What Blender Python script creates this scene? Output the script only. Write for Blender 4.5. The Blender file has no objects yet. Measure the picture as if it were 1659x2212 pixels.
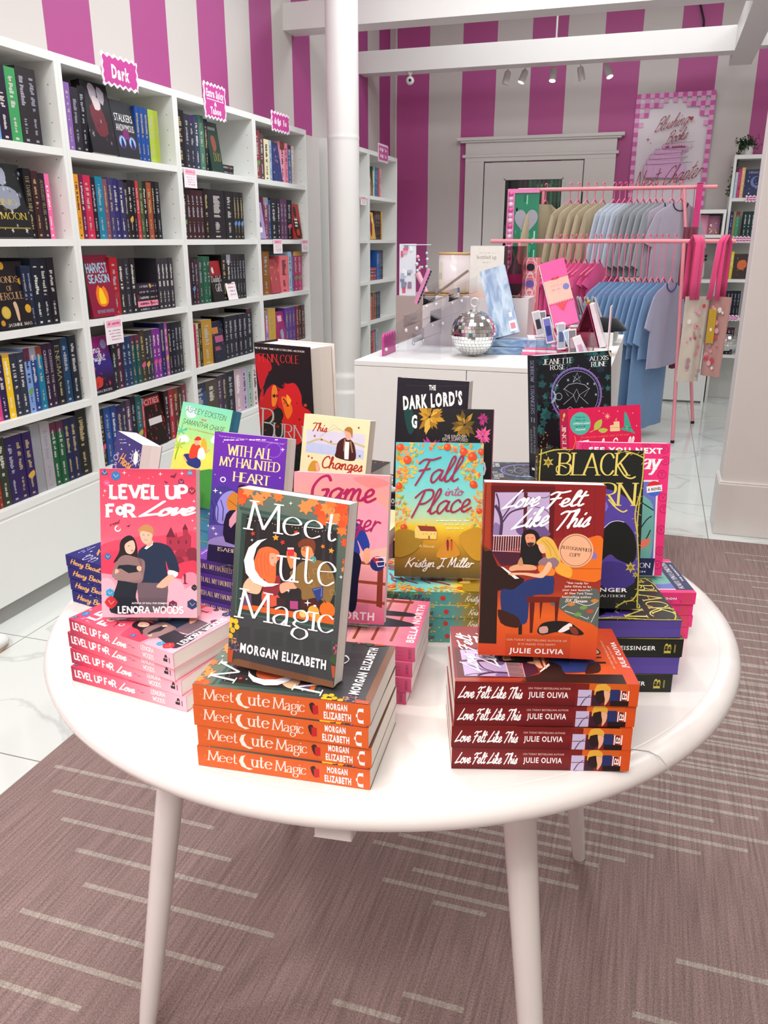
import bpy, bmesh, math, random, re
from mathutils import Vector, Matrix
from mathutils.geometry import tessellate_polygon
R=math.radians; PI=math.pi
SC=bpy.context.scene; COL=SC.collection
# ---------------------------------------------------------------- camera, world, lights, exposure
cd=bpy.data.cameras.new('camera'); cam=bpy.data.objects.new('camera',cd); COL.objects.link(cam)
cam.location=(0,0,1.36); cam.rotation_euler=(R(90-18.4),0,R(17.9))
cd.sensor_fit='VERTICAL'; cd.sensor_height=24.0; cd.lens=24.0*1764/2212; cd.clip_start=.05
SC.camera=cam
SC.cycles.transparent_max_bounces=32
SC.view_settings.view_transform='Standard'; SC.view_settings.look='None'; SC.view_settings.gamma=1
SC.view_settings.exposure=-0.6
SC.view_settings.use_curve_mapping=False
w=bpy.data.worlds.new('world'); SC.world=w; w.use_nodes=True
w.node_tree.nodes['Background'].inputs[0].default_value=(.9,.92,1,1); w.node_tree.nodes['Background'].inputs[1].default_value=.4
def area(n,loc,aim,size,power,color=(1,1,1),size_y=None,spread=180):
    l=bpy.data.lights.new(n,'AREA'); l.energy=power; l.color=color; l.size=size; l.spread=R(spread)
    if size_y: l.shape='RECTANGLE'; l.size_y=size_y
    else: l.shape='DISK'
    o=bpy.data.objects.new(n,l); COL.objects.link(o); o.location=loc
    o.rotation_euler=(Vector(aim)-Vector(loc)).to_track_quat('-Z','Y').to_euler(); return o
WARM=(1,.93,.87); COOL=(.94,.98,1)
area('ceiling_spot',(-1.9,.35,2.9),(-.3,1.2,.8),.10,22,WARM)
area('ceiling_spot',(-1.45,-.35,2.9),(-.3,1.2,.8),.10,19,WARM)
area('ceiling_spot',(-1.2,1.9,3.0),(-.3,1.2,.8),.10,14,(1,.97,.95))
area('ceiling_spot',(.5,-.6,2.9),(-.2,1.2,.8),.12,14,WARM)
area('ceiling_panel',(-.4,-1.5,3.36),(-.4,-1.5,0),1.6,145,(1,.96,.93),1.2)  # added fill behind the camera, brightens the upright book covers
area('ceiling_panel',(-.6,.6,3.36),(-.6,.6,0),1.6,30,(1,.96,.93),1.6)  # this and the other large soft areas are added fill, not fixtures
area('ceiling_panel',(1.6,2.2,3.36),(1.6,2.2,0),1.2,34,(1,.97,.96),1.2)
area('ceiling_panel',(-1.0,4.0,3.36),(-1.2,4.0,0),1.4,62,COOL,.6)
area('ceiling_panel',(-.6,6.3,3.36),(-.6,6.3,0),2.2,30,COOL,.4)
area('ceiling_panel',(.5,4.5,3.36),(.1,5.2,0),1.2,56,(1,.98,.97),.8)  # added fill to brighten the far striped wall
area('ceiling_panel',(1.5,5.6,3.36),(1.5,5.6,0),1.0,34,COOL,1.0)
area('ceiling_panel',(-1.1,2.4,3.36),(-2.0,2.9,.8),1.2,36,COOL,.6)  # added fill turned towards the left bookcases

# ---------------------------------------------------------------- materials
def lin(h):
    if not isinstance(h,str): return tuple(h)
    h=h.lstrip('#'); o=[]
    for i in (0,2,4):
        c=int(h[i:i+2],16)/255; o.append(c/12.92 if c<=.04045 else ((c+.055)/1.055)**2.4)
    return tuple(o)
MATS={}
def newmat(n):
    m=bpy.data.materials.new(n); m.use_nodes=True; nt=m.node_tree
    return m,nt,nt.nodes['Principled BSDF']
def N(nt,t,**k):
    n=nt.nodes.new(t)
    for a,b in k.items():
        if a.startswith('i'): n.inputs[int(a[1:])].default_value=b
        else: setattr(n,a,b)
    return n
def mat(n,h,rough=.5,metal=0,noise=.03,scale=8,bump=0,bscale=200,coat=0,spec=.5,trans=0):
    """plain surface: base colour with slight procedural variation and optional bump"""
    if n in MATS: return MATS[n]
    m,nt,b=newmat(n); c=lin(h); b.inputs['Roughness'].default_value=rough; b.inputs['Metallic'].default_value=metal
    b.inputs['Coat Weight'].default_value=coat; b.inputs['Specular IOR Level'].default_value=spec
    tc=N(nt,'ShaderNodeTexCoord'); nz=N(nt,'ShaderNodeTexNoise'); nz.inputs['Scale'].default_value=scale
    nt.links.new(tc.outputs['Object'],nz.inputs['Vector'])
    mx=N(nt,'ShaderNodeMix',data_type='RGBA'); mx.inputs[6].default_value=tuple(x*(1-noise) for x in c)+(1,)
    mx.inputs[7].default_value=tuple(min(1,x*(1+noise)) for x in c)+(1,)
    nt.links.new(nz.outputs[0],mx.inputs[0]); nt.links.new(mx.outputs[2],b.inputs['Base Color'])
    if bump:
        n2=N(nt,'ShaderNodeTexNoise'); n2.inputs['Scale'].default_value=bscale; nt.links.new(tc.outputs['Object'],n2.inputs['Vector'])
        bp=N(nt,'ShaderNodeBump'); bp.inputs['Strength'].default_value=bump; bp.inputs['Distance'].default_value=.002
        nt.links.new(n2.outputs[0],bp.inputs['Height']); nt.links.new(bp.outputs[0],b.inputs['Normal'])
    if trans: b.inputs['Transmission Weight'].default_value=trans
    MATS[n]=m; return m
def inkmat(n,rough=.35,coat=.0,bump=0,bscale=300,sheen=0,spec=.45):
    """printed / dyed surface: colour comes from the mesh's 'Col' attribute"""
    if n in MATS: return MATS[n]
    m,nt,b=newmat(n); a=N(nt,'ShaderNodeAttribute',attribute_name='Col')
    tc=N(nt,'ShaderNodeTexCoord'); nz=N(nt,'ShaderNodeTexNoise'); nz.inputs['Scale'].default_value=60
    nt.links.new(tc.outputs['Object'],nz.inputs['Vector'])
    mr=N(nt,'ShaderNodeMapRange'); mr.inputs[3].default_value=.94; mr.inputs[4].default_value=1.06
    nt.links.new(nz.outputs[0],mr.inputs[0])
    vm=N(nt,'ShaderNodeVectorMath',operation='SCALE'); nt.links.new(a.outputs['Color'],vm.inputs[0]); nt.links.new(mr.outputs[0],vm.inputs[3])
    nt.links.new(vm.outputs[0],b.inputs['Base Color'])
    b.inputs['Roughness'].default_value=rough; b.inputs['Coat Weight'].default_value=coat; b.inputs['Sheen Weight'].default_value=sheen
    b.inputs['Specular IOR Level'].default_value=spec
    if bump:
        n2=N(nt,'ShaderNodeTexNoise'); n2.inputs['Scale'].default_value=bscale; nt.links.new(tc.outputs['Object'],n2.inputs['Vector'])
        bp=N(nt,'ShaderNodeBump'); bp.inputs['Strength'].default_value=bump; bp.inputs['Distance'].default_value=.003
        nt.links.new(n2.outputs[0],bp.inputs['Height']); nt.links.new(bp.outputs[0],b.inputs['Normal'])
    MATS[n]=m; return m
INK=inkmat('printed_card',.36,.04,spec=.3); CLOTH=inkmat('dyed_cloth',.9,0,.25,900,.3,.2); PLASTIC=inkmat('coloured_plastic',.3)
LAM=mat('white_laminate','e9ebe8',.38,noise=.015); LAMB=mat('white_back_panel','dcdcd9',.6,noise=.02)
TABLE=mat('white_lacquer','e9e4e0',.27,noise=.02,scale=5,coat=.15)
PINKM=mat('pink_painted_metal','f29aa4',.3,noise=.03); PINKP=mat('pink_hanger_plastic','e8708f',.3)
CHROME=mat('chrome','dcdcde',.25,.35,noise=.02); BLACKM=mat('black_rubber','17171a',.6)
WPAINT=mat('white_trim_paint','dddbd8',.4,noise=.02)
def pages_mat(n,h):
    m,nt,b=newmat(n); tc=N(nt,'ShaderNodeTexCoord'); mp=N(nt,'ShaderNodeMapping'); mp.inputs['Scale'].default_value=(3,1400,3)
    nz=N(nt,'ShaderNodeTexNoise'); nz.inputs['Scale'].default_value=1; nz.inputs['Detail'].default_value=1
    nt.links.new(tc.outputs['Object'],mp.inputs[0]); nt.links.new(mp.outputs[0],nz.inputs['Vector'])
    c=lin(h); mx=N(nt,'ShaderNodeMix',data_type='RGBA'); mx.inputs[6].default_value=tuple(x*.86 for x in c)+(1,); mx.inputs[7].default_value=c+(1,)
    nt.links.new(nz.outputs[0],mx.inputs[0]); nt.links.new(mx.outputs[2],b.inputs['Base Color']); b.inputs['Roughness'].default_value=.85
    return m
PAGES={'w':pages_mat('paper_block','f3eee6'),'p':pages_mat('purple_sprayed_edge','5a48a0'),'k':pages_mat('pink_sprayed_edge','e86aa8'),'b':pages_mat('blue_sprayed_edge','3f8fb4')}
def clear(n,tint='ffffff',gloss=.12,rough=.03):
    if n in MATS: return MATS[n]
    m=bpy.data.materials.new(n); m.use_nodes=True; nt=m.node_tree; nt.nodes.clear(); c=lin(tint)
    t=N(nt,'ShaderNodeBsdfTransparent'); t.inputs[0].default_value=c+(1,)
    g=N(nt,'ShaderNodeBsdfGlossy'); g.inputs['Roughness'].default_value=rough
    nz=N(nt,'ShaderNodeTexNoise'); nz.inputs['Scale'].default_value=6
    mr=N(nt,'ShaderNodeMapRange'); mr.inputs[3].default_value=rough*.6; mr.inputs[4].default_value=rough*1.5
    nt.links.new(nz.outputs[0],mr.inputs[0]); nt.links.new(mr.outputs[0],g.inputs['Roughness'])
    lw=N(nt,'ShaderNodeLayerWeight'); lw.inputs[0].default_value=gloss
    ms=N(nt,'ShaderNodeMixShader'); nt.links.new(lw.outputs['Fresnel'],ms.inputs[0]); nt.links.new(t.outputs[0],ms.inputs[1]); nt.links.new(g.outputs[0],ms.inputs[2])
    o=N(nt,'ShaderNodeOutputMaterial'); nt.links.new(ms.outputs[0],o.inputs[0]); MATS[n]=m; return m
ACR=clear('clear_acrylic','fafafb',.035); GLASS=clear('door_glass','dfe6e4',.35,.02)
def glow(n,h,s):
    m,nt,b=newmat(n); b.inputs['Emission Color'].default_value=lin(h)+(1,); b.inputs['Emission Strength'].default_value=s; b.inputs['Base Color'].default_value=lin(h)+(1,); return m

# ---------------------------------------------------------------- mesh builder
class MB:
    def __init__(s): s.v=[]; s.f=[]; s.c=[]; s.m=[]; s.sm=[]
    def face(s,pts,col='ffffff',mi=0,smooth=False):
        b=len(s.v); s.v+= [tuple(p) for p in pts]; s.f.append(tuple(range(b,b+len(pts))))
        s.c.append(col if isinstance(col,list) else lin(col)); s.m.append(mi); s.sm.append(smooth)
    def mesh_(s,vs,fs,col='ffffff',mi=0,smooth=False):
        b=len(s.v); s.v+=[tuple(p) for p in vs]; c=lin(col)
        for f in fs: s.f.append(tuple(b+i for i in f)); s.c.append(c); s.m.append(mi); s.sm.append(smooth)
    def box(s,a,b,col='ffffff',mi=0):
        x0,x1=sorted((a[0],b[0])); y0,y1=sorted((a[1],b[1])); z0,z1=sorted((a[2],b[2]))
        v=[(x0,y0,z0),(x1,y0,z0),(x1,y1,z0),(x0,y1,z0),(x0,y0,z1),(x1,y0,z1),(x1,y1,z1),(x0,y1,z1)]
        s.mesh_(v,[(0,3,2,1),(4,5,6,7),(0,1,5,4),(1,2,6,5),(2,3,7,6),(3,0,4,7)],col,mi)
    def loft(s,rings,col='ffffff',mi=0,smooth=True,caps=True,closed=True):
        n=len(rings[0]); v=[p for r in rings for p in r]; f=[]
        for i in range(len(rings)-1):
            for j in range(n if closed else n-1):
                k=(j+1)%n; f.append((i*n+j,i*n+k,(i+1)*n+k,(i+1)*n+j))
        s.mesh_(v,f,col,mi,smooth)
        if caps and closed: s.face(rings[0][::-1],col,mi); s.face(rings[-1],col,mi)
    def tube(s,pts,r,col='ffffff',n=8,mi=0,caps=True):
        pts=[Vector(p) for p in pts]; rs=r if isinstance(r,(list,tuple)) else [r]*len(pts); rings=[]; up=None
        for i,p in enumerate(pts):
            t=(pts[min(i+1,len(pts)-1)]-pts[max(i-1,0)]).normalized()
            if up is None: up=Vector((0,0,1)) if abs(t.z)<.9 else Vector((1,0,0))
            a=t.cross(up).normalized(); b=a.cross(t).normalized(); up=b
            rings.append([p+(a*math.cos(q)+b*math.sin(q))*rs[i] for q in [2*PI*k/n for k in range(n)]])
        s.loft(rings,col,mi,True,caps)
    def lathe(s,prof,c=(0,0,0),n=24,col='ffffff',mi=0,smooth=True):
        s.loft([[(c[0]+r*math.cos(2*PI*k/n),c[1]+r*math.sin(2*PI*k/n),c[2]+z) for k in range(n)] for r,z in prof],col,mi,smooth)
    def ball(s,c,r,col='ffffff',n=12,mi=0,sc=(1,1,1)):
        pr=[(max(1e-4,math.sin(PI*i/(n-2))),-math.cos(PI*i/(n-2))) for i in range(n-1)]
        s.loft([[(c[0]+r*sc[0]*a*math.cos(2*PI*k/n),c[1]+r*sc[1]*a*math.sin(2*PI*k/n),c[2]+r*sc[2]*b) for k in range(n)] for a,b in pr],col,mi)
    def build(s,name,mats,parent=None,loc=None,rot=None,bevel=0,M=None,shade=None):
        me=bpy.data.meshes.new(name); me.from_pydata(s.v,[],s.f)
        if not isinstance(mats,(list,tuple)): mats=[mats]
        for m in mats: me.materials.append(m)
        me.polygons.foreach_set('material_index',s.m); me.polygons.foreach_set('use_smooth',s.sm)
        ca=me.color_attributes.new('Col','FLOAT_COLOR','CORNER'); buf=[]
        for f,c in zip(s.f,s.c):
            if isinstance(c,list):
                for q in c: buf+= list(lin(q))+[1]
            else: buf+=(list(c)+[1])*len(f)
        ca.data.foreach_set('color',buf); me.update()
        o=bpy.data.objects.new(name,me); COL.objects.link(o)
        if parent: o.parent=parent
        if loc: o.location=loc
        if rot: o.rotation_euler=rot
        if M: o.matrix_world=M
        if bevel:
            b=o.modifiers.new('bevel','BEVEL'); b.width=bevel; b.segments=2; b.limit_method='ANGLE'
        return o
def tag(o,label=None,cat=None,group=None,kind=None):
    if label: o['label']=label
    if cat: o['category']=cat
    if group: o['group']=group
    if kind: o['kind']=kind
    return o
def empty(name,label,cat,loc=(0,0,0),rz=0,group=None,M=None):
    o=bpy.data.objects.new(name,None); COL.objects.link(o); o.empty_display_size=.05
    if M is not None: o.matrix_world=M
    else: o.location=loc; o.rotation_euler=(0,0,rz)
    return tag(o,label,cat,group)
def dup(root,M=None,loc=None,rz=None,label=None,group=None):
    kids=[c for c in root.children]
    r=root.copy(); COL.objects.link(r)
    if M is not None: r.matrix_world=M
    if loc is not None: r.location=loc
    if rz is not None: r.rotation_euler=(0,0,rz)
    if label: r['label']=label
    if group: r['group']=group
    for c in kids:
        k=c.copy(); COL.objects.link(k); k.parent=r
        for g in c.children:
            h=g.copy(); COL.objects.link(h); h.parent=k
    return r
def struct(o,label=None):
    o['kind']='structure'
    if label: o['label']=label
    return o
def part(o,label): o['label']=label; return o

# ---------------------------------------------------------------- lettering
def crom(p,n=6,closed=False):
    out=[]; m=len(p)
    for i in range(m if closed else m-1):
        if closed: a,b,c,d=p[i-1],p[i],p[(i+1)%m],p[(i+2)%m]
        else: a,b,c,d=p[max(i-1,0)],p[i],p[i+1],p[min(i+2,m-1)]
        for k in range(n):
            t=k/n; out.append(tuple(.5*(2*b[j]+(c[j]-a[j])*t+(2*a[j]-5*b[j]+4*c[j]-d[j])*t*t+(3*b[j]-a[j]-3*c[j]+d[j])*t**3) for j in (0,1)))
    if not closed: out.append(p[-1])
    return out
ROMAN='''A.8|0,0 .4,1 .8,0|.14,.35 .66,.35
B.65|0,0 0,1|~0,1 .35,1 .55,.9 .55,.68 .35,.53 0,.53|~0,.53 .35,.53 .62,.43 .62,.15 .4,0 0,0
C.75|~.72,.78 .55,.98 .3,.98 .08,.78 .02,.5 .08,.22 .3,.02 .55,.02 .74,.22
D.75|0,0 0,1|~0,1 .35,1 .65,.8 .73,.5 .65,.2 .35,0 0,0
E.55|0,0 0,1|0,1 .55,1|0,.52 .42,.52|0,0 .55,0
F.55|0,0 0,1|0,1 .55,1|0,.5 .42,.5
G.8|~.72,.78 .55,.98 .3,.98 .08,.78 .02,.5 .08,.22 .3,.02 .55,.02 .74,.2|.75,.1 .75,.45|.5,.45 .75,.45
H.7|0,0 0,1|.7,0 .7,1|0,.52 .7,.52
I.02|0,0 0,1
J.4|~.38,1 .38,.3 .3,.05 .12,0 0,.14
K.65|0,0 0,1|0,.38 .62,1|.2,.58 .68,0
L.5|0,0 0,1|0,0 .5,0
M.9|0,0 .08,1|.08,1 .45,.05 .82,1|.82,1 .9,0
N.72|0,0 0,1|0,1 .72,0|.72,0 .72,1
O.85|~.42,1 .15,.88 .02,.5 .15,.12 .42,0 .7,.12 .83,.5 .7,.88 .42,1
P.6|0,0 0,1|~0,1 .35,1 .58,.88 .58,.58 .35,.46 0,.46
R.65|0,0 0,1|~0,1 .35,1 .58,.88 .58,.6 .35,.48 0,.48|.3,.48 .66,0
S.6|~.56,.82 .42,.98 .18,.98 .04,.78 .14,.6 .45,.42 .58,.22 .45,.03 .18,.02 .02,.2
T.7|.35,0 .35,1|0,1 .7,1
U.7|~0,1 0,.35 .1,.08 .35,0 .6,.08 .7,.35 .7,1
V.76|0,1 .38,0 .76,1
W1.|0,1 .25,0 .5,.85 .75,0 1,1
X.7|0,0 .7,1|0,1 .7,0
Y.7|0,1 .35,.48 .7,1|.35,.48 .35,0
a.5|~.05,.5 .25,.62 .42,.5 .42,0|~.42,.38 .2,.34 .04,.2 .1,.02 .28,.02 .42,.2
c.5|~.46,.5 .3,.62 .12,.55 .02,.3 .1,.06 .28,0 .48,.14
d.5|.44,0 .44,1|~.44,.5 .25,.62 .04,.45 .04,.15 .25,0 .44,.12
e.52|~.04,.36 .5,.4 .44,.56 .26,.63 .08,.52 .02,.3 .1,.06 .28,0 .5,.12
g.5|~.24,.62 .06,.52 .06,.3 .24,.2 .42,.3 .42,.52 .24,.62|~.1,.22 .04,.1 .2,.0 .42,-.06 .46,-.25 .25,-.4 .02,-.28 .06,-.08 .2,0|~.4,.55 .5,.64
i.04|.02,0 .02,.62|.02,.84 .02,.9
t.34|~.14,.95 .12,.2 .2,0 .34,.1|-.02,.62 .32,.62
u.5|~.02,.62 .02,.2 .12,.0 .28,.02 .42,.2|.42,0 .42,.62
y.5|.02,.62 .22,0|~.44,.62 .2,-.1 .08,-.35 -.04,-.3'''
SCRIPT='''a.54|~.45,.42 .28,.5 .08,.34 .08,.08 .22,.0 .42,.34 .45,.48 .42,.12 .55,.06
b.42|~.02,.3 .2,.85 .15,1 .08,.8 .06,.1 .2,0 .36,.14 .34,.38 .18,.4|~.18,.4 .3,.3 .44,.32
c.42|~.38,.4 .25,.5 .08,.34 .08,.08 .22,.0 .44,.12
d.55|~.42,.4 .25,.48 .06,.3 .1,.03 .26,.03 .42,.34 .56,1 .44,.12 .56,.06
e.42|~.0,.14 .26,.26 .32,.42 .2,.5 .08,.34 .1,.06 .24,.0 .44,.14
f.34|~0,.1 .28,.75 .26,.98 .16,.9 .1,.3 .02,-.4 .12,-.35 .18,.05 .38,.1
g.54|~.42,.4 .26,.5 .08,.34 .1,.08 .24,.05 .42,.36 .44,.46 .36,-.3 .18,-.45 .06,-.3 .54,.1
h.5|~0,.1 .24,.8 .2,1 .12,.85 .06,0|~.07,.2 .24,.46 .36,.4 .34,.08 .5,.06
i.26|~0,.12 .12,.48 .1,.06 .27,.06|.18,.7 .2,.75
k.48|~0,.1 .24,.8 .2,1 .12,.85 .06,0|~.07,.2 .3,.5 .32,.32 .12,.24 .3,.02 .48,.06
l.3|~0,.1 .28,.76 .26,1 .16,.9 .08,.2 .16,.0 .32,.08
m.7|~.0,.3 .1,.48 .06,0|~.07,.2 .22,.48 .32,.42 .28,0|~.29,.2 .44,.48 .54,.42 .54,.08 .7,.06
n.5|~.0,.3 .1,.48 .06,0|~.07,.2 .24,.48 .36,.42 .34,.08 .5,.06
o.46|~.28,.5 .1,.38 .06,.12 .2,0 .38,.12 .4,.38 .26,.5 .3,.36 .5,.38
p.48|~.14,.5 .02,-.4|~.08,.2 .26,.5 .4,.36 .34,.06 .12,.04|.34,.08 .48,.1
r.34|~.02,.0 .1,.48|~.07,.25 .2,.44 .36,.4
s.34|~0,.1 .24,.5 .26,.22 .18,.0 .04,.04|~.18,0 .34,.1
t.3|~.22,.92 .1,.2 .18,.0 .32,.1|.0,.62 .36,.68
u.52|~0,.4 .1,.48 .06,.12 .18,.0 .36,.2 .44,.48 .4,.1 .54,.06
v.44|~0,.4 .1,.48 .14,.02 .3,.2 .38,.48 .34,.36 .48,.38
w.6|~0,.4 .08,.48 .08,.04 .28,.4 .3,.04 .52,.48
x.44|~0,.46 .14,.4 .26,.04 .44,.04|~.42,.48 .2,.22 .0,.0
y.5|~0,.42 .1,.48 .08,.14 .2,.08 .38,.4 .42,.48 .32,-.3 .16,-.45 .04,-.3 .5,.1
L.62|~.5,.98 .3,.55 .04,.04 .0,.0 .3,.06 .66,.12
F.6|~.02,.8 .2,.95 .5,.92 .8,1|~.4,.92 .26,.4 .1,-.08|.1,.5 .5,.56
T.62|~.0,.84 .2,.95 .5,.92 .85,1|~.44,.93 .3,.4 .14,-.05
P.66|~.3,.92 .2,.4 .08,-.1|~.0,.72 .25,.98 .6,.98 .68,.7 .45,.46 .2,.44
K.6|.22,1 .06,0|~.66,1 .2,.5 .3,.42 .62,.02
J.55|~.1,.92 .65,.96|~.42,.94 .34,.2 .2,-.15 .02,-.1 .2,.1 .5,.14
M.8|~0,0 .14,.95 .2,.95 .28,.2 .5,.95 .56,.95 .6,.1 .8,.06
H.6|.16,1 .04,0|.56,1 .44,0|0,.48 .62,.56
B.58|.18,.98 .05,0|~.02,.8 .3,1 .54,.9 .48,.62 .2,.52|~.2,.52 .5,.46 .5,.14 .28,-.02 .02,.04
G.66|~.6,.82 .45,1 .2,.88 .04,.5 .12,.08 .35,.0 .55,.2 .6,.44 .4,.42|.58,.4 .56,-.1
C.62|~.58,.84 .48,1 .22,.88 .04,.5 .1,.1 .32,.0 .64,.14
N.64|~0,0 .14,.95 .2,.9 .44,.02 .64,1
S.6|~.56,.85 .4,1 .2,.86 .3,.6 .46,.3 .3,.02 .02,.1
A.7|~0,0 .4,1 .52,1 .56,.08 .7,.06|.14,.4 .56,.44'''
def loadfont(t):
    d={}
    for ln in t.split('\n'):
        a=ln.split('|'); st=[]
        for q in a[1:]:
            sm=q.startswith('~'); pts=[tuple(float(v) for v in p.split(',')) for p in q.lstrip('~').split()]
            st.append((sm,pts))
        d[a[0][0]]=(float(a[0][1:]),st)
    return d
FROM=loadfont(ROMAN); FSCR=loadfont(SCRIPT)
def ribbon(pts,wf):
    """2D polyline -> list of quads and round joints; wf(angle)->half width"""
    out=[]; P=[Vector(p) for p in pts]; n=len(P); L=[]; Rr=[]
    for i in range(n):
        t=P[min(i+1,n-1)]-P[max(i-1,0)]
        if t.length<1e-6: t=Vector((1,0))
        t.normalize(); h=wf(t); nn=Vector((-t.y,t.x))
        L.append(P[i]+nn*h); Rr.append(P[i]-nn*h)
    for i in range(n-1): out.append([L[i],L[i+1],Rr[i+1],Rr[i]])
    return out
def skel(s,font,style,wt,gap):
    """returns list of polygons in letter units and total width"""
    x=0; polys=[]
    for ch in s:
        if ch==' ': x+=.32 if font is FSCR else .42; continue
        if ch in ".,'": polys.append([Vector((x+.05+wt*1.3*math.cos(a),(.05 if ch!="'" else .9)+wt*1.3*math.sin(a))) for a in [k*PI/3 for k in range(6)]]); x+=.15+gap; continue
        g=font.get(ch) or font.get(ch.upper())
        if not g: continue
        wd,st=g
        for sm,pts in st:
            q=[(px+x,py) for px,py in pts]
            if sm: q=crom(q,5)
            if style=='nib': wf=lambda t:wt*(.28+.72*abs(t.y)**1.3)
            else: wf=lambda t:wt
            if not sm and len(q)>2:
                for i in range(len(q)-1): polys+=ribbon(q[i:i+2],wf)
            else: polys+=ribbon(q,wf)
            if style=='mono':
                for e in ([q[0],q[-1]] if sm else q):
                    polys.append([Vector((e[0]+wt*math.cos(a),e[1]+wt*math.sin(a))) for a in [k*PI/4 for k in range(8)]])
            if style in('nib','slab'):
                for e,o in ((q[0],q[1]),(q[-1],q[-2])):
                    if abs(e[1]-round(e[1]))<.03 or abs(e[1]-.62)<.02:
                        if abs(e[1]-o[1])>.05 and (abs(e[1]-o[1])>abs(e[0]-o[0])*.8):
                            sw=.15 if style=='nib' else wt*1.35; sh=.022 if style=='nib' else wt*.4; yy=e[1]
                            polys.append([Vector((e[0]-sw,yy-sh)),Vector((e[0]+sw,yy-sh)),Vector((e[0]+sw,yy+sh)),Vector((e[0]-sw,yy+sh))])
        x+=wd+gap
    return polys,x-gap
_fc={}
def sans(s,bold=0,shear=0):
    k=(s,bold,shear)
    if k in _fc: return _fc[k]
    c=bpy.data.curves.new('t','FONT'); c.body=s; c.size=1; c.resolution_u=2; c.offset=bold; c.shear=shear; c.space_character=1.05+bold*4
    o=bpy.data.objects.new('t',c); COL.objects.link(o); dg=bpy.context.evaluated_depsgraph_get()
    me=bpy.data.meshes.new_from_object(o.evaluated_get(dg)); v=[(p.co.x,p.co.y) for p in me.vertices]; f=[tuple(p.vertices) for p in me.polygons]
    bpy.data.objects.remove(o); bpy.data.curves.remove(c); bpy.data.meshes.remove(me)
    x0=min(p[0] for p in v); x1=max(p[0] for p in v)
    v=[((x-x0),y/.73) for x,y in v]; _fc[k]=(v,f,x1-x0); return _fc[k]
class Art:
    """draws flat print on a face of a mesh. Coordinates are given in the frame of a quad (TL,TR,BR,BL)."""
    def __init__(s,mb,O,U,V,w,h,quad=None,d=4.5e-6,mi=0):
        s.mb=mb; s.O=Vector(O); s.U=Vector(U)*w; s.V=Vector(V)*h; s.n=Vector(U).cross(Vector(V)).normalized()*-1; s.l=0; s.d=d; s.w=w; s.h=h; s.mi=mi
        q=quad or [(0,0),(1,0),(1,1),(0,1)]; s.setq(q)
    def setq(s,q):
        # homography unit square -> quad, inverted numerically
        (x0,y0),(x1,y1),(x2,y2),(x3,y3)=q
        dx1,dx2,dx3=x1-x2,x3-x2,x0-x1+x2-x3; dy1,dy2,dy3=y1-y2,y3-y2,y0-y1+y2-y3
        den=dx1*dy2-dx2*dy1; g=(dx3*dy2-dx2*dy3)/den; h=(dx1*dy3-dx3*dy1)/den
        s.H=Matrix(((x1-x0+g*x1,x3-x0+h*x3,x0),(y1-y0+g*y1,y3-y0+h*y3,y0),(g,h,1))).inverted()
    def uv(s,p):
        r=s.H@Vector((p[0],p[1],1)); return (r.x/r.z,r.y/r.z)
    def P(s,u): 
        u=(min(1,max(0,u[0])),min(1,max(0,u[1])))
        return s.O+s.U*u[0]+s.V*u[1]+s.n*(s.d*s.l)
    def up(s): s.l+=1
    def raw(s,uvs,col,off=0):
        us=[(min(1,max(0,a)),min(1,max(0,b))) for a,b in uvs]
        ar=sum(us[i-1][0]*us[i][1]-us[i][0]*us[i-1][1] for i in range(len(us)))
        if abs(ar)<1e-9: return
        s.mb.face([s.P(u)+s.n*off for u in us],col,s.mi)
    def fill(s,uvs,col):
        us=[(min(1,max(0,a)),min(1,max(0,b))) for a,b in uvs]
        tr=tessellate_polygon([[Vector((a,b,0)) for a,b in us]])
        s.mb.mesh_([s.P(u) for u in us],[tuple(t) for t in tr],col,s.mi)
    def poly(s,pts,col): s.up(); s.fill([s.uv(p) for p in pts],col)
    def blob(s,pts,col,n=4): s.poly(crom(pts,n,True),col)
    def bg(s,*cols):
        """vertical printed gradient: (v,colour) stops"""
        s.up(); st=[(c if isinstance(c,tuple) else (i/(max(1,len(cols)-1)),c)) for i,c in enumerate(cols)]
        if len(st)==1: st=[(0,st[0][1]),(1,st[0][1])]
        for (a,c1),(b,c2) in zip(st,st[1:]): s.mb.face([s.P((0,a)),s.P((1,a)),s.P((1,b)),s.P((0,b))],[c1,c1,c2,c2],s.mi)
    def bgu(s,*st):
        s.up()
        for (a,c1),(b,c2) in zip(st,st[1:]): s.mb.face([s.P((a,0)),s.P((b,0)),s.P((b,1)),s.P((a,1))],[c1,c2,c2,c1],s.mi)
    def circ(s,c,r,col,n=14,k=None):
        """r in frame units along x; kept round on the real surface"""
        s.up(); a=s.uv(c); b=s.uv((c[0]+r,c[1])); ru=math.hypot((b[0]-a[0])*s.w,(b[1]-a[1])*s.h)
        s.raw([(a[0]+ru/s.w*math.cos(2*PI*i/n),a[1]+ru/s.h*math.sin(2*PI*i/n)*(k or 1)) for i in range(n)],col)
    def ring(s,c,r,t,col,n=28): 
        s.line([(c[0]+r*math.cos(2*PI*i/n),c[1]+r*math.sin(2*PI*i/n)) for i in range(n+1)],t,col)
    def line(s,pts,t,col,smooth=False):
        s.up(); p=crom(pts,5) if smooth else pts
        for i,q in enumerate(ribbon(p,lambda a:t/2)): s.raw([s.uv(v) for v in q],col,(i%3)*1.5e-6)
    def star(s,c,r,col,k=4,inner=.25,a0=0):
        s.up(); s.fill([s.uv((c[0]+(r if i%2==0 else r*inner)*math.sin(a0+PI*i/k),c[1]-(r if i%2==0 else r*inner)*math.cos(a0+PI*i/k))) for i in range(2*k)],col)
    def leaf(s,c,r,col,a0=0): s.star(c,r,col,5,.5,a0)
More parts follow.
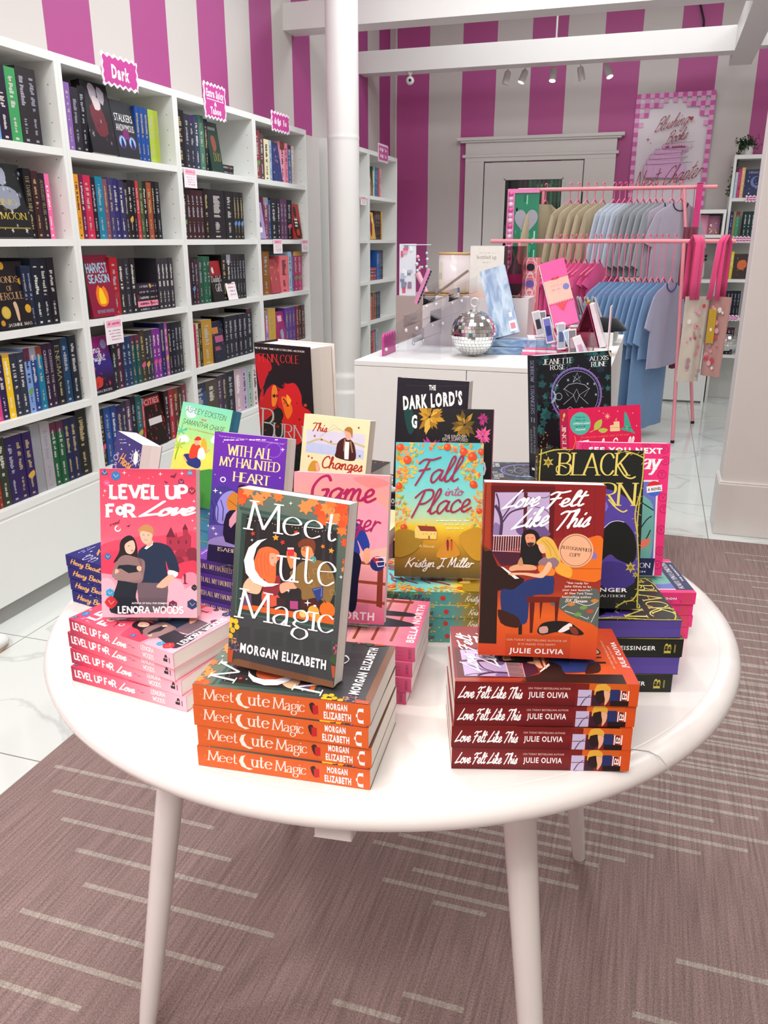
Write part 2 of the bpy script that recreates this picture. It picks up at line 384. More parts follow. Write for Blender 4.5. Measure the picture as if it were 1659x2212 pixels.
    def text(s,t,P,Q,T,col,style='sans',wt=None,gap=None,bold=0,shear=0):
        s.up(); P=Vector(P);Q=Vector(Q);T=Vector(T); X=Q-P; Y=T-P
        if style=='sans':
            v,f,wd=sans(t,bold,shear); s.mb.mesh_([s.P(s.uv(P+X*(x/wd)+Y*y)) for x,y in v],f,col,s.mi); return
        font=FSCR if style=='script' else FROM
        wt=wt if wt is not None else {'script':.05,'nib':.055,'slab':.1,'mono':.07,'thin':.03}[style]
        gap=gap if gap is not None else (0 if font is FSCR else .2)
        st={'script':'mono','thin':'mono'}.get(style,style)
        ps,wd=skel(t,font,st,wt,gap)
        for i,q in enumerate(ps): s.raw([s.uv(P+X*(v[0]/wd)+Y*v[1]) for v in q],col,(i%14)*1.7e-6)
        s.l+=6
    def marks(s,x0,x1,y,h,col,seed=0,vert=False):
        """unreadable small print: a row of little blocks"""
        s.up(); r=random.Random(seed); x=x0
        while x<x1:
            w=(abs(x1-x0))*r.uniform(.035,.09)
            if r.random()<.8:
                a_=h*r.choice((0,0,.3,.3,.15)); b_=h*r.choice((1,1,1,.8)); q=[(x,y+a_),(min(x1,x+w*.8),y+a_),(min(x1,x+w*.8),y+b_),(x,y+b_)]
                s.raw([s.uv((b,a) if vert else (a,b)) for a,b in q],col)
            x+=w
    def rect(s,x0,y0,x1,y1,col): s.poly([(x0,y0),(x1,y0),(x1,y1),(x0,y1)],col)

# ---------------------------------------------------------------- printed covers
RW='ffffff'
def scatter(a,box,n,cols,r0,r1,seed,kind='leaf',test=None):
    g=random.Random(seed)
    for i in range(n):
        p=(g.uniform(box[0],box[2]),g.uniform(box[1],box[3]))
        if test and not test(*a.uv(p)): continue
        r=g.uniform(r0,r1); c=g.choice(cols)
        if kind=='leaf': a.leaf(p,r,c,g.uniform(0,6))
        elif kind=='dot': a.circ(p,r,c,6)
        elif kind=='spark': a.star(p,r,c)
        else: a.blob([(p[0]-r,p[1]),(p[0],p[1]-r*.5),(p[0]+r,p[1]),(p[0],p[1]+r*.6)],c,2)
def c_meet(a):
    a.bg((0,'6a7a6c'),(.25,'566458'),(.62,'45484a'),(1,'3c3d40'))
    a.setq([(150,80),(1225,225),(1035,1960),(65,1730)])
    a.poly([(160,262),(1145,440),(1130,470),(170,300)],'3c5750'); a.poly([(180,310),(1120,470),(1050,1440),(130,1270)],'45655c')
    a.poly([(190,330),(1110,480),(1045,1420),(140,1260)],'33463f'); a.poly([(235,348),(1098,492),(1045,1382),(175,1235)],'2c2829')
    for x in (330,760,960,1030): a.poly([(x,420),(x+28,424),(x+10,1000),(x-18,1000)],'353236')
    a.poly([(178,1185),(1058,1320),(1045,1382),(175,1235)],'d9652a')
    for i in range(6): a.rect(160+i*150,1400+i*26,270+i*150,1530+i*26,'3b3d3f')
    a.poly([(75,1700),(160,1690),(1030,1900),(1035,1960),(65,1735)],'7a5138')
    # two people behind the window
    a.blob([(370,880),(320,900),(240,960),(205,1020),(215,1070),(330,1100),(370,1060),(390,960)],'e5bd98')
    a.blob([(385,1070),(520,1100),(545,1190),(400,1215)],'d65a42')
    a.blob([(400,950),(470,940),(540,925),(552,1000),(545,1060),(505,1115),(430,1085),(385,1060)],'8f2f38')
    a.blob([(360,670),(440,650),(530,690),(545,760),(515,800),(510,880),(505,960),(480,1010),(430,1000),(400,960),(335,930),(310,860),(306,790),(330,720)],'f0703f')
    a.blob([(455,715),(510,722),(520,790),(495,832),(460,820),(448,770)],'f3a98a'); a.circ((500,815),6,'a8323c'); a.line([(468,758),(488,756)],5,'5a2d22')
    for k in range(4): a.line([(350+k*30,700),(330+k*35,800),(360+k*28,930)],5,'d9562e',True)
    a.blob([(545,1015),(600,985),(690,985),(705,1042),(640,1052),(560,1090)],'f3a98a')
    a.poly([(750,1130),(905,1140),(940,1240),(740,1225)],'4a2320')
    a.blob([(740,800),(850,770),(990,800),(1060,930),(1062,1060),(1000,1190),(900,1130),(760,1150),(745,1060),(690,1020),(640,900),(690,860)],'8a6a3c')
    for q in ((780,900),(860,860),(820,980),(900,930),(1000,900),(1020,1060)): a.line([(q[0],q[1]),(q[0]+40,q[1]-6),(q[0]+46,q[1]+40),(q[0]+6,q[1]+44),(q[0],q[1])],5,'b08f55')
    a.blob([(755,650),(850,640),(875,700),(845,770),(790,752),(755,722)],'ee9058'); a.blob([(722,610),(780,568),(868,575),(888,640),(868,710),(848,655),(790,630),(735,655)],'7a3e28')
    a.ring((795,668),20,4,'2b1d1a'); a.ring((765,662),16,4,'2b1d1a'); a.circ((863,765),30,'6fa7a2'); a.ring((863,765),18,5,'3d5f5c')
    a.blob([(612,700),(640,680),(706,712),(690,790),(655,860),(622,790)],'ee9058'); a.rect(618,668,682,735,'d8353b'); a.rect(620,655,680,672,'efd9d0')
    a.poly([(845,1050),(955,1020),(950,1130),(900,1168)],'2f3f80'); a.line([(860,1060),(940,1035),(935,1120)],5,'8fa4dd')
    a.circ((990,1245),74,'ea6f24'); a.circ((860,1262),55,'f5a742'); a.circ((760,1280),34,'f2c774'); a.circ((905,1325),40,'f09a35'); a.line([(980,1180),(960,1150)],9,'5a3a1d')
    a.poly([(200,1110),(280,1100),(285,1210),(200,1200)],'6a4a6c'); a.poly([(515,1130),(600,1140),(600,1230),(515,1215)],'3a2a2c'); a.poly([(640,1160),(715,1165),(715,1240),(640,1235)],'b04a80')
    g=random.Random(3)
    for i in range(26): a.circ((250+i*32+g.uniform(-6,6),380+i*5+14*math.sin(i)),4,'fbe7b0',5)
    for x,y,r in ((200,150,62),(345,190,60),(250,110,50),(420,125,52),(535,160,46),(185,210,38),(800,255,64),(870,200,55),(950,290,70),(1010,260,60),(1080,350,72),(1150,260,74),(1185,380,60),(1150,480,50),(1180,600,42),(960,390,50),(1050,215,50),(1150,420,40),(1180,790,34),(1160,860,26)):
        a.star((x,y),r*1.3,g.choice(('f0622f','f47a3a','e9552b','f88f4e')),7,.6,g.uniform(0,6))
    for x,y,r,c in ((295,525,26,'c2412f'),(510,560,34,'e8a33c'),(575,605,28,'c8372b'),(705,510,28,'d9542f'),(960,640,24,'e08435'),(1040,680,30,'e8a33c')): a.leaf((x,y),r,c,g.uniform(0,6))
    for x,y in ((100,1340),(150,1400),(112,1430),(92,1480),(125,1525),(140,1350),(85,1385)): a.circ((x,y),24,g.choice(('f5c02f','eab02a')),8)
    scatter(a,(75,1500,170,1620),26,['6a4a6a','9a6a8c','4f5a3a'],6,12,5,'dot'); a.poly([(70,1600),(122,1612),(108,1722),(62,1712)],'b5502c')
    scatter(a,(1030,1540,1110,1660),26,['d0567e','c24a6a','3f5a3a'],10,20,6,'leaf'); a.blob([(1000,1700),(1060,1650),(1100,1690),(1060,1750)],'3c5235'); a.poly([(1018,1755),(1088,1770),(1065,1875),(1028,1862)],'b5502c')
    for x,y,r in ((657,222,22),(287,587,16),(1130,932,22),(628,1065,20),(808,1178,34),(183,1140,14)): a.star((x,y),r,RW)
    a.poly([(430,570),(340,590),(255,660),(213,780),(230,900),(300,990),(400,1030),(480,1025),(545,1000),(440,995),(370,950),(318,870),(302,760),(330,660),(375,605)],RW)
    a.text('Meet',(250,480),(1085,590),(285,205),RW,'nib',.043,.12); a.text('ute',(545,960),(1065,1025),(570,600),RW,'nib',.038,.14)
    a.text('Magic',(168,1310),(1045,1465),(195,1050),RW,'nib',.043,.12)
    a.text('MORGAN ELIZABETH',(180,1625),(968,1790),(187,1543),RW,'sans',bold=.045)
def s_meet(a):
    a.bg('e0672f'); a.star((.045,.45),.012,'f6e7d6'); 
    a.text('Meet',(.065,.66),(.235,.66),(.068,.16),'f6ecdf','nib',.055,.1); a.poly([(.29,.14),(.262,.22),(.248,.48),(.262,.74),(.305,.88),(.33,.8),(.292,.74),(.274,.48),(.278,.28)],'f6ecdf')
    a.text('ute',(.325,.68),(.44,.68),(.328,.1),'f6ecdf','nib',.07,.1); a.text('Magic',(.465,.7),(.64,.7),(.468,.18),'f6ecdf','nib',.055,.1)
    a.blob([(.665,.3),(.69,.2),(.705,.5),(.7,.75),(.68,.7)],'3a2a25',2); a.rect(.685,.32,.715,.74,'c8262c')
    a.text('MORGAN',(.76,.42),(.875,.42),(.76,.12),RW,'sans',bold=.04); a.text('ELIZABETH',(.745,.88),(.895,.88),(.745,.55),RW,'sans',bold=.04)
    a.text('U',(.93,.3),(.93,.84),(.962,.3),RW,'nib',.1); a.rect(.922,.5,.93,.64,RW)
def c_love(a):
    a.bg((0,'7a1a1e'),(.6,'9a3020'),(.75,'dd601f'),(1,'c23d20'))
    a.setq([(130,112),(1455,180),(1345,2055),(98,1972)])
    a.poly([(895,150),(1455,180),(1420,770),(880,740)],'8a1c20')
    for x in (1000,1100,1210,1330): a.line([(x,170),(x-12,740)],5,'741519')
    a.poly([(130,112),(210,118),(205,870),(110,850)],'a33a22'); a.line([(150,130),(135,840)],12,'7a2019')
    a.poly([(205,150),(900,180),(885,760),(225,900),(215,700)],'5d1315'); a.poly([(250,228),(842,240),(832,722),(235,710)],'bda8cf')
    a.blob([(480,640),(560,560),(700,545),(820,650),(832,720),(560,715)],'6c5286'); a.blob([(250,560),(330,620),(300,700),(240,700)],'8670a2')
    for q,t in (([(315,705),(325,560),(300,450),(252,370)],34),([(328,570),(400,470),(470,430),(560,410)],18),([(300,460),(290,330),(262,240)],16),([(330,520),(410,400),(470,320),(500,260)],14),([(600,380),(700,400),(790,430),(835,470)],8),([(560,250),(640,300),(700,300)],8),([(700,290),(790,300),(835,280)],7)): a.line(q,t,'493450',True)
    a.poly([(562,235),(602,237),(592,680),(558,680)],'57171c')
    a.poly([(215,870),(560,900),(560,1030),(330,1030)],'4a1c30'); a.line([(238,700),(560,712)],9,'e8d6dc'); a.line([(228,868),(530,885)],7,'d9a9b4')
    for i in range(12): a.line([(248+i*26,705),(240+i*26,872)],6,'e8d6dc')
    a.blob([(900,1100),(960,900),(1250,755),(1420,770),(1400,1200),(1090,1195),(1050,1180)],'e4701f'); a.line([(960,1075),(1400,1090)],8,'b5491c'); a.blob([(1290,860),(1360,960),(1300,980)],'8a72b4',2)
    a.blob([(930,1000),(1080,1075),(1060,1180),(915,1105)],'f2a63a')
    a.blob([(860,1440),(1060,1370),(1370,1310),(1370,1690),(1290,1670),(1080,1590),(950,1500)],'59625b')
    for q in ([(980,1500),(1100,1440),(1250,1480),(1360,1440)],[(1010,1530),(1180,1590),(1250,1620),(1265,1600)],[(1290,1660),(1340,1560),(1370,1500)]): a.line(q,7,'cfd6cf',True)
    for q in ((1150,1570),(1210,1500),(1280,1540),(1080,1460),(1330,1430)): a.blob([(q[0]-45,q[1]),(q[0],q[1]-22),(q[0]+45,q[1]),(q[0],q[1]+24)],random.Random(q[0]).choice(['6f9a4a','c9823a','b94a34']),2)
    a.poly([(125,800),(215,862),(290,1030),(575,1180),(560,1300),(330,1290),(294,1300),(290,1862),(103,1850)],'2a1612'); a.poly([(125,800),(215,862),(150,870)],'6a3418'); a.rect(522,1290,560,1770,'2a1612')
    a.blob([(590,1200),(760,1165),(885,1160),(892,1290),(860,1350),(650,1375),(610,1640),(480,1650),(360,1600),(330,1300),(460,1290)],'27356c')
    a.blob([(300,1500),(400,1530),(520,1590),(540,1690),(440,1690),(330,1640)],'3a1a12',2)
    a.poly([(600,1368),(965,1380),(950,1440),(615,1430)],'6d1d14')
    for x0,x1,yb in ((638,692,1755),(745,775,1610),(905,952,1645)): a.poly([(x0,1430),(x1,1430),(x1-22,yb),(x0+4,yb)],'5d1712')
    a.blob([(555,680),(640,640),(720,690),(742,800),(700,880),(560,920),(530,840)],'1c1415'); a.blob([(585,705),(675,700),(692,790),(640,832),(600,800)],'e59b75'); a.blob([(600,790),(680,790),(640,838)],'3a221c',2); a.line([(600,735),(620,737)],5,'2a1815'); a.line([(645,737),(668,735)],5,'2a1815')
    a.blob([(560,870),(740,850),(765,1000),(700,1035),(560,1035),(528,950)],'1b1718')
    a.blob([(415,1055),(500,1020),(680,1035),(695,1085),(500,1085),(430,1092)],'e2a27c',3)
    a.blob([(500,1020),(540,940),(560,1000),(560,1035)],'c98d60',2); a.poly([(322,1040),(352,1046),(525,1172),(478,1176)],'efe9e4'); 
    a.blob([(740,980),(840,935),(945,975),(925,1050),(860,1068),(735,1035)],'8d7480'); a.blob([(730,1035),(890,1075),(885,1150),(750,1125)],'e8822f'); a.line([(735,1010),(920,1040)],7,'c9564a')
    a.blob([(420,1110),(600,1112),(745,1120),(830,1000),(872,1050),(800,1150),(740,1172),(560,1135),(430,1135)],'f2b994',3)
    a.blob([(700,785),(780,725),(870,755),(930,860),(955,950),(960,1012),(900,955),(820,965),(795,900),(740,835)],'e2b450'); a.blob([(725,800),(780,818),(805,890),(762,905),(728,850)],'f2b994'); a.line([(800,760),(880,850),(930,960)],6,'b88a35',True); a.line([(760,760),(840,850),(860,940)],6,'b88a35',True)
    a.blob([(720,1740),(770,1660),(900,1635),(1050,1650),(1130,1700),(1215,1775),(1150,1792),(1030,1772),(930,1752),(780,1778)],'1d1517'); a.blob([(940,1745),(1060,1660),(1092,1700),(1000,1755)],'efe4e0',2); a.blob([(1060,1700),(1130,1712),(1160,1782),(1090,1772)],'7d3526',2); a.blob([(745,1700),(825,1690),(832,1755),(750,1760)],'c79a8f',2)
    a.circ((1127,885),188,'eab08a',32); a.ring((1127,885),166,5,'5a2a20',36)
    a.text('AUTOGRAPHED',(970,860),(1285,905),(975,825),'3a1c18','nib',.09); a.text('COPY',(1058,945),(1170,955),(1062,908),'3a1c18','nib',.09)
    for i,(t,x0,x1) in enumerate((('"Get ready for',1030,1262),('Julie Olivia to be',1008,1290),('your new favorite."',985,1300),('#1 New York Times',1010,1305),('bestselling author',985,1293))): a.text(t,(x0,1240+i*37),(x1,1252+i*37),(x0,1218+i*37),'f7e3d8','sans',bold=.02)
    a.text('B.K. Borison',(1015,1435),(1250,1445),(1025,1400),'f7e3d8','script',.06)
    a.text('Love',(335,405),(700,385),(450,215),RW,'script',.062); a.text('Felt',(800,400),(1190,395),(870,235),RW,'script',.062)
    a.text('Like',(440,630),(805,600),(545,425),RW,'script',.062); a.text('This',(900,645),(1255,620),(985,450),RW,'script',.062)
    a.text('USA TODAY BESTSELLING AUTHOR OF',(400,1828),(1035,1862),(401,1806),'f3c9ae','sans'); a.text('IF IT MAKES YOU HAPPY',(520,1880),(915,1898),(521,1858),'f3c9ae','sans')
    a.text('JULIE OLIVIA',(425,1958),(1000,1988),(429,1905),RW,'sans',bold=.025)
def s_love(a):
    a.bg((0,'6f171b'),(.5,'7f1d20'),(1,'5f1417')); a.up(); a.rect(.93,0,1,1,'d9541f'); a.rect(.66,0,.93,1,'7a1f1c'); a.rect(.73,0,.94,.3,'d8621f')
    a.rect(.672,.28,.745,1,'c8bbdc'); a.line([(.672,.62),(.75,.6)],.03,'4a2430'); a.line([(.69,1),(.71,.7),(.74,.5)],.006,'4a3450'); a.rect(.75,.5,.8,1,'3c1d2e')
    a.blob([(.77,.05),(.82,.0),(.85,.3),(.8,.6),(.76,.5)],'e8b040',2); a.blob([(.77,.35),(.83,.3),(.84,.6),(.8,.9),(.77,.7)],'2a1a1a',2); a.blob([(.81,.3),(.845,.4),(.84,.75),(.82,.98),(.82,.7)],'efb48c',2)
    a.rect(.845,.25,.895,.8,'26336a'); a.rect(.85,.75,.95,1,'241513')
    a.text('Love Felt Like This',(.02,.72),(.365,.72),(.035,.22),RW,'script',.07); a.text('USA TODAY BESTSELLING AUTHOR',(.4,.29),(.63,.29),(.4,.2),'f0d3c4','sans'); a.text('JULIE OLIVIA',(.403,.66),(.62,.66),(.403,.4),RW,'sans',bold=.02)
    a.line([(.905,.3),(.945,.3),(.945,.75),(.905,.75),(.905,.3)],.006,RW); a.text('B',(.912,.68),(.912,.38),(.94,.68),RW,'sans')
def c_level(a):
    a.bg((0,'cf3f5c'),(.22,'f0506c'),(.45,'ff6079'),(.75,'ff9db0'),(1,'ffb9c9'))
    a.setq([(285,487),(928,487),(920,1475),(290,1470)])
    a.blob([(288,1000),(420,955),(560,935),(700,930),(925,905),(922,1110),(288,1100)],'ea4a66'); a.blob([(290,1060),(420,1030),(560,1060),(925,1010),(922,1200),(290,1180)],'e33f5e')
    a.poly([(722,1030),(725,940),(755,875),(782,935),(786,900),(800,940),(835,930),(833,880),(850,850),(865,880),(870,910),(890,935),(885,1030)],'a93149'); a.poly([(720,940),(755,872),(785,940)],'6f2238'); a.poly([(830,890),(850,848),(870,890)],'6f2238')
    for x in (745,800,850): a.rect(x,960,x+10,985,'6f2238')
    for q in ((820,1060),(850,1110),(895,1050),(905,1100),(800,1110)): a.circ(q,42,random.Random(q[0]).choice(['9a2c44','b5354f','86273c']))
    a.blob([(800,1120),(925,1100),(922,1220),(760,1200)],'d93c58')
    for q in ((880,1230,60),(760,1290,80),(900,1330,70),(320,1270,60),(340,1340,80),(600,1400,90),(860,1420,90),(420,1430,80)): a.circ(q[:2],q[2],'ffb3c4' if q[1]>1260 else 'ff8ea5')
    a.blob([(405,1130),(530,1130),(535,1240),(515,1340),(545,1440),(350,1440),(365,1330),(395,1240)],'1d2430')
    a.blob([(545,1225),(715,1235),(722,1360),(700,1425),(560,1430),(530,1330)],'6d5b64'); a.line([(545,1235),(712,1240)],12,'33272c')
    a.blob([(540,1030),(630,978),(720,990),(770,1040),(806,1150),(790,1182),(740,1162),(716,1100),(716,1230),(545,1230),(538,1130)],'1f2e48')
    a.blob([(738,1158),(798,1175),(780,1208),(732,1190)],'f3f3f5',2); a.blob([(735,1190),(775,1205),(715,1272),(668,1276),(655,1262)],'f2b79c',2)
    a.poly([(575,1015),(635,965),(632,992),(590,1022)],'f5f5f7'); a.blob([(590,960),(625,950),(630,985),(595,1005)],'e9a88b',2)
    a.blob([(552,900),(628,905),(624,960),(590,988),(558,962)],'f5bfa4'); a.blob([(540,885),(590,857),(636,880),(636,932),(618,912),(560,900),(546,920)],'c48d5a')
    a.line([(566,926),(578,925)],4,'7a4a35'); a.line([(598,927),(612,926)],4,'7a4a35'); a.line([(575,960),(600,960)],3,'b5604f')
    a.blob([(440,945),(485,930),(520,970),(532,1060),(520,1092),(430,1082),(370,1112),(408,1040),(415,980)],'241c22')
    a.blob([(448,990),(500,962),(516,1012),(492,1052),(456,1042)],'f5c0a8'); a.circ((494,1030),5,'c03a44'); a.line([(468,1000),(480,998)],4,'3a2020')
    a.blob([(400,1090),(450,1060),(530,1078),(576,1100),(572,1180),(540,1245),(380,1215),(362,1180)],'8d7070'); a.blob([(405,1128),(530,1132),(528,1180),(410,1180)],'1d2430',2)
    a.blob([(365,1165),(420,1150),(470,1180),(540,1170),(560,1210),(500,1230),(380,1225)],'9b7c7a',2); a.blob([(385,1150),(408,1168),(380,1185)],'f2b79c',2); a.blob([(525,1135),(558,1135),(550,1165),(528,1160)],'f2b79c',2)
    for i in range(8): a.line([(530+i*5,1085+i*12),(560,1095+i*11)],4,'5a4448')
    for x,y,r,c,k in ((392,533,34,'2f78b8',6),(332,582,24,'d9588a',6),(898,630,28,'9a3048',4),(345,1310,30,'2fa0d0',6),(352,1372,44,'c8303a',4),(333,1070,24,'3a70a8',4),(905,1275,22,'26282e',4),(888,1385,36,'2a4268',6),(760,1390,32,'6a2a4a',6),(828,570,22,'8a2a50',6),(318,512,30,'2a6498',3),(888,510,26,'2fa0c8',3)):
        a.star((x,y),r,c,k,.86 if k>3 else .5); a.line([(x-r*.4,y-r*.3),(x,y+r*.3),(x+r*.5,y-r*.2)],3,'f2c6cc' if c!='26282e' else '888888')
    a.blob([(835,1185),(850,1190),(848,1240),(868,1250),(830,1250),(838,1240)],'7a2238',2)
    for x,y,r in ((450,513,16),(690,520,16),(835,515,16),(320,635,14),(912,700,12),(550,545,6),(610,550,6),(590,1000,5),(700,1380,12),(900,830,10),(310,665,8),(640,540,5),(480,530,5),(915,880,9)): a.star((x,y),r,'ffe3e3')
    a.blob([(755,530),(780,528),(800,508),(785,545),(760,540)],'7a1f36',1); a.blob([(712,565),(730,570),(742,578),(725,580)],'7a1f36',1); a.blob([(455,868),(470,866),(485,856),(476,874)],'5a1a2c',1)
    a.ring((402,885),17,9,'ffe9ea'); a.circ((410,878),14,'ff6a80')
    a.text('LEVEL UP',(360,680),(862,680),(360,598),RW,'slab',.13,.22); a.text('F',(335,806),(380,806),(335,728),RW,'slab',.13); a.text('R',(452,806),(510,806),(452,728),RW,'slab',.13)
    a.circ((420,766),34,'f4eef2',8); a.star((420,766),18,'50405a',6,.3); a.text('Love',(555,800),(895,790),(625,705),RW,'script',.085)
    a.text('a novel',(348,868),(412,848),(352,846),'3a1420','script',.05)
    a.text('AUTHOR OF ROLL FOR ROMANCE',(488,1383),(735,1384),(488,1371),RW,'sans',bold=.03); a.text('LENORA WOODS',(400,1442),(828,1444),(400,1400),RW,'slab',.12,.22)
def s_level(a):
    a.bgu((0,'a82f48'),(.12,'cf4560'),(.45,'ff6e86'),(1,'ffc0cf')); a.star((.03,.2),.012,'3a5a8a',4,.8)
    a.text('LEVEL UP F',(.035,.66),(.325,.66),(.035,.22),RW,'slab',.12,.2); a.circ((.35,.45),.017,RW,8); a.text('R',(.37,.66),(.40,.66),(.37,.22),RW,'slab',.12); a.text('Love',(.43,.7),(.56,.7),(.45,.2),'fff0ee','script',.09)
    a.star((.60,.42),.018,'2a6a9a',6,.85); a.star((.632,.5),.022,'b02a38',4,.85); a.text('LENORA',(.71,.4),(.825,.4),(.71,.13),'ffe9ea','slab',.12); a.text('WOODS',(.72,.84),(.82,.84),(.72,.57),'ffe9ea','slab',.12)
    a.text('d',(.945,.3),(.945,.62),(.91,.3),'241c22','nib',.14); a.rect(.96,.35,.967,.7,'7a4a58')
def c_fall(a):
    a.bg((0,'58c8d0'),(.35,'7fdcd6'),(.55,'b9dcae'),(.62,'ecd433'),(.7,'dca428'),(.85,'9a7426'),(1,'5f5430'))
    g=random.Random(11)
    for i in range(620):
        u,v=g.random(),g.random()*.64
        if ((u-.5)/(.37+.05*math.sin(v*22)))**2+((v-.44)/.40)**2<1: continue
        c=g.choice(('f2b33a','f0953a','efc63f','e8743a','8fae4a','f5a25c','d9c94a','f7c06a')); r=g.uniform(.02,.042); q=g.uniform(0,3)
        a.up(); a.raw([(u+r*math.cos(q),v+r*.66*math.sin(q)),(u-r*.5*math.sin(q),v+r*.33*math.cos(q)),(u-r*math.cos(q),v-r*.66*math.sin(q)),(u+r*.5*math.sin(q),v-r*.33*math.cos(q))],c)
    a.setq([(157,110),(1030,115),(1000,1465),(140,1440)])
    for x,y,r in ((270,285,40),(188,540,32),(235,955,34),(175,1035,28),(925,525,38),(985,790,30),(828,200,40),(665,155,36),(915,250,46),(200,160,36),(1005,200,32)): a.circ((x,y),r,'e0502c'); a.circ((x-r*.3,y-r*.3),r*.4,'f0804a',8)
    a.blob([(150,1000),(300,980),(420,1060),(330,1200),(150,1240)],'a8892a'); a.blob([(780,1040),(1010,960),(1010,1260),(900,1250)],'c9962c'); a.blob([(560,1250),(640,1080),(700,1060),(790,1230)],'d08f2b')
    a.poly([(342,965),(372,938),(402,990),(562,992),(556,1070),(402,1066),(345,1056)],'f3d877'); a.poly([(370,935),(540,945),(563,994),(400,990)],'8f3a2f'); a.circ((456,936),10,'d9682f',6)
    for x in (425,455,500,535): a.rect(x,1012,x+10,1025,'c9a24a')
    a.rect(478,1035,492,1068,'a8442f')
    for x,c in ((670,'8a2a2a'),(708,'c9582f')): a.blob([(x-14,1100),(x,1085),(x+14,1100),(x+8,1180),(x-6,1180)],c,2); a.circ((x,1082),9,'4a2418',8)
    a.text('Fall',(330,515),(760,490),(400,270),'a32a50','script',.04); a.text('into',(640,637),(815,632),(660,545),'c9487c','script',.045); a.text('Place',(300,830),(885,790),(370,590),'a32a50','script',.04)
    for i,(x0,x1) in enumerate(((555,930),(625,860),(640,845))): a.marks(x0,x1,880+i*38,12,'eef6e0',i)
    a.text('A Novel',(385,1150),(535,1157),(386,1122),'f6e9b8','sans'); a.text('Kristyn J. Miller',(245,1345),(915,1350),(275,1255),'fdf6e8','script',.055)
def s_fall(a):
    a.bgu((0,'5a7a3a'),(.2,'3f8f86'),(.55,'54a09a'),(.66,'9a8a3a'),(.8,'7a6a2e'),(1,'6a5a2c')); g=random.Random(4)
    for i in range(60):
        u=g.random()*.7; v=g.choice((g.uniform(0,.25),g.uniform(.8,1))); r=.008
        a.up(); a.raw([(u-r,v),(u,v-.07),(u+r,v),(u,v+.07)],g.choice(('e8a83a','d9682f','8fae4a','efc63f')))
    a.circ((.5,.5),.02,'c8372b',10); a.text('Fall into Place',(.06,.75),(.4,.75),(.08,.25),'6a2a40','script',.05); a.text('Kristyn J. Miller',(.66,.72),(.95,.72),(.675,.25),'f5ecd2','script',.06)
def vines(a,segs,col,t=14):
    g=random.Random(9)
    for q in segs:
        p=crom(q,6); a.line(p,t,col)
        for k in range(1,len(p)-1,2):
            x,y=p[k]; an=g.uniform(0,6); a.line([(x,y),(x+38*math.cos(an),y+38*math.sin(an))],5,col)
def c_thorn(a):
    a.bg('1d201c'); a.setq([(120,115),(1308,145),(1235,1910),(50,1880)])
    a.blob([(120,760),(500,640),(860,560),(1180,720),(1220,900),(1225,1250),(1190,1560),(800,1640),(300,1600),(110,1200)],'54429a'); a.blob([(300,640),(700,600),(900,760),(700,900),(350,850)],'7a6ac0')
    a.blob([(850,1000),(960,915),(1080,935),(1180,1050),(1215,1200),(1200,1350),(1130,1400),(1000,1350),(900,1300),(700,1500),(500,1560),(400,1300),(600,1050)],'141614'); a.line([(850,1000),(920,940),(1000,920),(1080,935)],8,'d8cfe6',True)
    a.blob([(820,1400),(1000,1380),(1130,1440),(1200,1600),(1000,1700),(830,1650)],'3f3280')
    y='c8b84e'
    vines(a,([(1300,150),(1285,420),(1250,700),(1225,1000),(1240,1400),(1225,1900)],[(1260,600),(1200,850),(1235,1100)],[(150,120),(125,420),(110,900),(80,1400),(60,1870)],[(120,180),(300,130),(500,125)],[(1080,150),(1200,180),(1305,230)],[(980,1890),(1080,1830),(1180,1800),(1240,1700)]),y)
    for x,yy,r in ((225,265,66),(1150,1440,66),(1205,1525,38),(1025,150,34)): a.star((x,yy),r,y,6,.45); a.star((x,yy),r*.55,'7a6c28',6,.4)
    a.text('BLACK',(340,405),(1110,415),(360,165),'e0cf6c','nib',.06,.12); a.line([(1000,300),(1080,420),(1150,450),(1205,430)],16,'e0cf6c',True); a.line([(360,400),(320,370),(320,320),(370,300),(430,330)],12,'e0cf6c',True)
    a.text('THORN',(170,735),(1185,750),(190,490),'e0cf6c','nib',.06,.12); a.line([(900,680),(980,770),(1060,820),(1112,800)],16,'e0cf6c',True)
    a.text('J.T. GEISSINGER',(240,1700),(1112,1718),(242,1655),RW,'sans',bold=.02); a.text('BESTSELLING AUTHOR',(360,1768),(1088,1775),(361,1742),'e8e8e8','nib',.07)
def s_thorn(a):
    a.bg('1f221d'); a.text('BLACK THORN',(.05,.7),(.42,.7),(.05,.3),'d8c660','nib',.07); a.text('J.T. GEISSINGER',(.48,.62),(.83,.62),(.48,.38),RW,'sans',bold=.02)
    a.text('B',(.885,.72),(.885,.3),(.925,.72),'c8b84e','nib',.1); a.ring((.905,.5),.022,.006,'c8b84e'); a.rect(.945,.3,.955,.75,'8a7c3a')
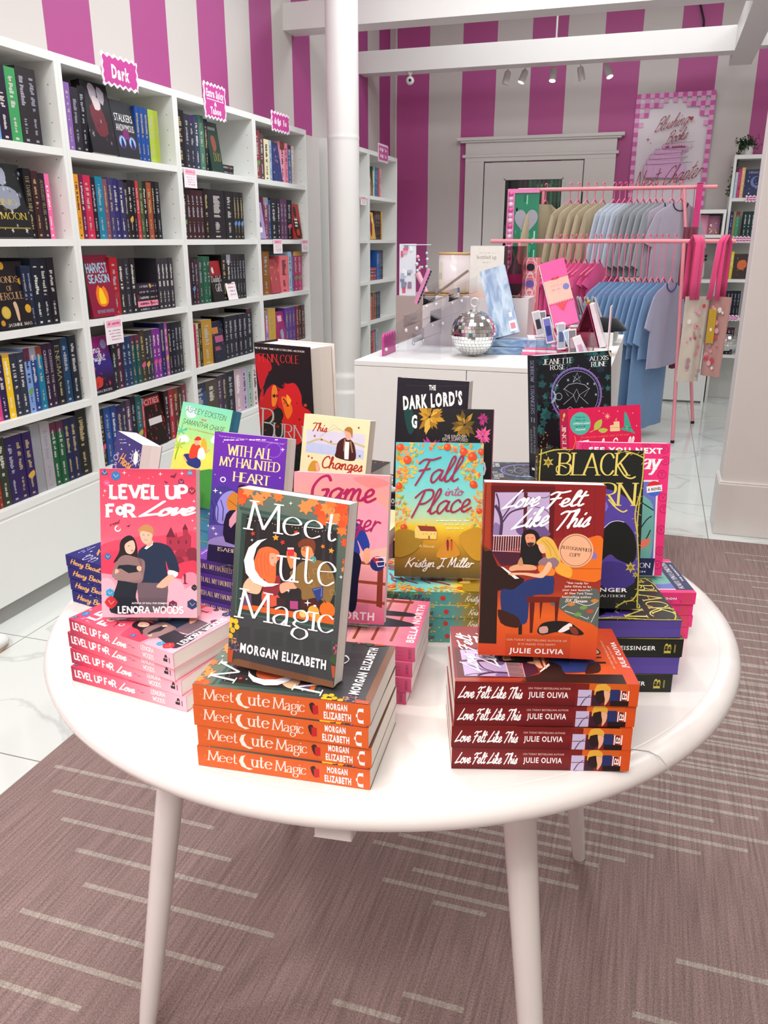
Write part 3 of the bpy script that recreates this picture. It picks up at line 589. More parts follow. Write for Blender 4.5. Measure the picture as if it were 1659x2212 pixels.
def c_seeyou(a):
    a.bg('f2387f'); a.setq([(1250,958),(1449,962.4),(1429,1248),(1238,1243)])
    for q in ((1265,968),(1300,975),(1395,970),(1435,975),(1437,1000),(1430,1030),(1432,1080),(1434,1105),(1428,1150),(1425,1195),(1420,1225),(1260,1020),(1250,1100)): a.ring(q,9,3,'d12c6e',10); a.text('VOTE'[int(q[0])%4],(q[0]-4,q[1]+4),(q[0]+4,q[1]+4),(q[0]-4,q[1]-5),'c4286a','sans',bold=.03)
    a.poly([(1260,1040),(1422,1042),(1413,1248),(1254,1243)],'f6e8f0'); a.poly([(1264,1044),(1418,1046),(1409,1248),(1258,1243)],'6f78c8')
    a.blob([(1300,1110),(1370,1075),(1396,1080),(1412,1110),(1405,1210),(1380,1212),(1290,1210)],'74b8ac')
    for q in ([(1375,1160),(1395,1130),(1408,1120)],[(1380,1185),(1395,1170),(1405,1150)],[(1320,1120),(1330,1160),(1320,1200)],[(1385,1090),(1400,1100),(1412,1108)]): a.line(q,2.5,'1f2a3a',True)
    a.blob([(1365,1180),(1385,1172),(1404,1168),(1400,1182),(1385,1190),(1370,1192)],'f4826a',2); a.circ((1330,1085),20,'f0a080'); a.blob([(1305,1090),(1320,1058),(1352,1070),(1350,1095),(1335,1075)],'6a3a2a',2)
    a.poly([(1254,1207),(1415,1211),(1409,1248),(1252,1243)],'27305a'); a.text('KAITLYN LONDON',(1262,1226),(1403,1231),(1263,1216),RW,'nib',.07); a.text('THE MISMATCH',(1300,1239),(1394,1241),(1300,1235),RW,'sans',bold=.02)
    a.text('SEE YOU NEXT',(1270,981),(1431,984),(1270,969),RW,'sans',bold=.05); a.text('Tuesday',(1268,1014),(1424,1018),(1276,980),RW,'nib',.09,.06)
    a.circ((1413,1061),16.5,'4a6ad0',20); a.up(); a.raw([a.uv((1413+16*math.cos(PI+PI*i/10),1059+15*math.sin(PI+PI*i/10))) for i in range(11)],'e0303a'); a.poly([(1396,1056),(1430,1052),(1430,1066),(1397,1070)],'f8f4f4'); a.text('A NOVEL',(1399,1066),(1428,1063),(1399,1060),'1f1f24','sans',bold=.04)
def s_seeyou(a):
    a.bg('ef3a80')
    for i in range(14): a.ring((.05+i*.07,.5+.3*math.sin(i*2)),.022,.008,'cf2c6c',10); a.text('VOTE'[i%4],(.04+i*.07,.9),(.065+i*.07,.9),(.04+i*.07,.55),'d23074','sans',bold=.03)
    a.rect(.05,.3,.5,.7,'e0337a'); a.text('SEE YOU NEXT TUESDAY',(.06,.62),(.48,.62),(.06,.4),RW,'sans',bold=.03); a.text('KAITLYN LONDON',(.53,.6),(.86,.6),(.53,.42),RW,'sans',bold=.04); a.rect(.9,0,.97,1,'e0456a')
def c_jean(a):
    a.bg('171b21'); a.setq([(270,135),(1015,72),(1080,1230),(300,1330)])
    scatter(a,(270,80,1080,1250),130,['1f4a4c','24585a','1a3c3e','2f6e6c','22344a'],22,52,7,'leaf',lambda u,v:(u-.5)**2+(v-.35)**2>.05 or u<.2)
    for k in range(44): a.line([(680+236*math.cos(k*.143),490+236*math.sin(k*.143)),(680+(262 if k%3 else 280)*math.cos(k*.143+.04),490+(262 if k%3 else 280)*math.sin(k*.143+.04))],4,'9a86d0')
    a.ring((680,490),250,16,'7a62b8',40); a.ring((680,490),225,5,'9aa6c8',40); a.ring((680,490),258,4,'b9a0e0',40)
    l='b3c4d2'
    for q in ([(550,580),(655,490),(550,430),(600,500)],[(805,570),(705,490),(815,420),(760,500)],[(640,370),(680,280),(720,370),(640,310),(720,310),(640,370)],[(650,490),(680,430),(710,490),(680,560),(650,490)],[(560,640),(620,600),(680,640),(740,600),(800,640)],[(545,440),(600,390),(680,375),(760,390),(810,430)]): a.line(q,5,l)
    a.blob([(420,440),(455,500),(420,570),(465,545),(470,480)],'8fc0c8',3); a.ring((500,505),32,5,l,16)
    for q in ((480,400),(860,380),(490,600),(880,480),(590,350),(790,380)): a.star(q,18,l,5,.3)
    scatter(a,(300,850,480,1020),18,['d98a3a','8a4a2a','c9c9b9','e8b04a'],6,16,8,'spark'); a.blob([(985,75),(1010,95),(1012,130),(995,110)],'d9c9a9',2)
    a.text('JEANETTE',(335,215),(628,190),(334,168),RW,'nib',.07); a.text('ROSE',(410,260),(556,249),(408,218),RW,'nib',.07); a.text('ALEXIS',(803,170),(988,155),(801,132),RW,'nib',.07); a.text('RUNE',(822,224),(972,212),(820,182),RW,'nib',.07)
def s_jean(a):
    a.bg('141720'); a.text('SORROW & STRANGERS',(.04,.7),(.47,.7),(.04,.3),'7f88a8','nib',.09); a.rect(.5,.3,.54,.4,'8a8fa8'); a.rect(.5,.6,.54,.7,'8a8fa8'); a.text('JEANETTE ROSE',(.57,.45),(.8,.45),(.57,.25),'9aa0b4','sans'); a.text('ALEXIS RUNE',(.6,.8),(.8,.8),(.6,.6),'9aa0b4','sans'); a.rect(.92,.3,.94,.7,RW)
def c_jingle(a):
    a.bg('dc2258'); a.setq([(575,705),(1280,657),(1290,1750),(610,1830)])
    a.circ((697,838),100,'54c0aa',24); 
    for i,(t,c) in enumerate((('Perfect for','2f6a8a'),('fans of','2f6a8a'),('Gilmore Girls','ffffff'),('and','2f6a8a'),('Charmed','ffffff'))): a.text(t,(650-(30 if i==2 else 0),790+i*28),(745+(30 if i==2 else 0),784+i*28),(650,772+i*28),c,'sans',bold=.02)
    a.blob([(830,890),(840,830),(905,795),(900,860),(860,890)],'b6cc54',2); a.blob([(870,890),(920,875),(965,890),(930,918),(890,915)],'b6cc54',2); a.line([(790,915),(860,880)],5,'d9d070')
    a.poly([(985,850),(1020,845),(1020,815),(1075,812),(1080,900),(985,905)],'f2d8a2'); a.line([(1048,812),(1047,780)],4,'f2b060'); a.line([(985,872),(1080,868)],4,'d99a6a')
    a.blob([(1128,722),(1160,770),(1190,870),(1225,922),(1180,905),(1080,885),(1118,865),(1122,790)],'3fae9a',2); a.line([(1120,862),(1188,870)],9,'2a7a6c'); a.ring((1148,866),10,4,'e8c84a',8)
    a.star((960,768),34,'f6b4a0',8,.3)
    for q in ((880,720),(1040,800),(1205,735),(920,740),(1060,720),(700,990),(1240,850)): a.star(q,9,'ffd9c9')
    a.text("It's the most romantic time of the year",(705,972),(1170,935),(704,955),'f2824a','sans',bold=.01); a.line([(640,950),(650,1000),(620,1080)],5,'e8a83a',True); a.text('Jingle Spells',(690,1120),(1230,1080),(710,990),RW,'script',.05)
def s_jingle(a):
    a.bg('b3154a'); a.blob([(.03,.4),(.05,.3),(.07,.5),(.05,.6)],'d9c95a',2); a.blob([(.07,.6),(.08,.5),(.1,.6),(.08,.7)],'e8a83a',2); a.text('JINGLE SPELLS',(.13,.75),(.6,.75),(.13,.3),'f8e8d8','nib',.07)
def c_haunt(a):
    a.bg((0,'6f2fb0'),(.3,'5d2fa6'),(.6,'463c9a'),(.85,'2c2460'),(1,'241b50')); a.setq([(1045,315),(1520,370),(1445,1310),(970,1240)])
    a.ring((1430,450),50,8,'8550c8'); a.ring((1093,655),16,7,'efeaf8'); a.blob([(1000,760),(1100,700),(1200,740),(1400,720),(1480,800),(1470,1000),(1000,1000)],'3f3a8c'); a.blob([(1040,860),(1090,760),(1170,740),(1180,860),(1120,960),(1050,960)],'8f8fdc')
    for x in (1020,1050,1085): a.line([(x,950),(x+6,860),(x-10,800)],6,'2c2a6a'); 
    a.blob([(980,1000),(1060,980),(1200,1010),(1440,1000),(1440,1130),(985,1100)],'6a62b8'); a.blob([(975,1100),(1080,1060),(1180,1090),(1440,1080),(1430,1180),(975,1170)],'9a94d4')
    a.blob([(1120,790),(1160,745),(1200,770),(1205,860),(1150,890),(1118,850)],'c9822a'); a.line([(1130,800),(1190,850)],5,'8a5418'); a.blob([(1190,710),(1250,700),(1270,820),(1210,850)],'1c1430'); a.blob([(1110,900),(1200,880),(1330,1000),(1300,1100),(1100,1100)],'171335',3); a.blob([(1130,940),(1190,860),(1205,900),(1140,1000)],'d9a0b0',2)
    for x,y,r in ((1490,445,16),(1040,735,20),(1075,750,14),(1020,1005,18),(1038,1045,16),(1100,390,6),(1470,640,8),(1040,620,6)): a.star((x,y),r,RW)
    a.text('"A gorgeous queer romance full of both literal and metaphorical magic"',(1070,350),(1505,412),(1070,340),'d9c2ee','sans'); a.marks(1065,1510,372,9,'e6d6f4',2)
    a.text('WITH ALL',(1130,480),(1420,517),(1138,408),'f5e39a','nib',.09,.12); a.text('MY HAUNTED',(1075,555),(1465,602),(1082,492),'f5e39a','nib',.09,.12); a.text('HEART',(1165,665),(1400,696),(1172,600),'f5e39a','nib',.09,.12)
    a.poly([(985,1120),(1450,1170),(1445,1310),(970,1240)],'1f1a4a'); a.text('ISABEL STERLING',(1050,1165),(1420,1208),(1052,1138),'f5e9c0','nib',.08)
def s_haunt(a):
    a.bg((0,'5a2ca0'),(.5,'3f1f80'),(1,'2f1668')); a.text('WITH ALL MY HAUNTED HEART',(.04,.65),(.55,.65),(.04,.3),'f5e39a','nib',.08); a.star((.58,.48),.01,'f5e39a'); a.text('ISABEL STERLING',(.62,.64),(.93,.64),(.62,.34),'f0e0d0','nib',.08)
def c_ash(a):
    a.bg((0,'7cd8b6'),(.3,'a4e08c'),(.5,'d8e45a'),(.62,'e8e060'),(.7,'2a9ac0'),(1,'1f78a8')); a.setq([(850,50),(1180,110),(1062,770),(727,681)])
    a.blob([(870,90),(900,80),(940,110),(930,150),(880,150)],'ccefe2'); a.blob([(1040,290),(1100,250),(1150,290),(1150,320),(1050,320)],RW); a.blob([(820,280),(860,262),(890,290),(880,310),(820,305)],RW)
    for q in ((835,240),(820,330)):
        for k in range(7): a.line([q,(q[0]+45*math.cos(k),q[1]+35*math.sin(k)-10)],9,'5cc09a' if q[1]<300 else 'a8c84a')
    a.line([(820,340),(800,400),(790,450)],8,'8aa83a')
    a.blob([(850,400),(900,390),(965,430),(960,480),(900,480)],'26357a',3); a.blob([(890,390),(910,330),(945,320),(968,345),(960,400),(900,420)],'e0452a',3); a.blob([(925,300),(945,290),(962,305),(955,330),(930,330)],'efb088',3); a.blob([(925,300),(945,275),(970,285),(968,300)],'d9302a',2)
    a.blob([(975,300),(995,290),(1010,330),(1005,385),(970,370)],'f0b03a',3); a.blob([(955,360),(985,350),(1000,420),(950,420)],'f5f0ea',3); a.blob([(1000,370),(1035,360),(1010,385)],'efb088',2); a.blob([(845,395),(860,405),(880,440),(860,430)],'efb088',2)
    a.blob([(770,430),(850,450),(960,490),(1100,480),(1080,560),(740,560)],'e9dc62'); a.blob([(735,560),(1100,500),(1062,770),(727,681)],'3f8f3a')
    a.text('ASHLEY ECKSTEIN',(868,112),(1130,178),(878,80),'1c2a2c','thin',.04); a.text('and',(972,170),(1003,180),(974,155),'e0502f','script',.07); a.text('SAMANTHA CHASE',(845,188),(1118,252),(857,158),'1c2a2c','thin',.04); a.text('New York Times Bestselling Author',(888,228),(1060,268),(889,218),'e0502f','sans')
def c_hexy(a):
    a.bg('24256f'); a.setq([(410,237),(573,325),(470,1010),(296,931)])
    w='e6e6f6'; a.marks(425,470,290,5,w,3); a.marks(430,475,310,5,w,4)
    a.circ((535,400),15,'f2f0e4',12); a.ring((535,400),26,3,w)
    for k in range(12): a.line([(535+30*math.cos(k*.52),400+36*math.sin(k*.52)),(535+42*math.cos(k*.52),400+50*math.sin(k*.52))],3,w)
    for q in ((400,400),(385,460),(500,540),(420,600),(380,560),(470,700)): a.ring(q,16,3,w,12); a.ring((q[0]+14,q[1]-22),7,2.5,w,8)
    a.text('Hexy',(418,428),(495,470),(448,372),'f3a84a','script',.06); a.text('Beast',(395,540),(500,590),(425,480),'f3a84a','script',.06)
    for q in ((495,325),(440,350),(560,480)): a.star(q,8,RW)
def s_hexy(a):
    a.bg('23246c'); a.text('Hexy Beast',(.06,.68),(.46,.68),(.08,.22),'f7b860','script',.06); a.circ((.55,.5),.015,'f2f0e4',8); a.ring((.55,.5),.025,.005,'d9d9f0',10); a.marks(.64,.92,.4,.2,'e6e6f6',5)
def c_burn(a):
    a.bg('151011'); a.setq([(15,65),(370,100),(425,900),(90,860)])
    a.blob([(25,150),(70,160),(120,190),(135,240),(110,280),(90,340),(70,380),(50,320)],'b3161d'); a.blob([(170,200),(190,240),(220,330),(280,330),(320,400),(330,470),(380,510),(400,620),(330,700),(250,720),(200,560),(180,480)],'c41a1e')
    a.blob([(60,430),(100,360),(150,340),(180,400),(170,500),(120,560),(80,600),(70,700),(110,760),(60,760)],'b3161d'); a.blob([(140,360),(165,350),(175,420),(160,480),(140,470)],'e07a1e'); a.blob([(200,420),(240,430),(270,500),(240,560),(210,480)],'e06a1a'); a.blob([(230,400),(262,440),(240,470)],'f09a2a',2)
    a.blob([(100,300),(170,210),(210,290),(215,360),(180,360),(160,330),(110,370),(85,420)],'151011'); a.blob([(150,510),(190,490),(215,540),(190,590),(155,560)],'1c1214'); a.line([(210,430),(232,455),(240,480)],6,'1c1010',True)
    for q in ((195,230),(215,210),(235,250),(260,280),(290,310)): a.blob([(q[0]-8,q[1]-20),(q[0]+6,q[1]-12),(q[0]+8,q[1]+25),(q[0]-4,q[1]+18)],'151011',2)
    scatter(a,(30,260,410,880),46,['151011','8a1218','c8401a','2a0e10','151011'],5,16,21,'leaf')
    a.text('NEW YORK TIMES BESTSELLING AUTHOR',(26,106),(334,134),(26,95),'e8e0dc','nib',.09); a.text('PENN COLE',(54,190),(304,204),(52,140),'cf3430','nib',.06)
    a.text('B',(85,690),(160,697),(85,500),'a9a4a4','nib',.05); a.text('URN',(160,680),(335,690),(160,590),'a9a4a4','nib',.06); a.text('OF THE',(165,727),(266,735),(165,697),'8f8888','nib',.06); a.text('EVERFLAME',(105,760),(300,775),(105,725),'8f8888','nib',.05)
def c_change(a):
    a.bg('f3e6b8'); a.setq([(335,570),(755,625),(665,1235),(245,1180)])
    a.poly([(345,660),(720,700),(705,800),(335,760)],'d9d6e6'); a.poly([(340,730),(710,790),(702,840),(330,790)],'c2cdea'); a.line([(345,740),(430,720),(520,750),(620,740),(715,770)],10,'c9bf8a',True)
    for q in ([(420,720),(520,640),(640,720)],[(430,700),(530,660),(640,700)]): a.line(q,4,'c9c4b8')
    a.blob([(530,790),(545,740),(590,715),(630,730),(652,770),(645,845),(530,825)],'4a2422',4); a.poly([(585,735),(618,740),(608,838),(582,835)],'f6f2f0'); a.line([(590,722),(580,790)],8,'a8865a'); a.line([(625,735),(635,800)],8,'a8865a')
    a.blob([(590,670),(612,662),(632,680),(625,725),(598,722)],'f3b09a'); a.blob([(588,672),(612,654),(640,668),(636,720),(626,690),(605,680)],'b07c38',3)
    a.blob([(345,880),(375,842),(410,850),(418,900),(350,905)],'d09a35'); a.blob([(395,855),(418,860),(415,900),(398,900)],'f3b09a',2)
    for q in ((395,700),(440,722),(500,735),(350,815),(372,825),(680,662),(680,820)): a.leaf(q,9,'a8482f',q[0])
    a.text('This',(378,668),(474,680),(392,622),'b3352c','script',.06); a.text('Changes',(432,880),(690,908),(448,815),'b3352c','script',.06)
def c_game(a):
    a.bg((0,'f59aa4'),(.25,'f7a58e'),(.42,'fbc49a'),(.55,'f8b2b0'),(.8,'ef93a4'),(1,'d9608a')); a.setq([(632,1025.5),(839,1034),(824,1358),(622,1349)])
    a.blob([(625,1160),(700,1120),(760,1105),(800,1090),(838,1115),(834,1190),(625,1200)],'eba0b4'); a.blob([(760,1040),(800,1036),(838,1050),(800,1062)],'f28a88')
    for q in ([(640,1215),(830,1228)],[(640,1255),(828,1270)],[(640,1295),(828,1312)]): a.line(q,6.5,'9a4a30')
    a.poly([(812,1228),(824,1228),(820,1322),(808,1318)],'8a3a2a')
    a.blob([(700,1140),(735,1130),(775,1142),(795,1185),(782,1200),(768,1175),(770,1210),(700,1210)],'2a3f98'); a.poly([(725,1140),(745,1140),(745,1210),(728,1210)],'f2f0f4'); a.circ((735,1120),14,'eba07c'); a.blob([(722,1115),(735,1098),(752,1108),(748,1120)],'5a2f22',2)
    a.blob([(700,1205),(772,1205),(770,1265),(764,1325),(748,1325),(745,1250),(722,1325),(705,1325)],'191a35',3); a.blob([(783,1195),(796,1195),(792,1225),(782,1222)],'f0ad88',2)
    a.circ((811,1226),16,'2a2f74'); a.blob([(800,1216),(814,1210),(812,1228)],'b02a3a',2); a.line([(806,1213),(828,1212),(826,1230),(812,1232),(808,1222),(828,1220)],2.2,'f4eef0')
    a.text('Game',(664,1088),(804,1092),(678,1034),'b0245c','script',.055); a.text('Changer',(655,1150),(812,1156),(668,1104),'b0245c','script',.045)
    a.text('BELLA NORTH',(640,1343),(803,1349),(641,1326),'fbeef2','sans',bold=.03)
def s_game(a):
    a.bg((0,'d0587e'),(1,'c24a72')); a.text('Game Changer',(.06,.72),(.45,.72),(.08,.25),'fbe3ea','script',.06); a.text('BELLA NORTH',(.5,.68),(.84,.68),(.5,.34),'fbeef2','sans',bold=.03)
    a.ring((.9,.38),.016,.005,'3a1a2a',12); a.ring((.9,.62),.016,.005,'3a1a2a',12); a.text('FOREVER',(.975,.18),(.975,.85),(.955,.18),'5a2a3c','sans')
def c_dark(a):
    a.bg('23222c'); a.setq([(950,292),(1410,322),(1372,1010),(905,985)])
    a.blob([(990,500),(1040,480),(1060,600),(1020,640)],'1f4a48'); a.blob([(1090,700),(1200,650),(1290,800),(1180,900)],'2a2448'); a.line([(1000,340),(1200,350),(1400,345)],4,'33323c')
    a.text('THE',(1155,370),(1199,372),(1155,340),RW,'sans',bold=.04); a.text("DARK LORD'S",(985,488),(1368,456),(982,408),RW,'sans',bold=.05); a.text('GUIDE TO',(1040,602),(1330,585),(1038,524),RW,'sans',bold=.05)
def s_dark(a):
    a.bg('222127'); a.text('THE',(.05,.35),(.1,.35),(.05,.15),RW,'sans',bold=.04); a.text("DARK LORD'S GUIDE",(.05,.82),(.5,.82),(.05,.42),RW,'sans',bold=.05); a.blob([(.9,.5),(.92,.35),(.95,.5),(.92,.6)],RW,2); a.rect(0,.95,1,1,'a9a9ae')
def c_twist(a):
    a.bg('18161b'); a.setq([(1115,475),(1570,480),(1562,1130),(1105,1120)])
    g=random.Random(5)
    for cx,cy,R_,cols in ((1190,520,100,('c9982c','a87a22','e0b548')),(1400,560,85,('8a6a24','6a5220','b8922f')),(1200,700,90,('8a2470','b53a94','6a1c58')),(1300,690,60,('6a4a18','8a6420')),(1510,620,60,('e0659c','c84a86')),(1510,530,40,('9a2a6a','b53a84')),(1180,880,70,('8a6420','5a2450'))):
        for k in range(44):
            an=g.uniform(0,6.28); r=R_*g.uniform(.35,1); a.up(); c=(cx+r*.55*math.cos(an),cy+r*.55*math.sin(an)); d=(math.cos(an)*r*.45,math.sin(an)*r*.45); e=(-math.sin(an)*r*.16,math.cos(an)*r*.16)
            a.raw([a.uv((c[0]-d[0],c[1]-d[1])),a.uv((c[0]+e[0],c[1]+e[1])),a.uv((c[0]+d[0],c[1]+d[1])),a.uv((c[0]-e[0],c[1]-e[1]))],g.choice(cols))
    a.text('THE KINGDOM',(1280,628),(1412,630),(1280,611),'d9d4d4','sans'); a.text("ISN'T SUPPOSED",(1268,644),(1422,648),(1268,627),'d9d4d4','sans'); a.text('TO FALL',(1305,663),(1380,665),(1305,648),'c0408a','sans')
    a.text('TWISTED',(1150,825),(1535,830),(1150,735),'b9b4bc','sans',bold=.03); a.text('KINGDOM',(1150,940),(1538,945),(1150,862),'b9b4bc','sans',bold=.03)
def s_twist(a):
    a.bg('15141a'); a.text('TWISTED KINGDOM',(.05,.7),(.7,.7),(.05,.3),'e6e2e6','sans',bold=.04)
def plain_spine(c,tc,t):
    def f(a):
        a.bg(c); a.text(t,(.1,.68),(.75,.68),(.1,.32),tc,'sans',bold=.02)
    return f
def cover_mesh(w,h,t,cf,sf,base,spinecol=None,ov=0):
    mb=MB(); e=.0006; b=lin(base); sc=spinecol or base
    mb.box((0,0,0),(w+ov,e,h),base); mb.box((0,t-e,0),(w+ov,t,h),base); mb.box((0,0,0),(e,t,h),sc)
    if cf: cf(Art(mb,(0,-.00004,h),(1,0,0),(0,0,-1),w+ov,h))
    if sf: sf(Art(mb,(-.00004,0,h),(0,0,-1),(0,1,0),h,t))
    return mb
BOOKS={}
def make_book(key,M,label,w,h,t,cf,sf,base,spine,pg='w',group=None,hard=False,ov=0):
    """first copy builds the meshes, later ones share them"""
    if key in BOOKS: return dup(BOOKS[key],M=M,label=label,group=group)
    r=empty('hardcover_book' if hard else 'paperback_book',label,'book',M=M,group=group)
    cover_mesh(w,h,t,cf,sf,base,spine,ov).build('cover',INK,r)
    p=MB(); i=.004 if hard else .0004
    # page block: front edge slightly rounded back
    pr=[(.0007,.0008),(w-i*.6,.0008),(w-i*1.5-.0006,t*.5),(w-i*.6,t-.0008),(.0007,t-.0008)] if not hard else [(.002,.003),(w-.004,.003),(w-.006,t*.5),(w-.004,t-.003),(.002,t-.003)]
    p.loft([[(x,y,i) for x,y in pr],[(x,y,h-i) for x,y in pr]],'f3eee6',0,False); p.build('pages',PAGES[pg],r)
    BOOKS[key]=r; return r
def lay(x,y,z,yaw,h,t,flip=False):
    """matrix for a book lying face up: spine to the viewer, head to the left; (x,y) = left front corner"""
    A=Matrix(((0,0,-1),(1,0,0),(0,-1,0))).to_4x4()
    T=Matrix.Translation((x,y,z))@Matrix.Rotation(R(yaw),4,'Z')
    return T@Matrix.Translation((h,0,t))@A
def stand_m(x,y,z,yaw,tilt,roll):
    yw,tl,rl=R(yaw),R(tilt),R(roll)
    ex=Vector((math.cos(yw),math.sin(yw),0)); n=Vector((-math.sin(yw),math.cos(yw),0)); Z=Vector((0,0,1))
    ez=Z*math.cos(tl)+n*math.sin(tl); ey=n*math.cos(tl)-Z*math.sin(tl)
    x2=ex*math.cos(rl)+ez*math.sin(rl); z2=ez*math.cos(rl)-ex*math.sin(rl)
    M=Matrix((x2,ey,z2)).transposed().to_4x4(); M.translation=Vector((x,y,z)); return M
def easel(M,w,t,zs,label,uc=.5,wl=.075):
    """clear acrylic display easel holding a leaning book: back plate, ledge, front lip, foot"""
    r=empty('display_stand',label,'display stand',M=Matrix.Translation(M.translation),group='clear stands holding the display books'); L=Matrix.Translation(-M.translation)@M
    x0=w*uc-wl/2; x1=x0+wl
    def pc(n,a,b):
        m=MB(); vs=[(x,y,z) for x in (a[0],b[0]) for y in (a[1],b[1]) for z in (a[2],b[2])]
        vs=[L@Vector(v) for v in vs]; m.mesh_(vs,[(0,1,3,2),(4,6,7,5),(0,4,5,1),(2,3,7,6),(0,2,6,4),(1,5,7,3)],'ffffff'); return m.build(n,ACR,r)
    pc('front_lip',(x0,-.0045,-.003),(x1,-.0025,.028)); pc('ledge',(x0,-.0045,-.0045),(x1,t+.004,-.0025)); pc('back_plate',(x0+.01,t+.002,-.003),(x1-.01,t+.004,.12))
    d=zs-M.translation.z; bk=L@Vector((x0,t+.05,0)); f0=L@Vector((x0,-.004,0)); m=MB()
    pts=[L@Vector((x0,0,0)),L@Vector((x1,0,0)),L@Vector((x1,t+.05,0)),L@Vector((x0,t+.05,0))]
    m.mesh_([Vector((p.x,p.y,d+.0003)) for p in pts]+[Vector((p.x,p.y,d+.0023)) for p in pts],[(0,3,2,1),(4,5,6,7),(0,1,5,4),(1,2,6,5),(2,3,7,6),(3,0,4,7)]); m.build('foot_plate',ACR,r)
    return r

# ---------------------------------------------------------------- room shell
def stripe_mat(n,axis,start,period,mg='b34c8c'):
    m,nt,b=newmat(n); tc=N(nt,'ShaderNodeTexCoord'); sp=N(nt,'ShaderNodeSeparateXYZ'); nt.links.new(tc.outputs['Object'],sp.inputs[0])
    wz=N(nt,'ShaderNodeTexNoise'); wz.inputs['Scale'].default_value=1.3; nt.links.new(tc.outputs['Object'],wz.inputs['Vector'])
    wm=N(nt,'ShaderNodeMath',operation='MULTIPLY_ADD'); wm.inputs[1].default_value=.02; wm.inputs[2].default_value=-.01-start; nt.links.new(wz.outputs[0],wm.inputs[0])
    ad=N(nt,'ShaderNodeMath',operation='ADD'); nt.links.new(sp.outputs[axis],ad.inputs[0]); nt.links.new(wm.outputs[0],ad.inputs[1])
    dv=N(nt,'ShaderNodeMath',operation='DIVIDE'); dv.inputs[1].default_value=period; nt.links.new(ad.outputs[0],dv.inputs[0])
    fr=N(nt,'ShaderNodeMath',operation='FRACT'); nt.links.new(dv.outputs[0],fr.inputs[0])
    lt=N(nt,'ShaderNodeMath',operation='LESS_THAN'); lt.inputs[1].default_value=.5; nt.links.new(fr.outputs[0],lt.inputs[0])
    mx=N(nt,'ShaderNodeMix',data_type='RGBA'); mx.inputs[6].default_value=lin('cdc7c3')+(1,); mx.inputs[7].default_value=lin(mg)+(1,)
    nt.links.new(lt.outputs[0],mx.inputs[0]); nt.links.new(mx.outputs[2],b.inputs['Base Color']); b.inputs['Roughness'].default_value=.5
    n2=N(nt,'ShaderNodeTexNoise'); n2.inputs['Scale'].default_value=40; nt.links.new(tc.outputs['Object'],n2.inputs['Vector'])
    bp=N(nt,'ShaderNodeBump'); bp.inputs['Strength'].default_value=.06; nt.links.new(n2.outputs[0],bp.inputs['Height']); nt.links.new(bp.outputs[0],b.inputs['Normal'])
    return m
def tile_mat():
    m,nt,b=newmat('marble_tile'); tc=N(nt,'ShaderNodeTexCoord'); sp=N(nt,'ShaderNodeSeparateXYZ'); nt.links.new(tc.outputs['Object'],sp.inputs[0]); gs=[]
    for ax,off in ((0,2.05),(1,-.33)):
        a=N(nt,'ShaderNodeMath',operation='ADD'); a.inputs[1].default_value=off+12; nt.links.new(sp.outputs[ax],a.inputs[0])
        d=N(nt,'ShaderNodeMath',operation='DIVIDE'); d.inputs[1].default_value=.6; nt.links.new(a.outputs[0],d.inputs[0])
        f=N(nt,'ShaderNodeMath',operation='FRACT'); nt.links.new(d.outputs[0],f.inputs[0])
        s=N(nt,'ShaderNodeMath',operation='SUBTRACT'); s.inputs[1].default_value=.5; nt.links.new(f.outputs[0],s.inputs[0])
        q=N(nt,'ShaderNodeMath',operation='ABSOLUTE'); nt.links.new(s.outputs[0],q.inputs[0])
        g=N(nt,'ShaderNodeMath',operation='GREATER_THAN'); g.inputs[1].default_value=.4965; nt.links.new(q.outputs[0],g.inputs[0]); gs.append(g)
    mx=N(nt,'ShaderNodeMath',operation='MAXIMUM'); nt.links.new(gs[0].outputs[0],mx.inputs[0]); nt.links.new(gs[1].outputs[0],mx.inputs[1])
    nz=N(nt,'ShaderNodeTexNoise'); nz.inputs['Scale'].default_value=.9; nz.inputs['Detail'].default_value=7; nz.inputs['Distortion'].default_value=1.6; nt.links.new(tc.outputs['Object'],nz.inputs['Vector'])
    cr=N(nt,'ShaderNodeValToRGB'); e=cr.color_ramp.elements; e[0].position=.485; e[0].color=lin('dbe1dd')+(1,); e[1].position=.515; e[1].color=lin('dbe1dd')+(1,)
    k=e.new(.5); k.color=lin('c6cbc8')+(1,); nt.links.new(nz.outputs[0],cr.inputs[0])
    c=N(nt,'ShaderNodeMix',data_type='RGBA'); c.inputs[7].default_value=lin('8d8a86')+(1,); nt.links.new(mx.outputs[0],c.inputs[0]); nt.links.new(cr.outputs[0],c.inputs[6])
    nt.links.new(c.outputs[2],b.inputs['Base Color']); b.inputs['Roughness'].default_value=.09; b.inputs['Specular IOR Level'].default_value=.6; return m
def slab(n,a,b,m,label=None):
    q=MB(); q.box(a,b); return struct(q.build(n,m),label)
slab('floor',(-2.6,-3,-.1),(4.5,8.1,0),tile_mat(),'glossy white marble tile floor')
slab('wall_left',(-2.6,-3,0),(-2.47,8.1,3.4),stripe_mat('left_wall_stripes',1,3.164-.622*12,.622,'a94686'),'side wall painted in magenta and off-white stripes')
slab('wall_back',(-2.47,8,0),(4.5,8.1,3.4),stripe_mat('back_wall_stripes',0,-2.458-.6115*4,.6115),'far wall painted in magenta and off-white stripes')
PLAIN=mat('off_white_paint','d9d5d1',.6,noise=.02)
slab('wall_right',(4.5,-3,0),(4.6,8.1,3.4),PLAIN); slab('wall_front',(-2.6,-3.1,0),(4.6,-3,3.4),PLAIN)
slab('ceiling',(-2.6,-3,3.4),(4.6,8.1,3.5),mat('ceiling_paint','cfcac6',.7,noise=.02))
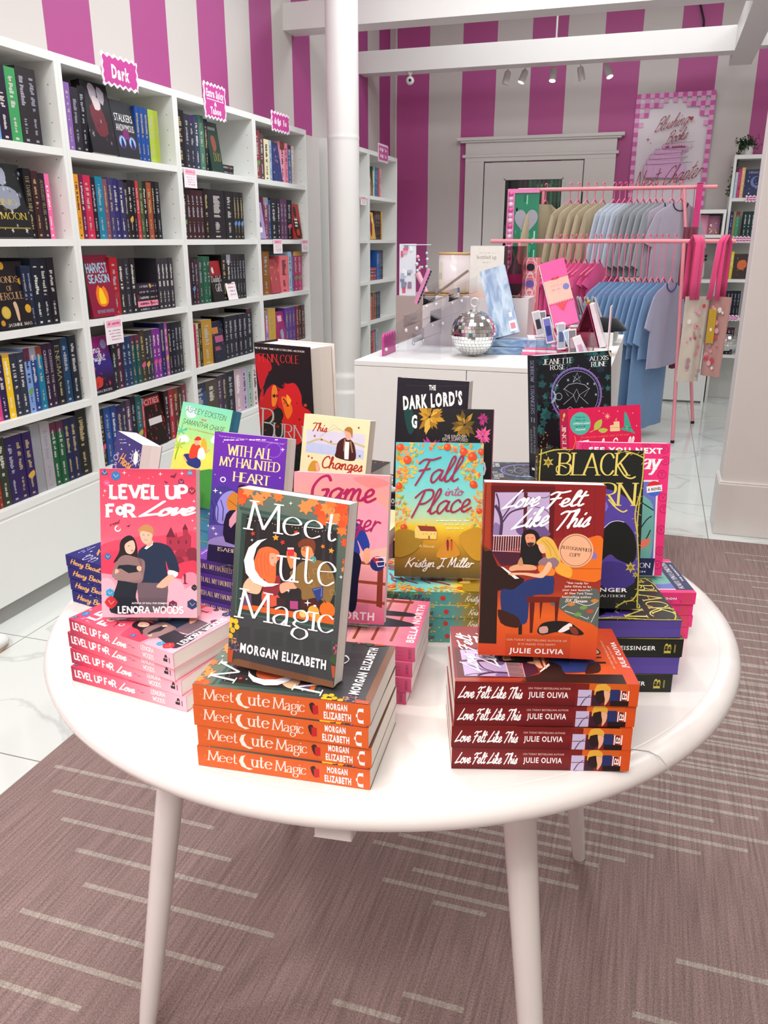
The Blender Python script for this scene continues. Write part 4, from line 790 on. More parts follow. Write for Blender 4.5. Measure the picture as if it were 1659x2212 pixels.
slab('trim_1',(-2.47,5.52,2.652),(4.5,5.70,2.807),WPAINT,'nearer white box beam crossing under the ceiling')
slab('trim_2',(-2.47,6.98,2.64),(.36,7.14,2.80),WPAINT,'farther white box beam carrying the camera')
slab('trim_3',(.36,.8,2.64),(.52,7.55,2.80),WPAINT,'white beam running away from the viewer at right')
slab('trim_4',(.52,6.98,2.66),(4.5,7.1,2.80),WPAINT,'short white cross beam at the right edge')
# square pillar at right with a wider base, round column at left
GREYP=mat('pillar_paint','d8d2ce',.5,noise=.02)
q=MB(); q.box((.386,4.088,.255),(.80,4.27,2.64)); q.box((.372,4.064,0),(.815,4.29,.257)); q.box((.376,4.072,.257),(.81,4.28,.265)); struct(q.build('trim_5',GREYP,bevel=.004),'off-white square pillar with a wider base at right edge')
q=MB(); q.lathe([(.135,0),(.135,.01),(.135,.43),(.135,.44),(.13,.45),(.112,.455),(.112,.465),(.112,.525),(.112,.535),(.106,.55),(.094,.56),(.094,.575),(.094,1.0),(.094,1.5),(.094,1.91),(.094,1.92),(.0955,1.925),(.0955,1.935),(.094,1.94),(.094,1.95),(.094,2.4),(.094,3.4)],(-1.845,4.93,0),32); struct(q.build('trim_6',WPAINT),'round white column in front of the far bookcases')
slab('trim_7',(-2.47,5.19,0),(-2.19,5.40,1.99),mat('filler_panel_paint','d3d0cc',.5),'white boxed filler panel beside the bookcase row')
# door
q=MB()
q.box((-1.786,7.955,0),(-1.615,8,2.085)); q.box((-.716,7.955,0),(-.45,8,2.085)); q.box((-1.786,7.95,2.04),(-.45,8,2.20)); q.box((-1.81,7.935,2.075),(-.43,8,2.10)); q.box((-1.86,7.9,2.215),(-.39,8,2.242)); q.box((-1.83,7.92,2.2),(-.415,8,2.216))
struct(q.build('trim_8',WPAINT,bevel=.003),'white door casing with a ledge on top')
d=MB(); X0,X1,G0,G1,Z0,Z1=-1.605,-.725,-1.42,-.89,.35,1.89
d.box((X0,7.965,0.01),(G0,7.99,2.03)); d.box((G1,7.965,0.01),(X1,7.99,2.03)); d.box((G0,7.965,Z1),(G1,7.99,2.03)); d.box((G0,7.965,.01),(G1,7.99,Z0))
for a,b in (((G0-.02,7.958,Z0),(G0+.01,7.97,Z1)),((G1-.01,7.958,Z0),(G1+.02,7.97,Z1)),((G0,7.958,Z1-.01),(G1,7.97,Z1+.02))): d.box(a,b)
dr=struct(d.build('door_1',WPAINT),'white half-glazed door in the far wall')
q=MB(); q.box((G0,7.975,Z0),(G1,7.98,Z1)); part(q.build('glass_pane',GLASS,dr),'clear glass pane in the door')
q=MB(); q.box((G0,7.992,Z0),(G1,7.996,Z1),'2b2a2c'); g=random.Random(2)
for i in range(40): x=g.uniform(G0,G0+.28); z=g.uniform(Z0,Z1); q.box((x,7.988,z),(x+g.uniform(.02,.08),7.992,z+g.uniform(.02,.14)),g.choice(['4a3a2c','1d2026','6a5a4a','3a3d44','8a8078']))
for i in range(16): q.box((-1.20+.018*i,7.982-.003*(i%2),Z0),(-1.183+.018*i,7.988,Z1-.01),g.choice(['1f8a62','2fa878','17704e','3fbf8c']))
for i in range(14): x=g.uniform(-1.15,-.93); q.box((x,7.98,1.82+g.uniform(-.02,.02)),(x+.02,7.985,1.835+g.uniform(0,.01)),'dff5ea')
part(q.build('view_behind_glass',PLASTIC,dr),'dark shelves and a shiny green curtain behind the glass')
q=MB()
for z in (1.72,1.05,.3): q.tube([(-.715,7.96,z-.05),(-.715,7.96,z+.05)],.007)
part(q.build('hinge',BLACKM,dr),'black hinges')
# rug
def rug_mat():
    m,nt,b=newmat('woven_rug'); tc=N(nt,'ShaderNodeTexCoord'); a=N(nt,'ShaderNodeAttribute',attribute_name='Col')
    mp=N(nt,'ShaderNodeMapping'); mp.inputs['Scale'].default_value=(170,5,1); nt.links.new(tc.outputs['Object'],mp.inputs[0])
    n1=N(nt,'ShaderNodeTexNoise'); n1.inputs['Scale'].default_value=1; n1.inputs['Detail'].default_value=2; nt.links.new(mp.outputs[0],n1.inputs['Vector'])
    n2=N(nt,'ShaderNodeTexNoise'); n2.inputs['Scale'].default_value=1.6; nt.links.new(tc.outputs['Object'],n2.inputs['Vector'])
    mp2=N(nt,'ShaderNodeMapping'); mp2.inputs['Scale'].default_value=(420,260,1); nt.links.new(tc.outputs['Object'],mp2.inputs[0])
    ck=N(nt,'ShaderNodeTexNoise'); ck.inputs['Scale'].default_value=1; nt.links.new(mp2.outputs[0],ck.inputs['Vector'])
    r1=N(nt,'ShaderNodeMapRange'); r1.inputs[1].default_value=.3; r1.inputs[2].default_value=.7; r1.inputs[3].default_value=.78; r1.inputs[4].default_value=1.2; nt.links.new(n1.outputs[0],r1.inputs[0])
    r2=N(nt,'ShaderNodeMapRange'); r2.inputs[3].default_value=.9; r2.inputs[4].default_value=1.1; nt.links.new(n2.outputs[0],r2.inputs[0])
    r3=N(nt,'ShaderNodeMapRange'); r3.inputs[1].default_value=.35; r3.inputs[2].default_value=.65; r3.inputs[3].default_value=.72; r3.inputs[4].default_value=1.2; nt.links.new(ck.outputs[0],r3.inputs[0])
    m1=N(nt,'ShaderNodeMath',operation='MULTIPLY'); nt.links.new(r1.outputs[0],m1.inputs[0]); nt.links.new(r2.outputs[0],m1.inputs[1])
    m2=N(nt,'ShaderNodeMath',operation='MULTIPLY'); nt.links.new(m1.outputs[0],m2.inputs[0]); nt.links.new(r3.outputs[0],m2.inputs[1])
    v=N(nt,'ShaderNodeVectorMath',operation='SCALE'); nt.links.new(a.outputs['Color'],v.inputs[0]); nt.links.new(m2.outputs[0],v.inputs[3]); nt.links.new(v.outputs[0],b.inputs['Base Color'])
    b.inputs['Roughness'].default_value=.95; b.inputs['Specular IOR Level'].default_value=.15
    bp=N(nt,'ShaderNodeBump'); bp.inputs['Strength'].default_value=.5; bp.inputs['Distance'].default_value=.002; nt.links.new(ck.outputs[0],bp.inputs['Height']); nt.links.new(bp.outputs[0],b.inputs['Normal']); return m
q=MB(); q.box((-1.482,-1.2,.0005),(2.4,3.965,.006),'8f7a76')
L_='a89e95'
SZ=[.0062]
def st(x0,x1,y,wd=.013):
    SZ[0]+=.000004; z_=SZ[0]; q.face([(x0,y-wd/2,z_),(x1,y-wd/2,z_),(x1,y+wd/2,z_),(x0,y+wd/2,z_)],L_)
for x0,x1,y in ((-1.43,-.98,1.52),(-1.365,-.898,1.432),(-1.271,-.806,1.348),(-1.168,-.699,1.268),(-1.08,-.618,1.182),(-1.161,-.681,1.078),(-1.143,-.785,.995),(-1.11,-.889,.918),(-1.05,-.7,.83),(-1.35,-.95,.74)): st(x0,x1,y)
for x0,x1,y in ((-.331,-.216,1.37),(-.454,-.117,1.40),(-.40,-.12,1.45),(-.513,-.037,1.508),(-.463,-.06,1.55),(-.42,.0,1.59),(-.38,.058,1.625),(-.45,-.316,1.078),(-.328,-.211,1.134),(.165,.62,1.372),(.086,.42,1.223),(.0,.3,1.13)): st(x0,x1,y)
g=random.Random(12)
for i in range(26):
    y=1.66+i*.043; s=.11+.055*((i*1.0)%8); st(-.33+.03*i+.05*(i%3),.12+.035*i+.07*((i*5)%4),y)
for i in range(30): y=2.0+i*.064; x=-.15+.02*i+.1*((i*3)%4); st(x,x+.45+.08*(i%3),y,.012); x2=x+.75; st(x2,x2+.6,y+.02,.012)
for i in range(22): y=1.5+i*.06; x=.5+.04*((i*7)%9); st(x,x+.5,y,.012)
for i in range(16): y=2.0+i*.11; x=-1.4+.05*((i*5)%7); st(x,x+.46,y)
for i in range(9): y=.1+i*.086; x=-.5+.09*i; st(x,x+.46,y); st(x+.8,x+1.3,y)
tag(q.build('area_rug',rug_mat()),'flat-woven mauve brown rug with staggered pale dashes under the table','rug')

# ---------------------------------------------------------------- round table
TC=(-.392,1.255)
t=empty('round_table','round white lacquered table on four splayed legs carrying the book stacks','table',(TC[0],TC[1],0))
q=MB(); q.lathe([(.001,.765),(.50,.765),(.5375,.765),(.5384,.7650),(.5390,.7642),(.5398,.7642),(.5404,.7650),(.5412,.7650),(.550,.7647),(.557,.7630),(.5635,.7592),(.5685,.753),(.5705,.746),(.5685,.738),(.562,.7325),(.55,.7295),(.52,.728),(.001,.728)],(0,0,0),128,'f1edea')
q.build('tabletop',TABLE,t)
q=MB(); cx,cy=-TC[0],-TC[1]
for pts in ([(.0,.895),(.023,.914),(.045,.916),(.058,.908),(.066,.892),(.072,.872)],): q.mesh_([(x+cx+d*.3,y+cy+d,.7654) for x,y in pts for d in (-.0007,.0007)],[(2*i,2*i+1,2*i+3,2*i+2) for i in range(len(pts)-1)],'8f8a88')
part(q.build('lacquer_crack',INK,t),'hairline crack in the lacquer near the rim')
q=MB(); q.lathe([(.40,.70),(.40,.728)],(0,0,0),48); q.box((-.40,-.03,.70),(.40,.03,.728)); q.box((-.03,-.40,.70),(.03,.40,.728)); q.build('apron',TABLE,t)
q=MB(); q.loft([[(.073,-.535,z),(.118,-.53,z),(.118,-.49,z),(.073,-.49,z)] for z in (.701,.73)],smooth=False); part(q.build('support_block',TABLE,t,bevel=.004),'small block under the front edge')
for sx,sy in ((-1,-1),(1,-1),(1,1),(-1,1)):
    q=MB(); n=9; a0,a1=.262,.348
    q.tube([(sx*(a0+(a1-a0)*k/n),sy*(a0+(a1-a0)*k/n),.725-(.725-.0066)*k/n) for k in range(n+1)],[.026-.010*k/n for k in range(n)]+[.0135],n=20); q.build('leg',TABLE,t)

# ---------------------------------------------------------------- books on the table
TZ=.7655
def stack(key,lab,x,y,yaw,h,t,w,cf,sf,base,spine,pg='w',n=4,jit=None,group=None,flip=False):
    zz=TZ
    nm=['bottom','second from bottom','third from bottom','top'] if n==4 else ['bottom','top'] if n==2 else ['bottom','middle','top']
    for i in range(n):
        j=jit[i] if jit else (0,0,0)
        M=lay(x+j[0],y+j[1],zz,yaw+j[2],h,t)
        if flip and i%2==1: # fore-edge towards the viewer
            M=M@Matrix.Translation((w,0,h))@Matrix.Rotation(PI,4,'Y')
        make_book(key,M,lab%nm[i],w,h,t,cf,sf,base,spine,pg,group); zz+=t+.0005
    return zz
def display(key,lab,pos,ang,w,h,t,cf,sf,base,spine,pg='w',zs=None,uc=.5,hard=False,stand=None,ov=0,group=None):
    if stand: pos=(pos[0],pos[1],max(pos[2],zs+.0085))
    M=stand_m(*pos,*ang); make_book(key+'_up',M,lab,w,h,t,cf,sf,base,spine,pg,group,hard,ov)
    if stand: easel(M,w,t,zs,stand,uc)
G='paperbacks on the round table'
S=[]
z=stack('meet','orange-spined paperback, %s of the stack at the table front',-.466,.722,5,.211,.0268,.14,c_meet,s_meet,'3f4246','e0672f',jit=[(0,0,0),(.001,.002,.3),(-.0015,.001,-.4),(0,.001,.6)],group='orange-spined paperbacks stacked at the table front')
display('meet','dark green paperback with crescent moon and orange leaves, propped at the table front',(-.441,.762,.885),(-2,9.5,-2.2),.137,.211,.027,c_meet,s_meet,'3f4246','e0672f',zs=z,uc=.5,stand='clear easel holding the dark green crescent moon paperback')
z=stack('love','dark red spined paperback, %s of the stack at the right front',-.177,.808,16.4,.209,.0288,.14,c_love,s_love,'8a1f1c','7a1a1c',jit=[(0,0,0),(-.001,0,-.3),(.001,.001,.4),(.001,.001,-.5)],group='dark red paperbacks stacked at the right front')
display('love','red and orange paperback with piano couple and round sticker, propped at right front',(-.161,.863,.891),(13,9.5,-.2),.1385,.207,.029,c_love,s_love,'8a1f1c','7a1a1c',zs=z,uc=.5,stand='clear easel holding the red piano paperback')
z=stack('level','pink spined paperback with dice, %s of the stack at left front',-.738,.842,-6.5,.20,.0228,.13,c_level,s_level,'ff8fa5','d84a66',jit=[(0,0,0),(-.004,.008,-2.5),(-.008,.012,-5),(-.001,.010,-6.8)],group='pink paperbacks stacked at the left front')
display('level','pink paperback with a standing couple, castle and dice, propped up at left',(-.683,.852,.868),(17.8,14.4,-.4),.131,.204,.0235,c_level,s_level,'ff8fa5','d84a66',zs=z,uc=.42,stand='clear easel holding the pink dice paperback',)
z=stack('hexy','navy paperback with orange lettering, %s of the stack at the left rim',-.915,1.07,-12,.19,.0205,.125,c_hexy,s_hexy,'24256f','23246c',jit=[(.003,-.002,0),(0,0,.5),(-.003,.002,0),(-.006,.004,-3)],group='navy paperbacks stacked at the left rim')
display('hexy_up','navy paperback turned sideways showing its pale fore-edge, propped at far left',(-.895,1.144,.857),(-38,13.6,.5),.13,.194,.034,c_hexy,s_hexy,'24256f','23246c',zs=z,stand='clear easel under the sideways navy paperback')
z=stack('haunt','dark purple spined paperback, %s of the stack behind the pink dice books',-.695,1.10,-9,.203,.0242,.13,c_haunt,s_haunt,'4a2f8c','4a2790',jit=[(.01,0,0),(.006,0,0),(.003,0,0),(.0,0,0)],group='purple paperbacks stacked behind the pink ones')
display('haunt','purple paperback with pale yellow title and moon, propped behind the pink dice book',(-.645,1.072,.866),(-8,13,.8),.134,.207,.027,c_haunt,s_haunt,'4a2f8c','4a2790',zs=z,stand='clear easel holding the purple moon paperback')
def s_ash(a):
    a.bg('3f93b8'); 
    for i in range(14): a.star((.05+i*.07,.3+.4*(i%2)),.01,'ffffff')
    for i in range(4): a.blob([(.1+i*.22,.5),(.13+i*.22,.35),(.17+i*.22,.5),(.15+i*.22,.6)],'ffffff',2)
z=stack('ash','teal beach paperback, %s of the stack near the far left rim',-.90,1.365,-14,.195,.024,.13,c_ash,s_ash,'8fd6a0','3f93b8','b',jit=[(0,0,0),(.003,0,1),(0,0,-1),(.002,0,0)],group='teal beach paperbacks at the far left rim')
display('ash','teal and yellow beach paperback with blue patterned edge, propped at the far left',(-.895,1.348,.866),(-14,18.9,-1.7),.132,.195,.026,c_ash,s_ash,'8fd6a0','3f93b8','b',zs=z,stand='clear easel holding the teal beach paperback')
sb=plain_spine('120d0f','cf3430','PENN COLE')
z=stack('burn2','thick black and red hardcover, %s of those lying under the standing one',-.76,1.475,-8,.24,.0495,.155,c_burn,sb,'151011','120d0f',n=3)
display('burn','thick black hardcover with a red burning face, standing tallest at the back left',(-.738,1.473,z+.006),(-22.9,-1,1.1),.157,.246,.063,c_burn,sb,'e4dad6','120d0f',zs=z,hard=True,ov=.002,stand='clear easel under the thick black and red hardcover')
z=stack('change','cream paperback, %s of the stack behind the purple moon book',-.60,1.30,-3,.19,.026,.125,c_change,plain_spine('f3e6b8','b3352c','This Changes'),'f3e6b8','f3e6b8',group='cream paperbacks behind the purple ones')
display('change','cream paperback with man in brown jacket and red script, propped at the middle back',(-.582,1.28,z+.01),(-2.5,12,-1.8),.126,.191,.027,c_change,None,'f3e6b8','f3e6b8',zs=z,stand='clear easel holding the cream paperback')
z=stack('game','rose-pink spined paperback with infinity mark, %s of the stack mid-table',-.462,.902,6,.203,.0208,.148,c_game,s_game,'ef93a4','cc5078',jit=[(-.008,.006,-1),(.0,.0,0),(0,.004,0),(.003,.004,1)],group='rose-pink paperbacks stacked in the middle')
display('game','pink sunset paperback with fence and football helmet, propped behind the dark green one',(-.441,.94,.862),(9.5,13.2,-.4),.132,.204,.0205,c_game,s_game,'ef93a4','cc5078',zs=z,stand='clear easel holding the pink sunset paperback',uc=.55)
z=stack('fall','olive and teal spined paperback, %s of the stack at the table centre',-.365,1.088,16,.21,.0208,.135,c_fall,s_fall,'e6a83a','5f8f5a',jit=[(.006,.002,0),(.003,.001,.4),(.004,0,-.4),(-.002,0,.2)],group='leafy paperbacks stacked at the table centre')
display('fall','turquoise paperback framed by autumn leaves, propped at the table centre',(-.349,1.133,.857),(12.7,13,.5),.135,.21,.02,c_fall,s_fall,'b08a34','5f8f5a',zs=z,uc=.48,stand='clear easel holding the turquoise autumn paperback')
z=stack('dark','black paperback with white block lettering, %s of the stack at the back',-.52,1.51,8,.216,.0262,.14,c_dark,s_dark,'23222c','222127',n=4,group='black paperbacks stacked at the back')
display('dark','charcoal paperback with white block title, propped at the back behind the floral one',(-.476,1.532,.88),(-2.8,7,0),.147,.222,.028,c_dark,s_dark,'23222c','222127',zs=z,stand='clear easel holding the charcoal paperback')
z=stack('twist','black paperback, %s of the stack behind the turquoise autumn book',-.40,1.29,8,.203,.0225,.135,c_twist,s_twist,'18161b','15141a','k',group='black floral paperbacks behind the turquoise one')
display('twist','black paperback with gold and magenta flowers, propped behind the turquoise book',(-.372,1.33,.868),(7,11,1),.133,.216,.026,c_twist,s_twist,'18161b','15141a','k',zs=z,stand='clear easel holding the black floral paperback')
z=stack('jean2','dark green and violet paperback, %s of the stack at back right',-.235,1.49,16,.213,.0392,.14,c_jean,s_jean,'171b21','2a2f5a',n=4,group='dark green paperbacks stacked at the back right',jit=[(0,0,0),(-.004,0,-1),(.002,0,1),(-.03,.0,0)])
display('jean','tall black paperback with a silver and violet magic circle, propped at the back right',(-.178,1.496,.934),(35,6.2,1.5),.155,.228,.036,c_jean,s_jean,'171b21','141720',zs=z,stand='clear easel under the magic circle paperback')
z=stack('jingle','crimson spined paperback, %s of the stack behind the hot pink one',-.155,1.348,17,.203,.0252,.128,c_jingle,s_jingle,'dc2258','b3154a',group='crimson paperbacks behind the bright pink ones',jit=[(0,0,0)]*4)
display('jingle','crimson paperback with teal witch hat and candles, propped second from the right back',(-.099,1.363,z+.01),(33,12.3,.2),.139,.215,.031,c_jingle,s_jingle,'dc2258','b3154a',zs=z,stand='clear easel under the crimson witch hat paperback')
z=stack('seeyou','bright pink spined paperback with rings, %s of the stack at the right',-.102,1.186,17,.21,.0195,.14,c_seeyou,s_seeyou,'27305a','ef3a80',jit=[(.0,0,0),(.004,.001,0),(.003,0,.5),(.004,0,-.5)],group='bright pink paperbacks stacked at the right')
display('seeyou','hot pink paperback with white title and round badge, propped at the right',(-.084,1.236,.856),(18.1,10,-1.1),.142,.21,.022,c_seeyou,s_seeyou,'f2387f','ef3a80',zs=z,stand='clear easel holding the hot pink paperback')
z=stack('thorn','black paperback with purple page edges, %s of the stack at right',-.133,1.006,17.3,.215,.0268,.145,c_thorn,s_thorn,'1f221d','1f221d','p',jit=[(0,0,0),(.006,.004,-.5),(.008,.004,-.5),(.004,.002,.4)],group='black thorny paperbacks stacked at the right',flip=True)
display('thorn','black paperback with yellow thorny border and purple art, propped at the right',(-.119,1.036,.881),(16,13.8,-.6),.142,.216,.029,c_thorn,s_thorn,'1f221d','1f221d','p',zs=z,stand='clear easel holding the black thorn paperback')

# ---------------------------------------------------------------- bookcases
def frame_m(o,er):
    """shelf frame: x = left to right for a viewer in front, y = into the shelf, z = up"""
    er=Vector(er); ein=Vector((0,0,1)).cross(er)
    M=Matrix((er,ein,Vector((0,0,1)))).transposed().to_4x4(); M.translation=Vector(o); return M
LEFT=lambda y: frame_m((-2.189,y,0),(0,1,0))
def bookcase(M,w,label,zs,d=.28,top=2.015,plinth=(.07,.385),name='bookcase',group=None,holes=True,bt=.026):
    r=empty(name,label,'bookcase',M=M,group=group); r['category']='bookcase'
    for s in (0,1):
        q=MB(); x0=0 if s==0 else w-.02; q.box((x0,0,0),(x0+.02,d-.004,top-.0005),'e9ebe8')
        if holes:
            xi=x0+.0202 if s==0 else x0-.0002
            z=.5
            while z<top-.06:
                for y in (.035,d-.06): q.face([(xi,y+.0025*math.cos(k*PI/3),z+.0025*math.sin(k*PI/3)) for k in range(6)],'6a6664',1)
                z+=.064
        q.build('side_panel',[LAM,INK],r)
    q=MB(); q.box((.02,.0005,top-.03),(w-.02,d-.006,top)); q.build('top_panel',LAM,r)
    q=MB(); q.box((.0005,d-.004,0.001),(w-.0005,d,top-.001)); q.build('back_panel',LAMB,r)
    for z in zs:
        q=MB(); q.box((.0203,.002,z-bt),(w-.0203,d-.0045,z)); q.build('shelf_board',LAM,r)
    if plinth:
        q=MB(); q.box((.0203,.001,plinth[0]),(w-.0203,.018,zs[0]-bt-.012)); q.box((.0203,.005,zs[0]-bt-.013),(w-.0203,.018,zs[0]-bt-.0005)); q.build('front_panel',LAM,r)
        q=MB(); q.box((.0203,.022,0.0),(w-.0203,.034,plinth[0])); part(q.build('kick_board',mat('grey_kick','9c9b98',.5),r),'grey kick board')
    return r
ORD='first second third fourth fifth sixth seventh eighth ninth tenth eleventh twelfth thirteenth fourteenth fifteenth sixteenth seventeenth eighteenth nineteenth twentieth twenty-first twenty-second twenty-third twenty-fourth'.split()
CN={'black':'141416','charcoal':'33343a','dark blue':'1c2450','navy':'14182e','blue':'2358a8','pale blue':'8fb4e0','teal':'0f6a7c','dark green':'16402c','green':'3a8a4c','lime green':'a6c03a','yellow':'e8c02a','orange':'e07a2a','red':'b8202a','dark red':'6a1420','hot pink':'dc3a80','pink':'ee8fb0','pale pink':'f2c8d4','purple':'5a2a8a','dark purple':'2c1a44','lilac':'a98ac8','white':'ecebe8','grey':'8a8a8e','brown':'5a3a2a','cream':'e8dcc0','mustard':'b88a28'}
CL={k:lin(v) for k,v in CN.items()}
def cname(h):
    c=[x**.45 for x in lin(h)]; return min(CL,key=lambda k:sum((a-b**.45)**2 for a,b in zip(c,CL[k])))
rng=random.Random(77); SPN={}
def spine_fn(col,text,seed):
    g=random.Random(seed); c=lin(col); lum=sum(c)/3
    tc=g.choice(['b0aca8','9a9ca6','a8986a','8a8e9c','c8c4be']) if lum<.35 else g.choice(['2a2430','e8e4e0','4a2a3a'])
    def f(a):
        a.bg(col)
        if g.random()<.2: a.rect(0,0,g.uniform(.06,.22),1,g.choice(['2a2c44','5a2340','20343c','7a3a2a','8a8a9a','3a2a5a','c9a24a']))
        if text: a.text(text,(.1,.72),(.62,.72),(.1,.26),tc,'nib' if g.random()<.5 else 'sans',**({} ))
        else: a.marks(.12,.55,.3,.4,tc,g.random())
        a.marks(.65,.86,.38,.26,tc,g.random()); a.rect(.93,.35,.96,.65,tc)
        if g.random()<.12: a.blob([(.6,.2),(.68,.1),(.72,.6),(.66,.9)],g.choice(['c9a24a','d0567e','5a8ac0','9a3a3a','6a9a5a']),2)
    return f
def ptok(t):
    """'colour/thickness mm^height cm*copies=TITLE' """
    g_=lambda c: (re.search(re.escape(c)+r'([0-9.]+)',t.split('=')[0]) or [None,None])[1]
    th=float(g_('/') or rng.randint(22,34))/1000; hh=float(g_('^') or rng.uniform(19.5,21.5))/100
    return [t[:6],th,hh,int(g_('*') or 1),t.split('=')[1] if '=' in t else None]
def shelf_fill(M,u0,z,toks,uname,row,fromright=False,inset=.03,end=None):
    """place books left to right; every book is a thing of its own"""
    u=u0; made=[]; prep=[]; fx=0; vs=0
    for t in toks:
        if isinstance(t,tuple): prep.append(t); fx+=t[1] if t[0]=='gap' else t[1]+.004 if t[0]=='face' else t[2]+.008
        else:
            p=ptok(t); vs+=(p[1]+.0007)*p[3]; prep.append(p)
    kf=(end-u0-fx)/vs if (end and vs) else 1; toks=prep
    for t in toks:
        if isinstance(t,tuple):
            k=t[0]
            if k=='gap': u+=t[1]; continue
            if k=='face':
                _,w_,h_,th,base,fn,desc,dy=t
                yaw=0; L=Matrix.Translation((u,-.012+dy+inset,z+.0008+.131*th))@Matrix.Rotation(R(-7.5),4,'X')
                b=make_book('face%d'%len(BOOKS),M@L,desc,w_,h_,th,fn,None,base,base); b['group']='face-out books on the shelves'; u+=w_+.004; continue
            if k=='facek': # keeps running position (book stands in front of others)
                _,uu,w_,h_,th,base,fn,desc,dy=t
                L=Matrix.Translation((uu,inset+dy,z+.0008))@Matrix.Rotation(R(-12),4,'X')
                b=make_book('face%d'%len(BOOKS),M@L,desc,w_,h_,th,fn,None,base,base); b['group']='face-out books on the shelves'; continue
            if k=='lay':
                _,cols,h_,w_=t; zz=z
                for i,c in enumerate(cols):
                    th=.022+.006*((i*7)%3)/2
                    A=Matrix(((0,0,-1),(1,0,0),(0,-1,0))).to_4x4(); L=Matrix.Translation((u+rng.uniform(0,.006),inset+.004,zz))@Matrix.Translation((h_,0,th))@A
                    b=make_book('ly%d'%len(BOOKS),M@L,'x',w_,h_,th,None,spine_fn(c,None,i),c,c); made.append((b,c,True)); zz+=th+.0004
                u+=h_+.008; continue
        t,th,hh,n,txt=t; th*=kf; hh*=1.1 if hh<.232 else 1.03; key='s%d'%len(BOOKS)
        for i in range(n):
            L=Matrix.Translation((u+th,inset+rng.uniform(0,.003),z+.0006))@Matrix(((0,-1,0),(1,0,0),(0,0,1))).to_4x4()
            b=make_book(key,M@L,'x',.14,hh,th,None,spine_fn(t,txt,rng.random()),t,t); made.append((b,t,False)); u+=th+.0007
    n=len(made); gname='books on the %s shelf, %s'%(row,uname)
    for i,(b,c,ly) in enumerate(made):
        k=(n-1-i) if fromright else i
        b['label']='%s book%s, %s from %s on %s shelf, %s'%(cname(c),' lying flat' if ly else '',ORD[min(k,23)],'right' if fromright else 'left',row,uname)
        b['group']=gname
    return u
ZS=[.42,.735,1.05,1.365,1.69]
U=['leftmost bookcase','bookcase under the Dark sign','bookcase under the two-line sign','bookcase nearest the column']
for i,(y,w_) in enumerate(((2.045,.803),(2.849,.803),(3.653,.803),(4.457,.728))):
    bookcase(LEFT(y),w_,['white bookcase cut by the left edge of view','white bookcase with the Dark sign on top','white bookcase with the tall two-line sign on top','white bookcase nearest the round column'][i],ZS,group='tall white bookcases along the side wall')
def fc(bg,items):
    def f(a):
        a.bg(*bg) if isinstance(bg,tuple) else a.bg(bg)
        for it in items:
            k=it[0]
            if k=='t': a.text(it[1],(it[2],it[5]),(it[3],it[5]),(it[2]+(it[8] if len(it)>8 else 0),it[4]),it[6],it[7])
            elif k=='c': a.circ((it[1],it[2]),it[3],it[4])
            elif k=='b': a.blob(it[1],it[2],2)
            elif k=='r': a.rect(*it[1:])
            elif k=='s': 
                g=random.Random(it[1])
                for _ in range(it[2]): a.star((g.random(),g.uniform(it[4],it[5])),g.uniform(.02,.06),g.choice(it[3]),5,.4,g.uniform(0,3))
    return f
M0,M1,M2,M3=LEFT(2.045),LEFT(2.849),LEFT(3.653),LEFT(4.457)
UN=U
# row keys: z tops from bottom; u measured from the bookcase's left side
T5,T4,T3,T2,T1=ZS
RN={T1:'top',T2:'second',T3:'third',T4:'fourth',T5:'bottom'}
ENDS={0:{1.69:.715,1.365:.722,1.05:.69,.735:.765,.42:.775},1:{1.69:.70,1.365:.665,1.05:.73,.735:.765,.42:.765},2:{1.69:.61,1.365:.69,1.05:.68,.735:.735,.42:.77},3:{1.69:.61,1.365:.68,1.05:.68,.735:.70}}
def fill(M,ui,z,u0,toks): shelf_fill(M,u0,z,toks,UN[ui],RN[z],fromright=(ui==0),end=ENDS.get(ui,{}).get(z))
fill(M0,0,T1,.40,['2a1a48/36^24','6a9ad0/32^24','241c30/34^23.5','3f9a5c/36^23.5','2c282c/34^23','2c282c/34^23'])
skull=fc('17191a',[('b',[(.3,.1),(.45,.05),(.55,.12),(.52,.25),(.4,.3),(.3,.22)],'9aa0b0'),('b',[(.2,.35),(.45,.3),(.75,.36),(.8,.55),(.5,.62),(.25,.55)],'8a90a0'),('s',4,26,['b8bcc8','6a7080','4a505c'],.1,.95),('r',.05,.86,.95,.88,'8a7a2a'),('t','KING',.1,.7,.48,.56,'c9b04a','nib'),('t','OF THE',.3,.6,.6,.63,'a8923a','nib'),('t','MOON',.18,.88,.66,.75,'d8bc4a','nib')])
fill(M0,0,T2,.32,['17181c/40^21','0f1014/36^22',('face',.175,.25,.03,'17191a',skull,'black book with silver skeletal figure, face out on second shelf, leftmost bookcase',.0),('gap',-.008),'141318/32^22=THE DARK IS MINE','3a1f22/30^21.5','241c28/28^21=ADVERSARY VILLAIN','ee6aa0/22^21'])
herc=fc('1a1518',[('t','BONDS',.2,.8,.22,.31,'c9a070','nib'),('t','OF',.42,.58,.36,.43,'c9a070','nib'),('t','HERCULES',.1,.95,.46,.56,'c9a070','nib'),('b',[(.5,.62),(.58,.6),(.62,.7),(.6,.88),(.54,.88),(.52,.72)],'c9a98a'),('c',.25,.75,.13,'b89a3a'),('c',.25,.75,.1,'c9ac4a'),('c',.9,.72,.09,'c99a2a'),('c',.85,.3,.07,'c99a2a'),('c',.4,.06,.08,'c99a2a'),('c',.1,.9,.06,'b98a2a'),('t','JASMINE MAS',.22,.92,.92,.965,'e6e2dc','nib')])
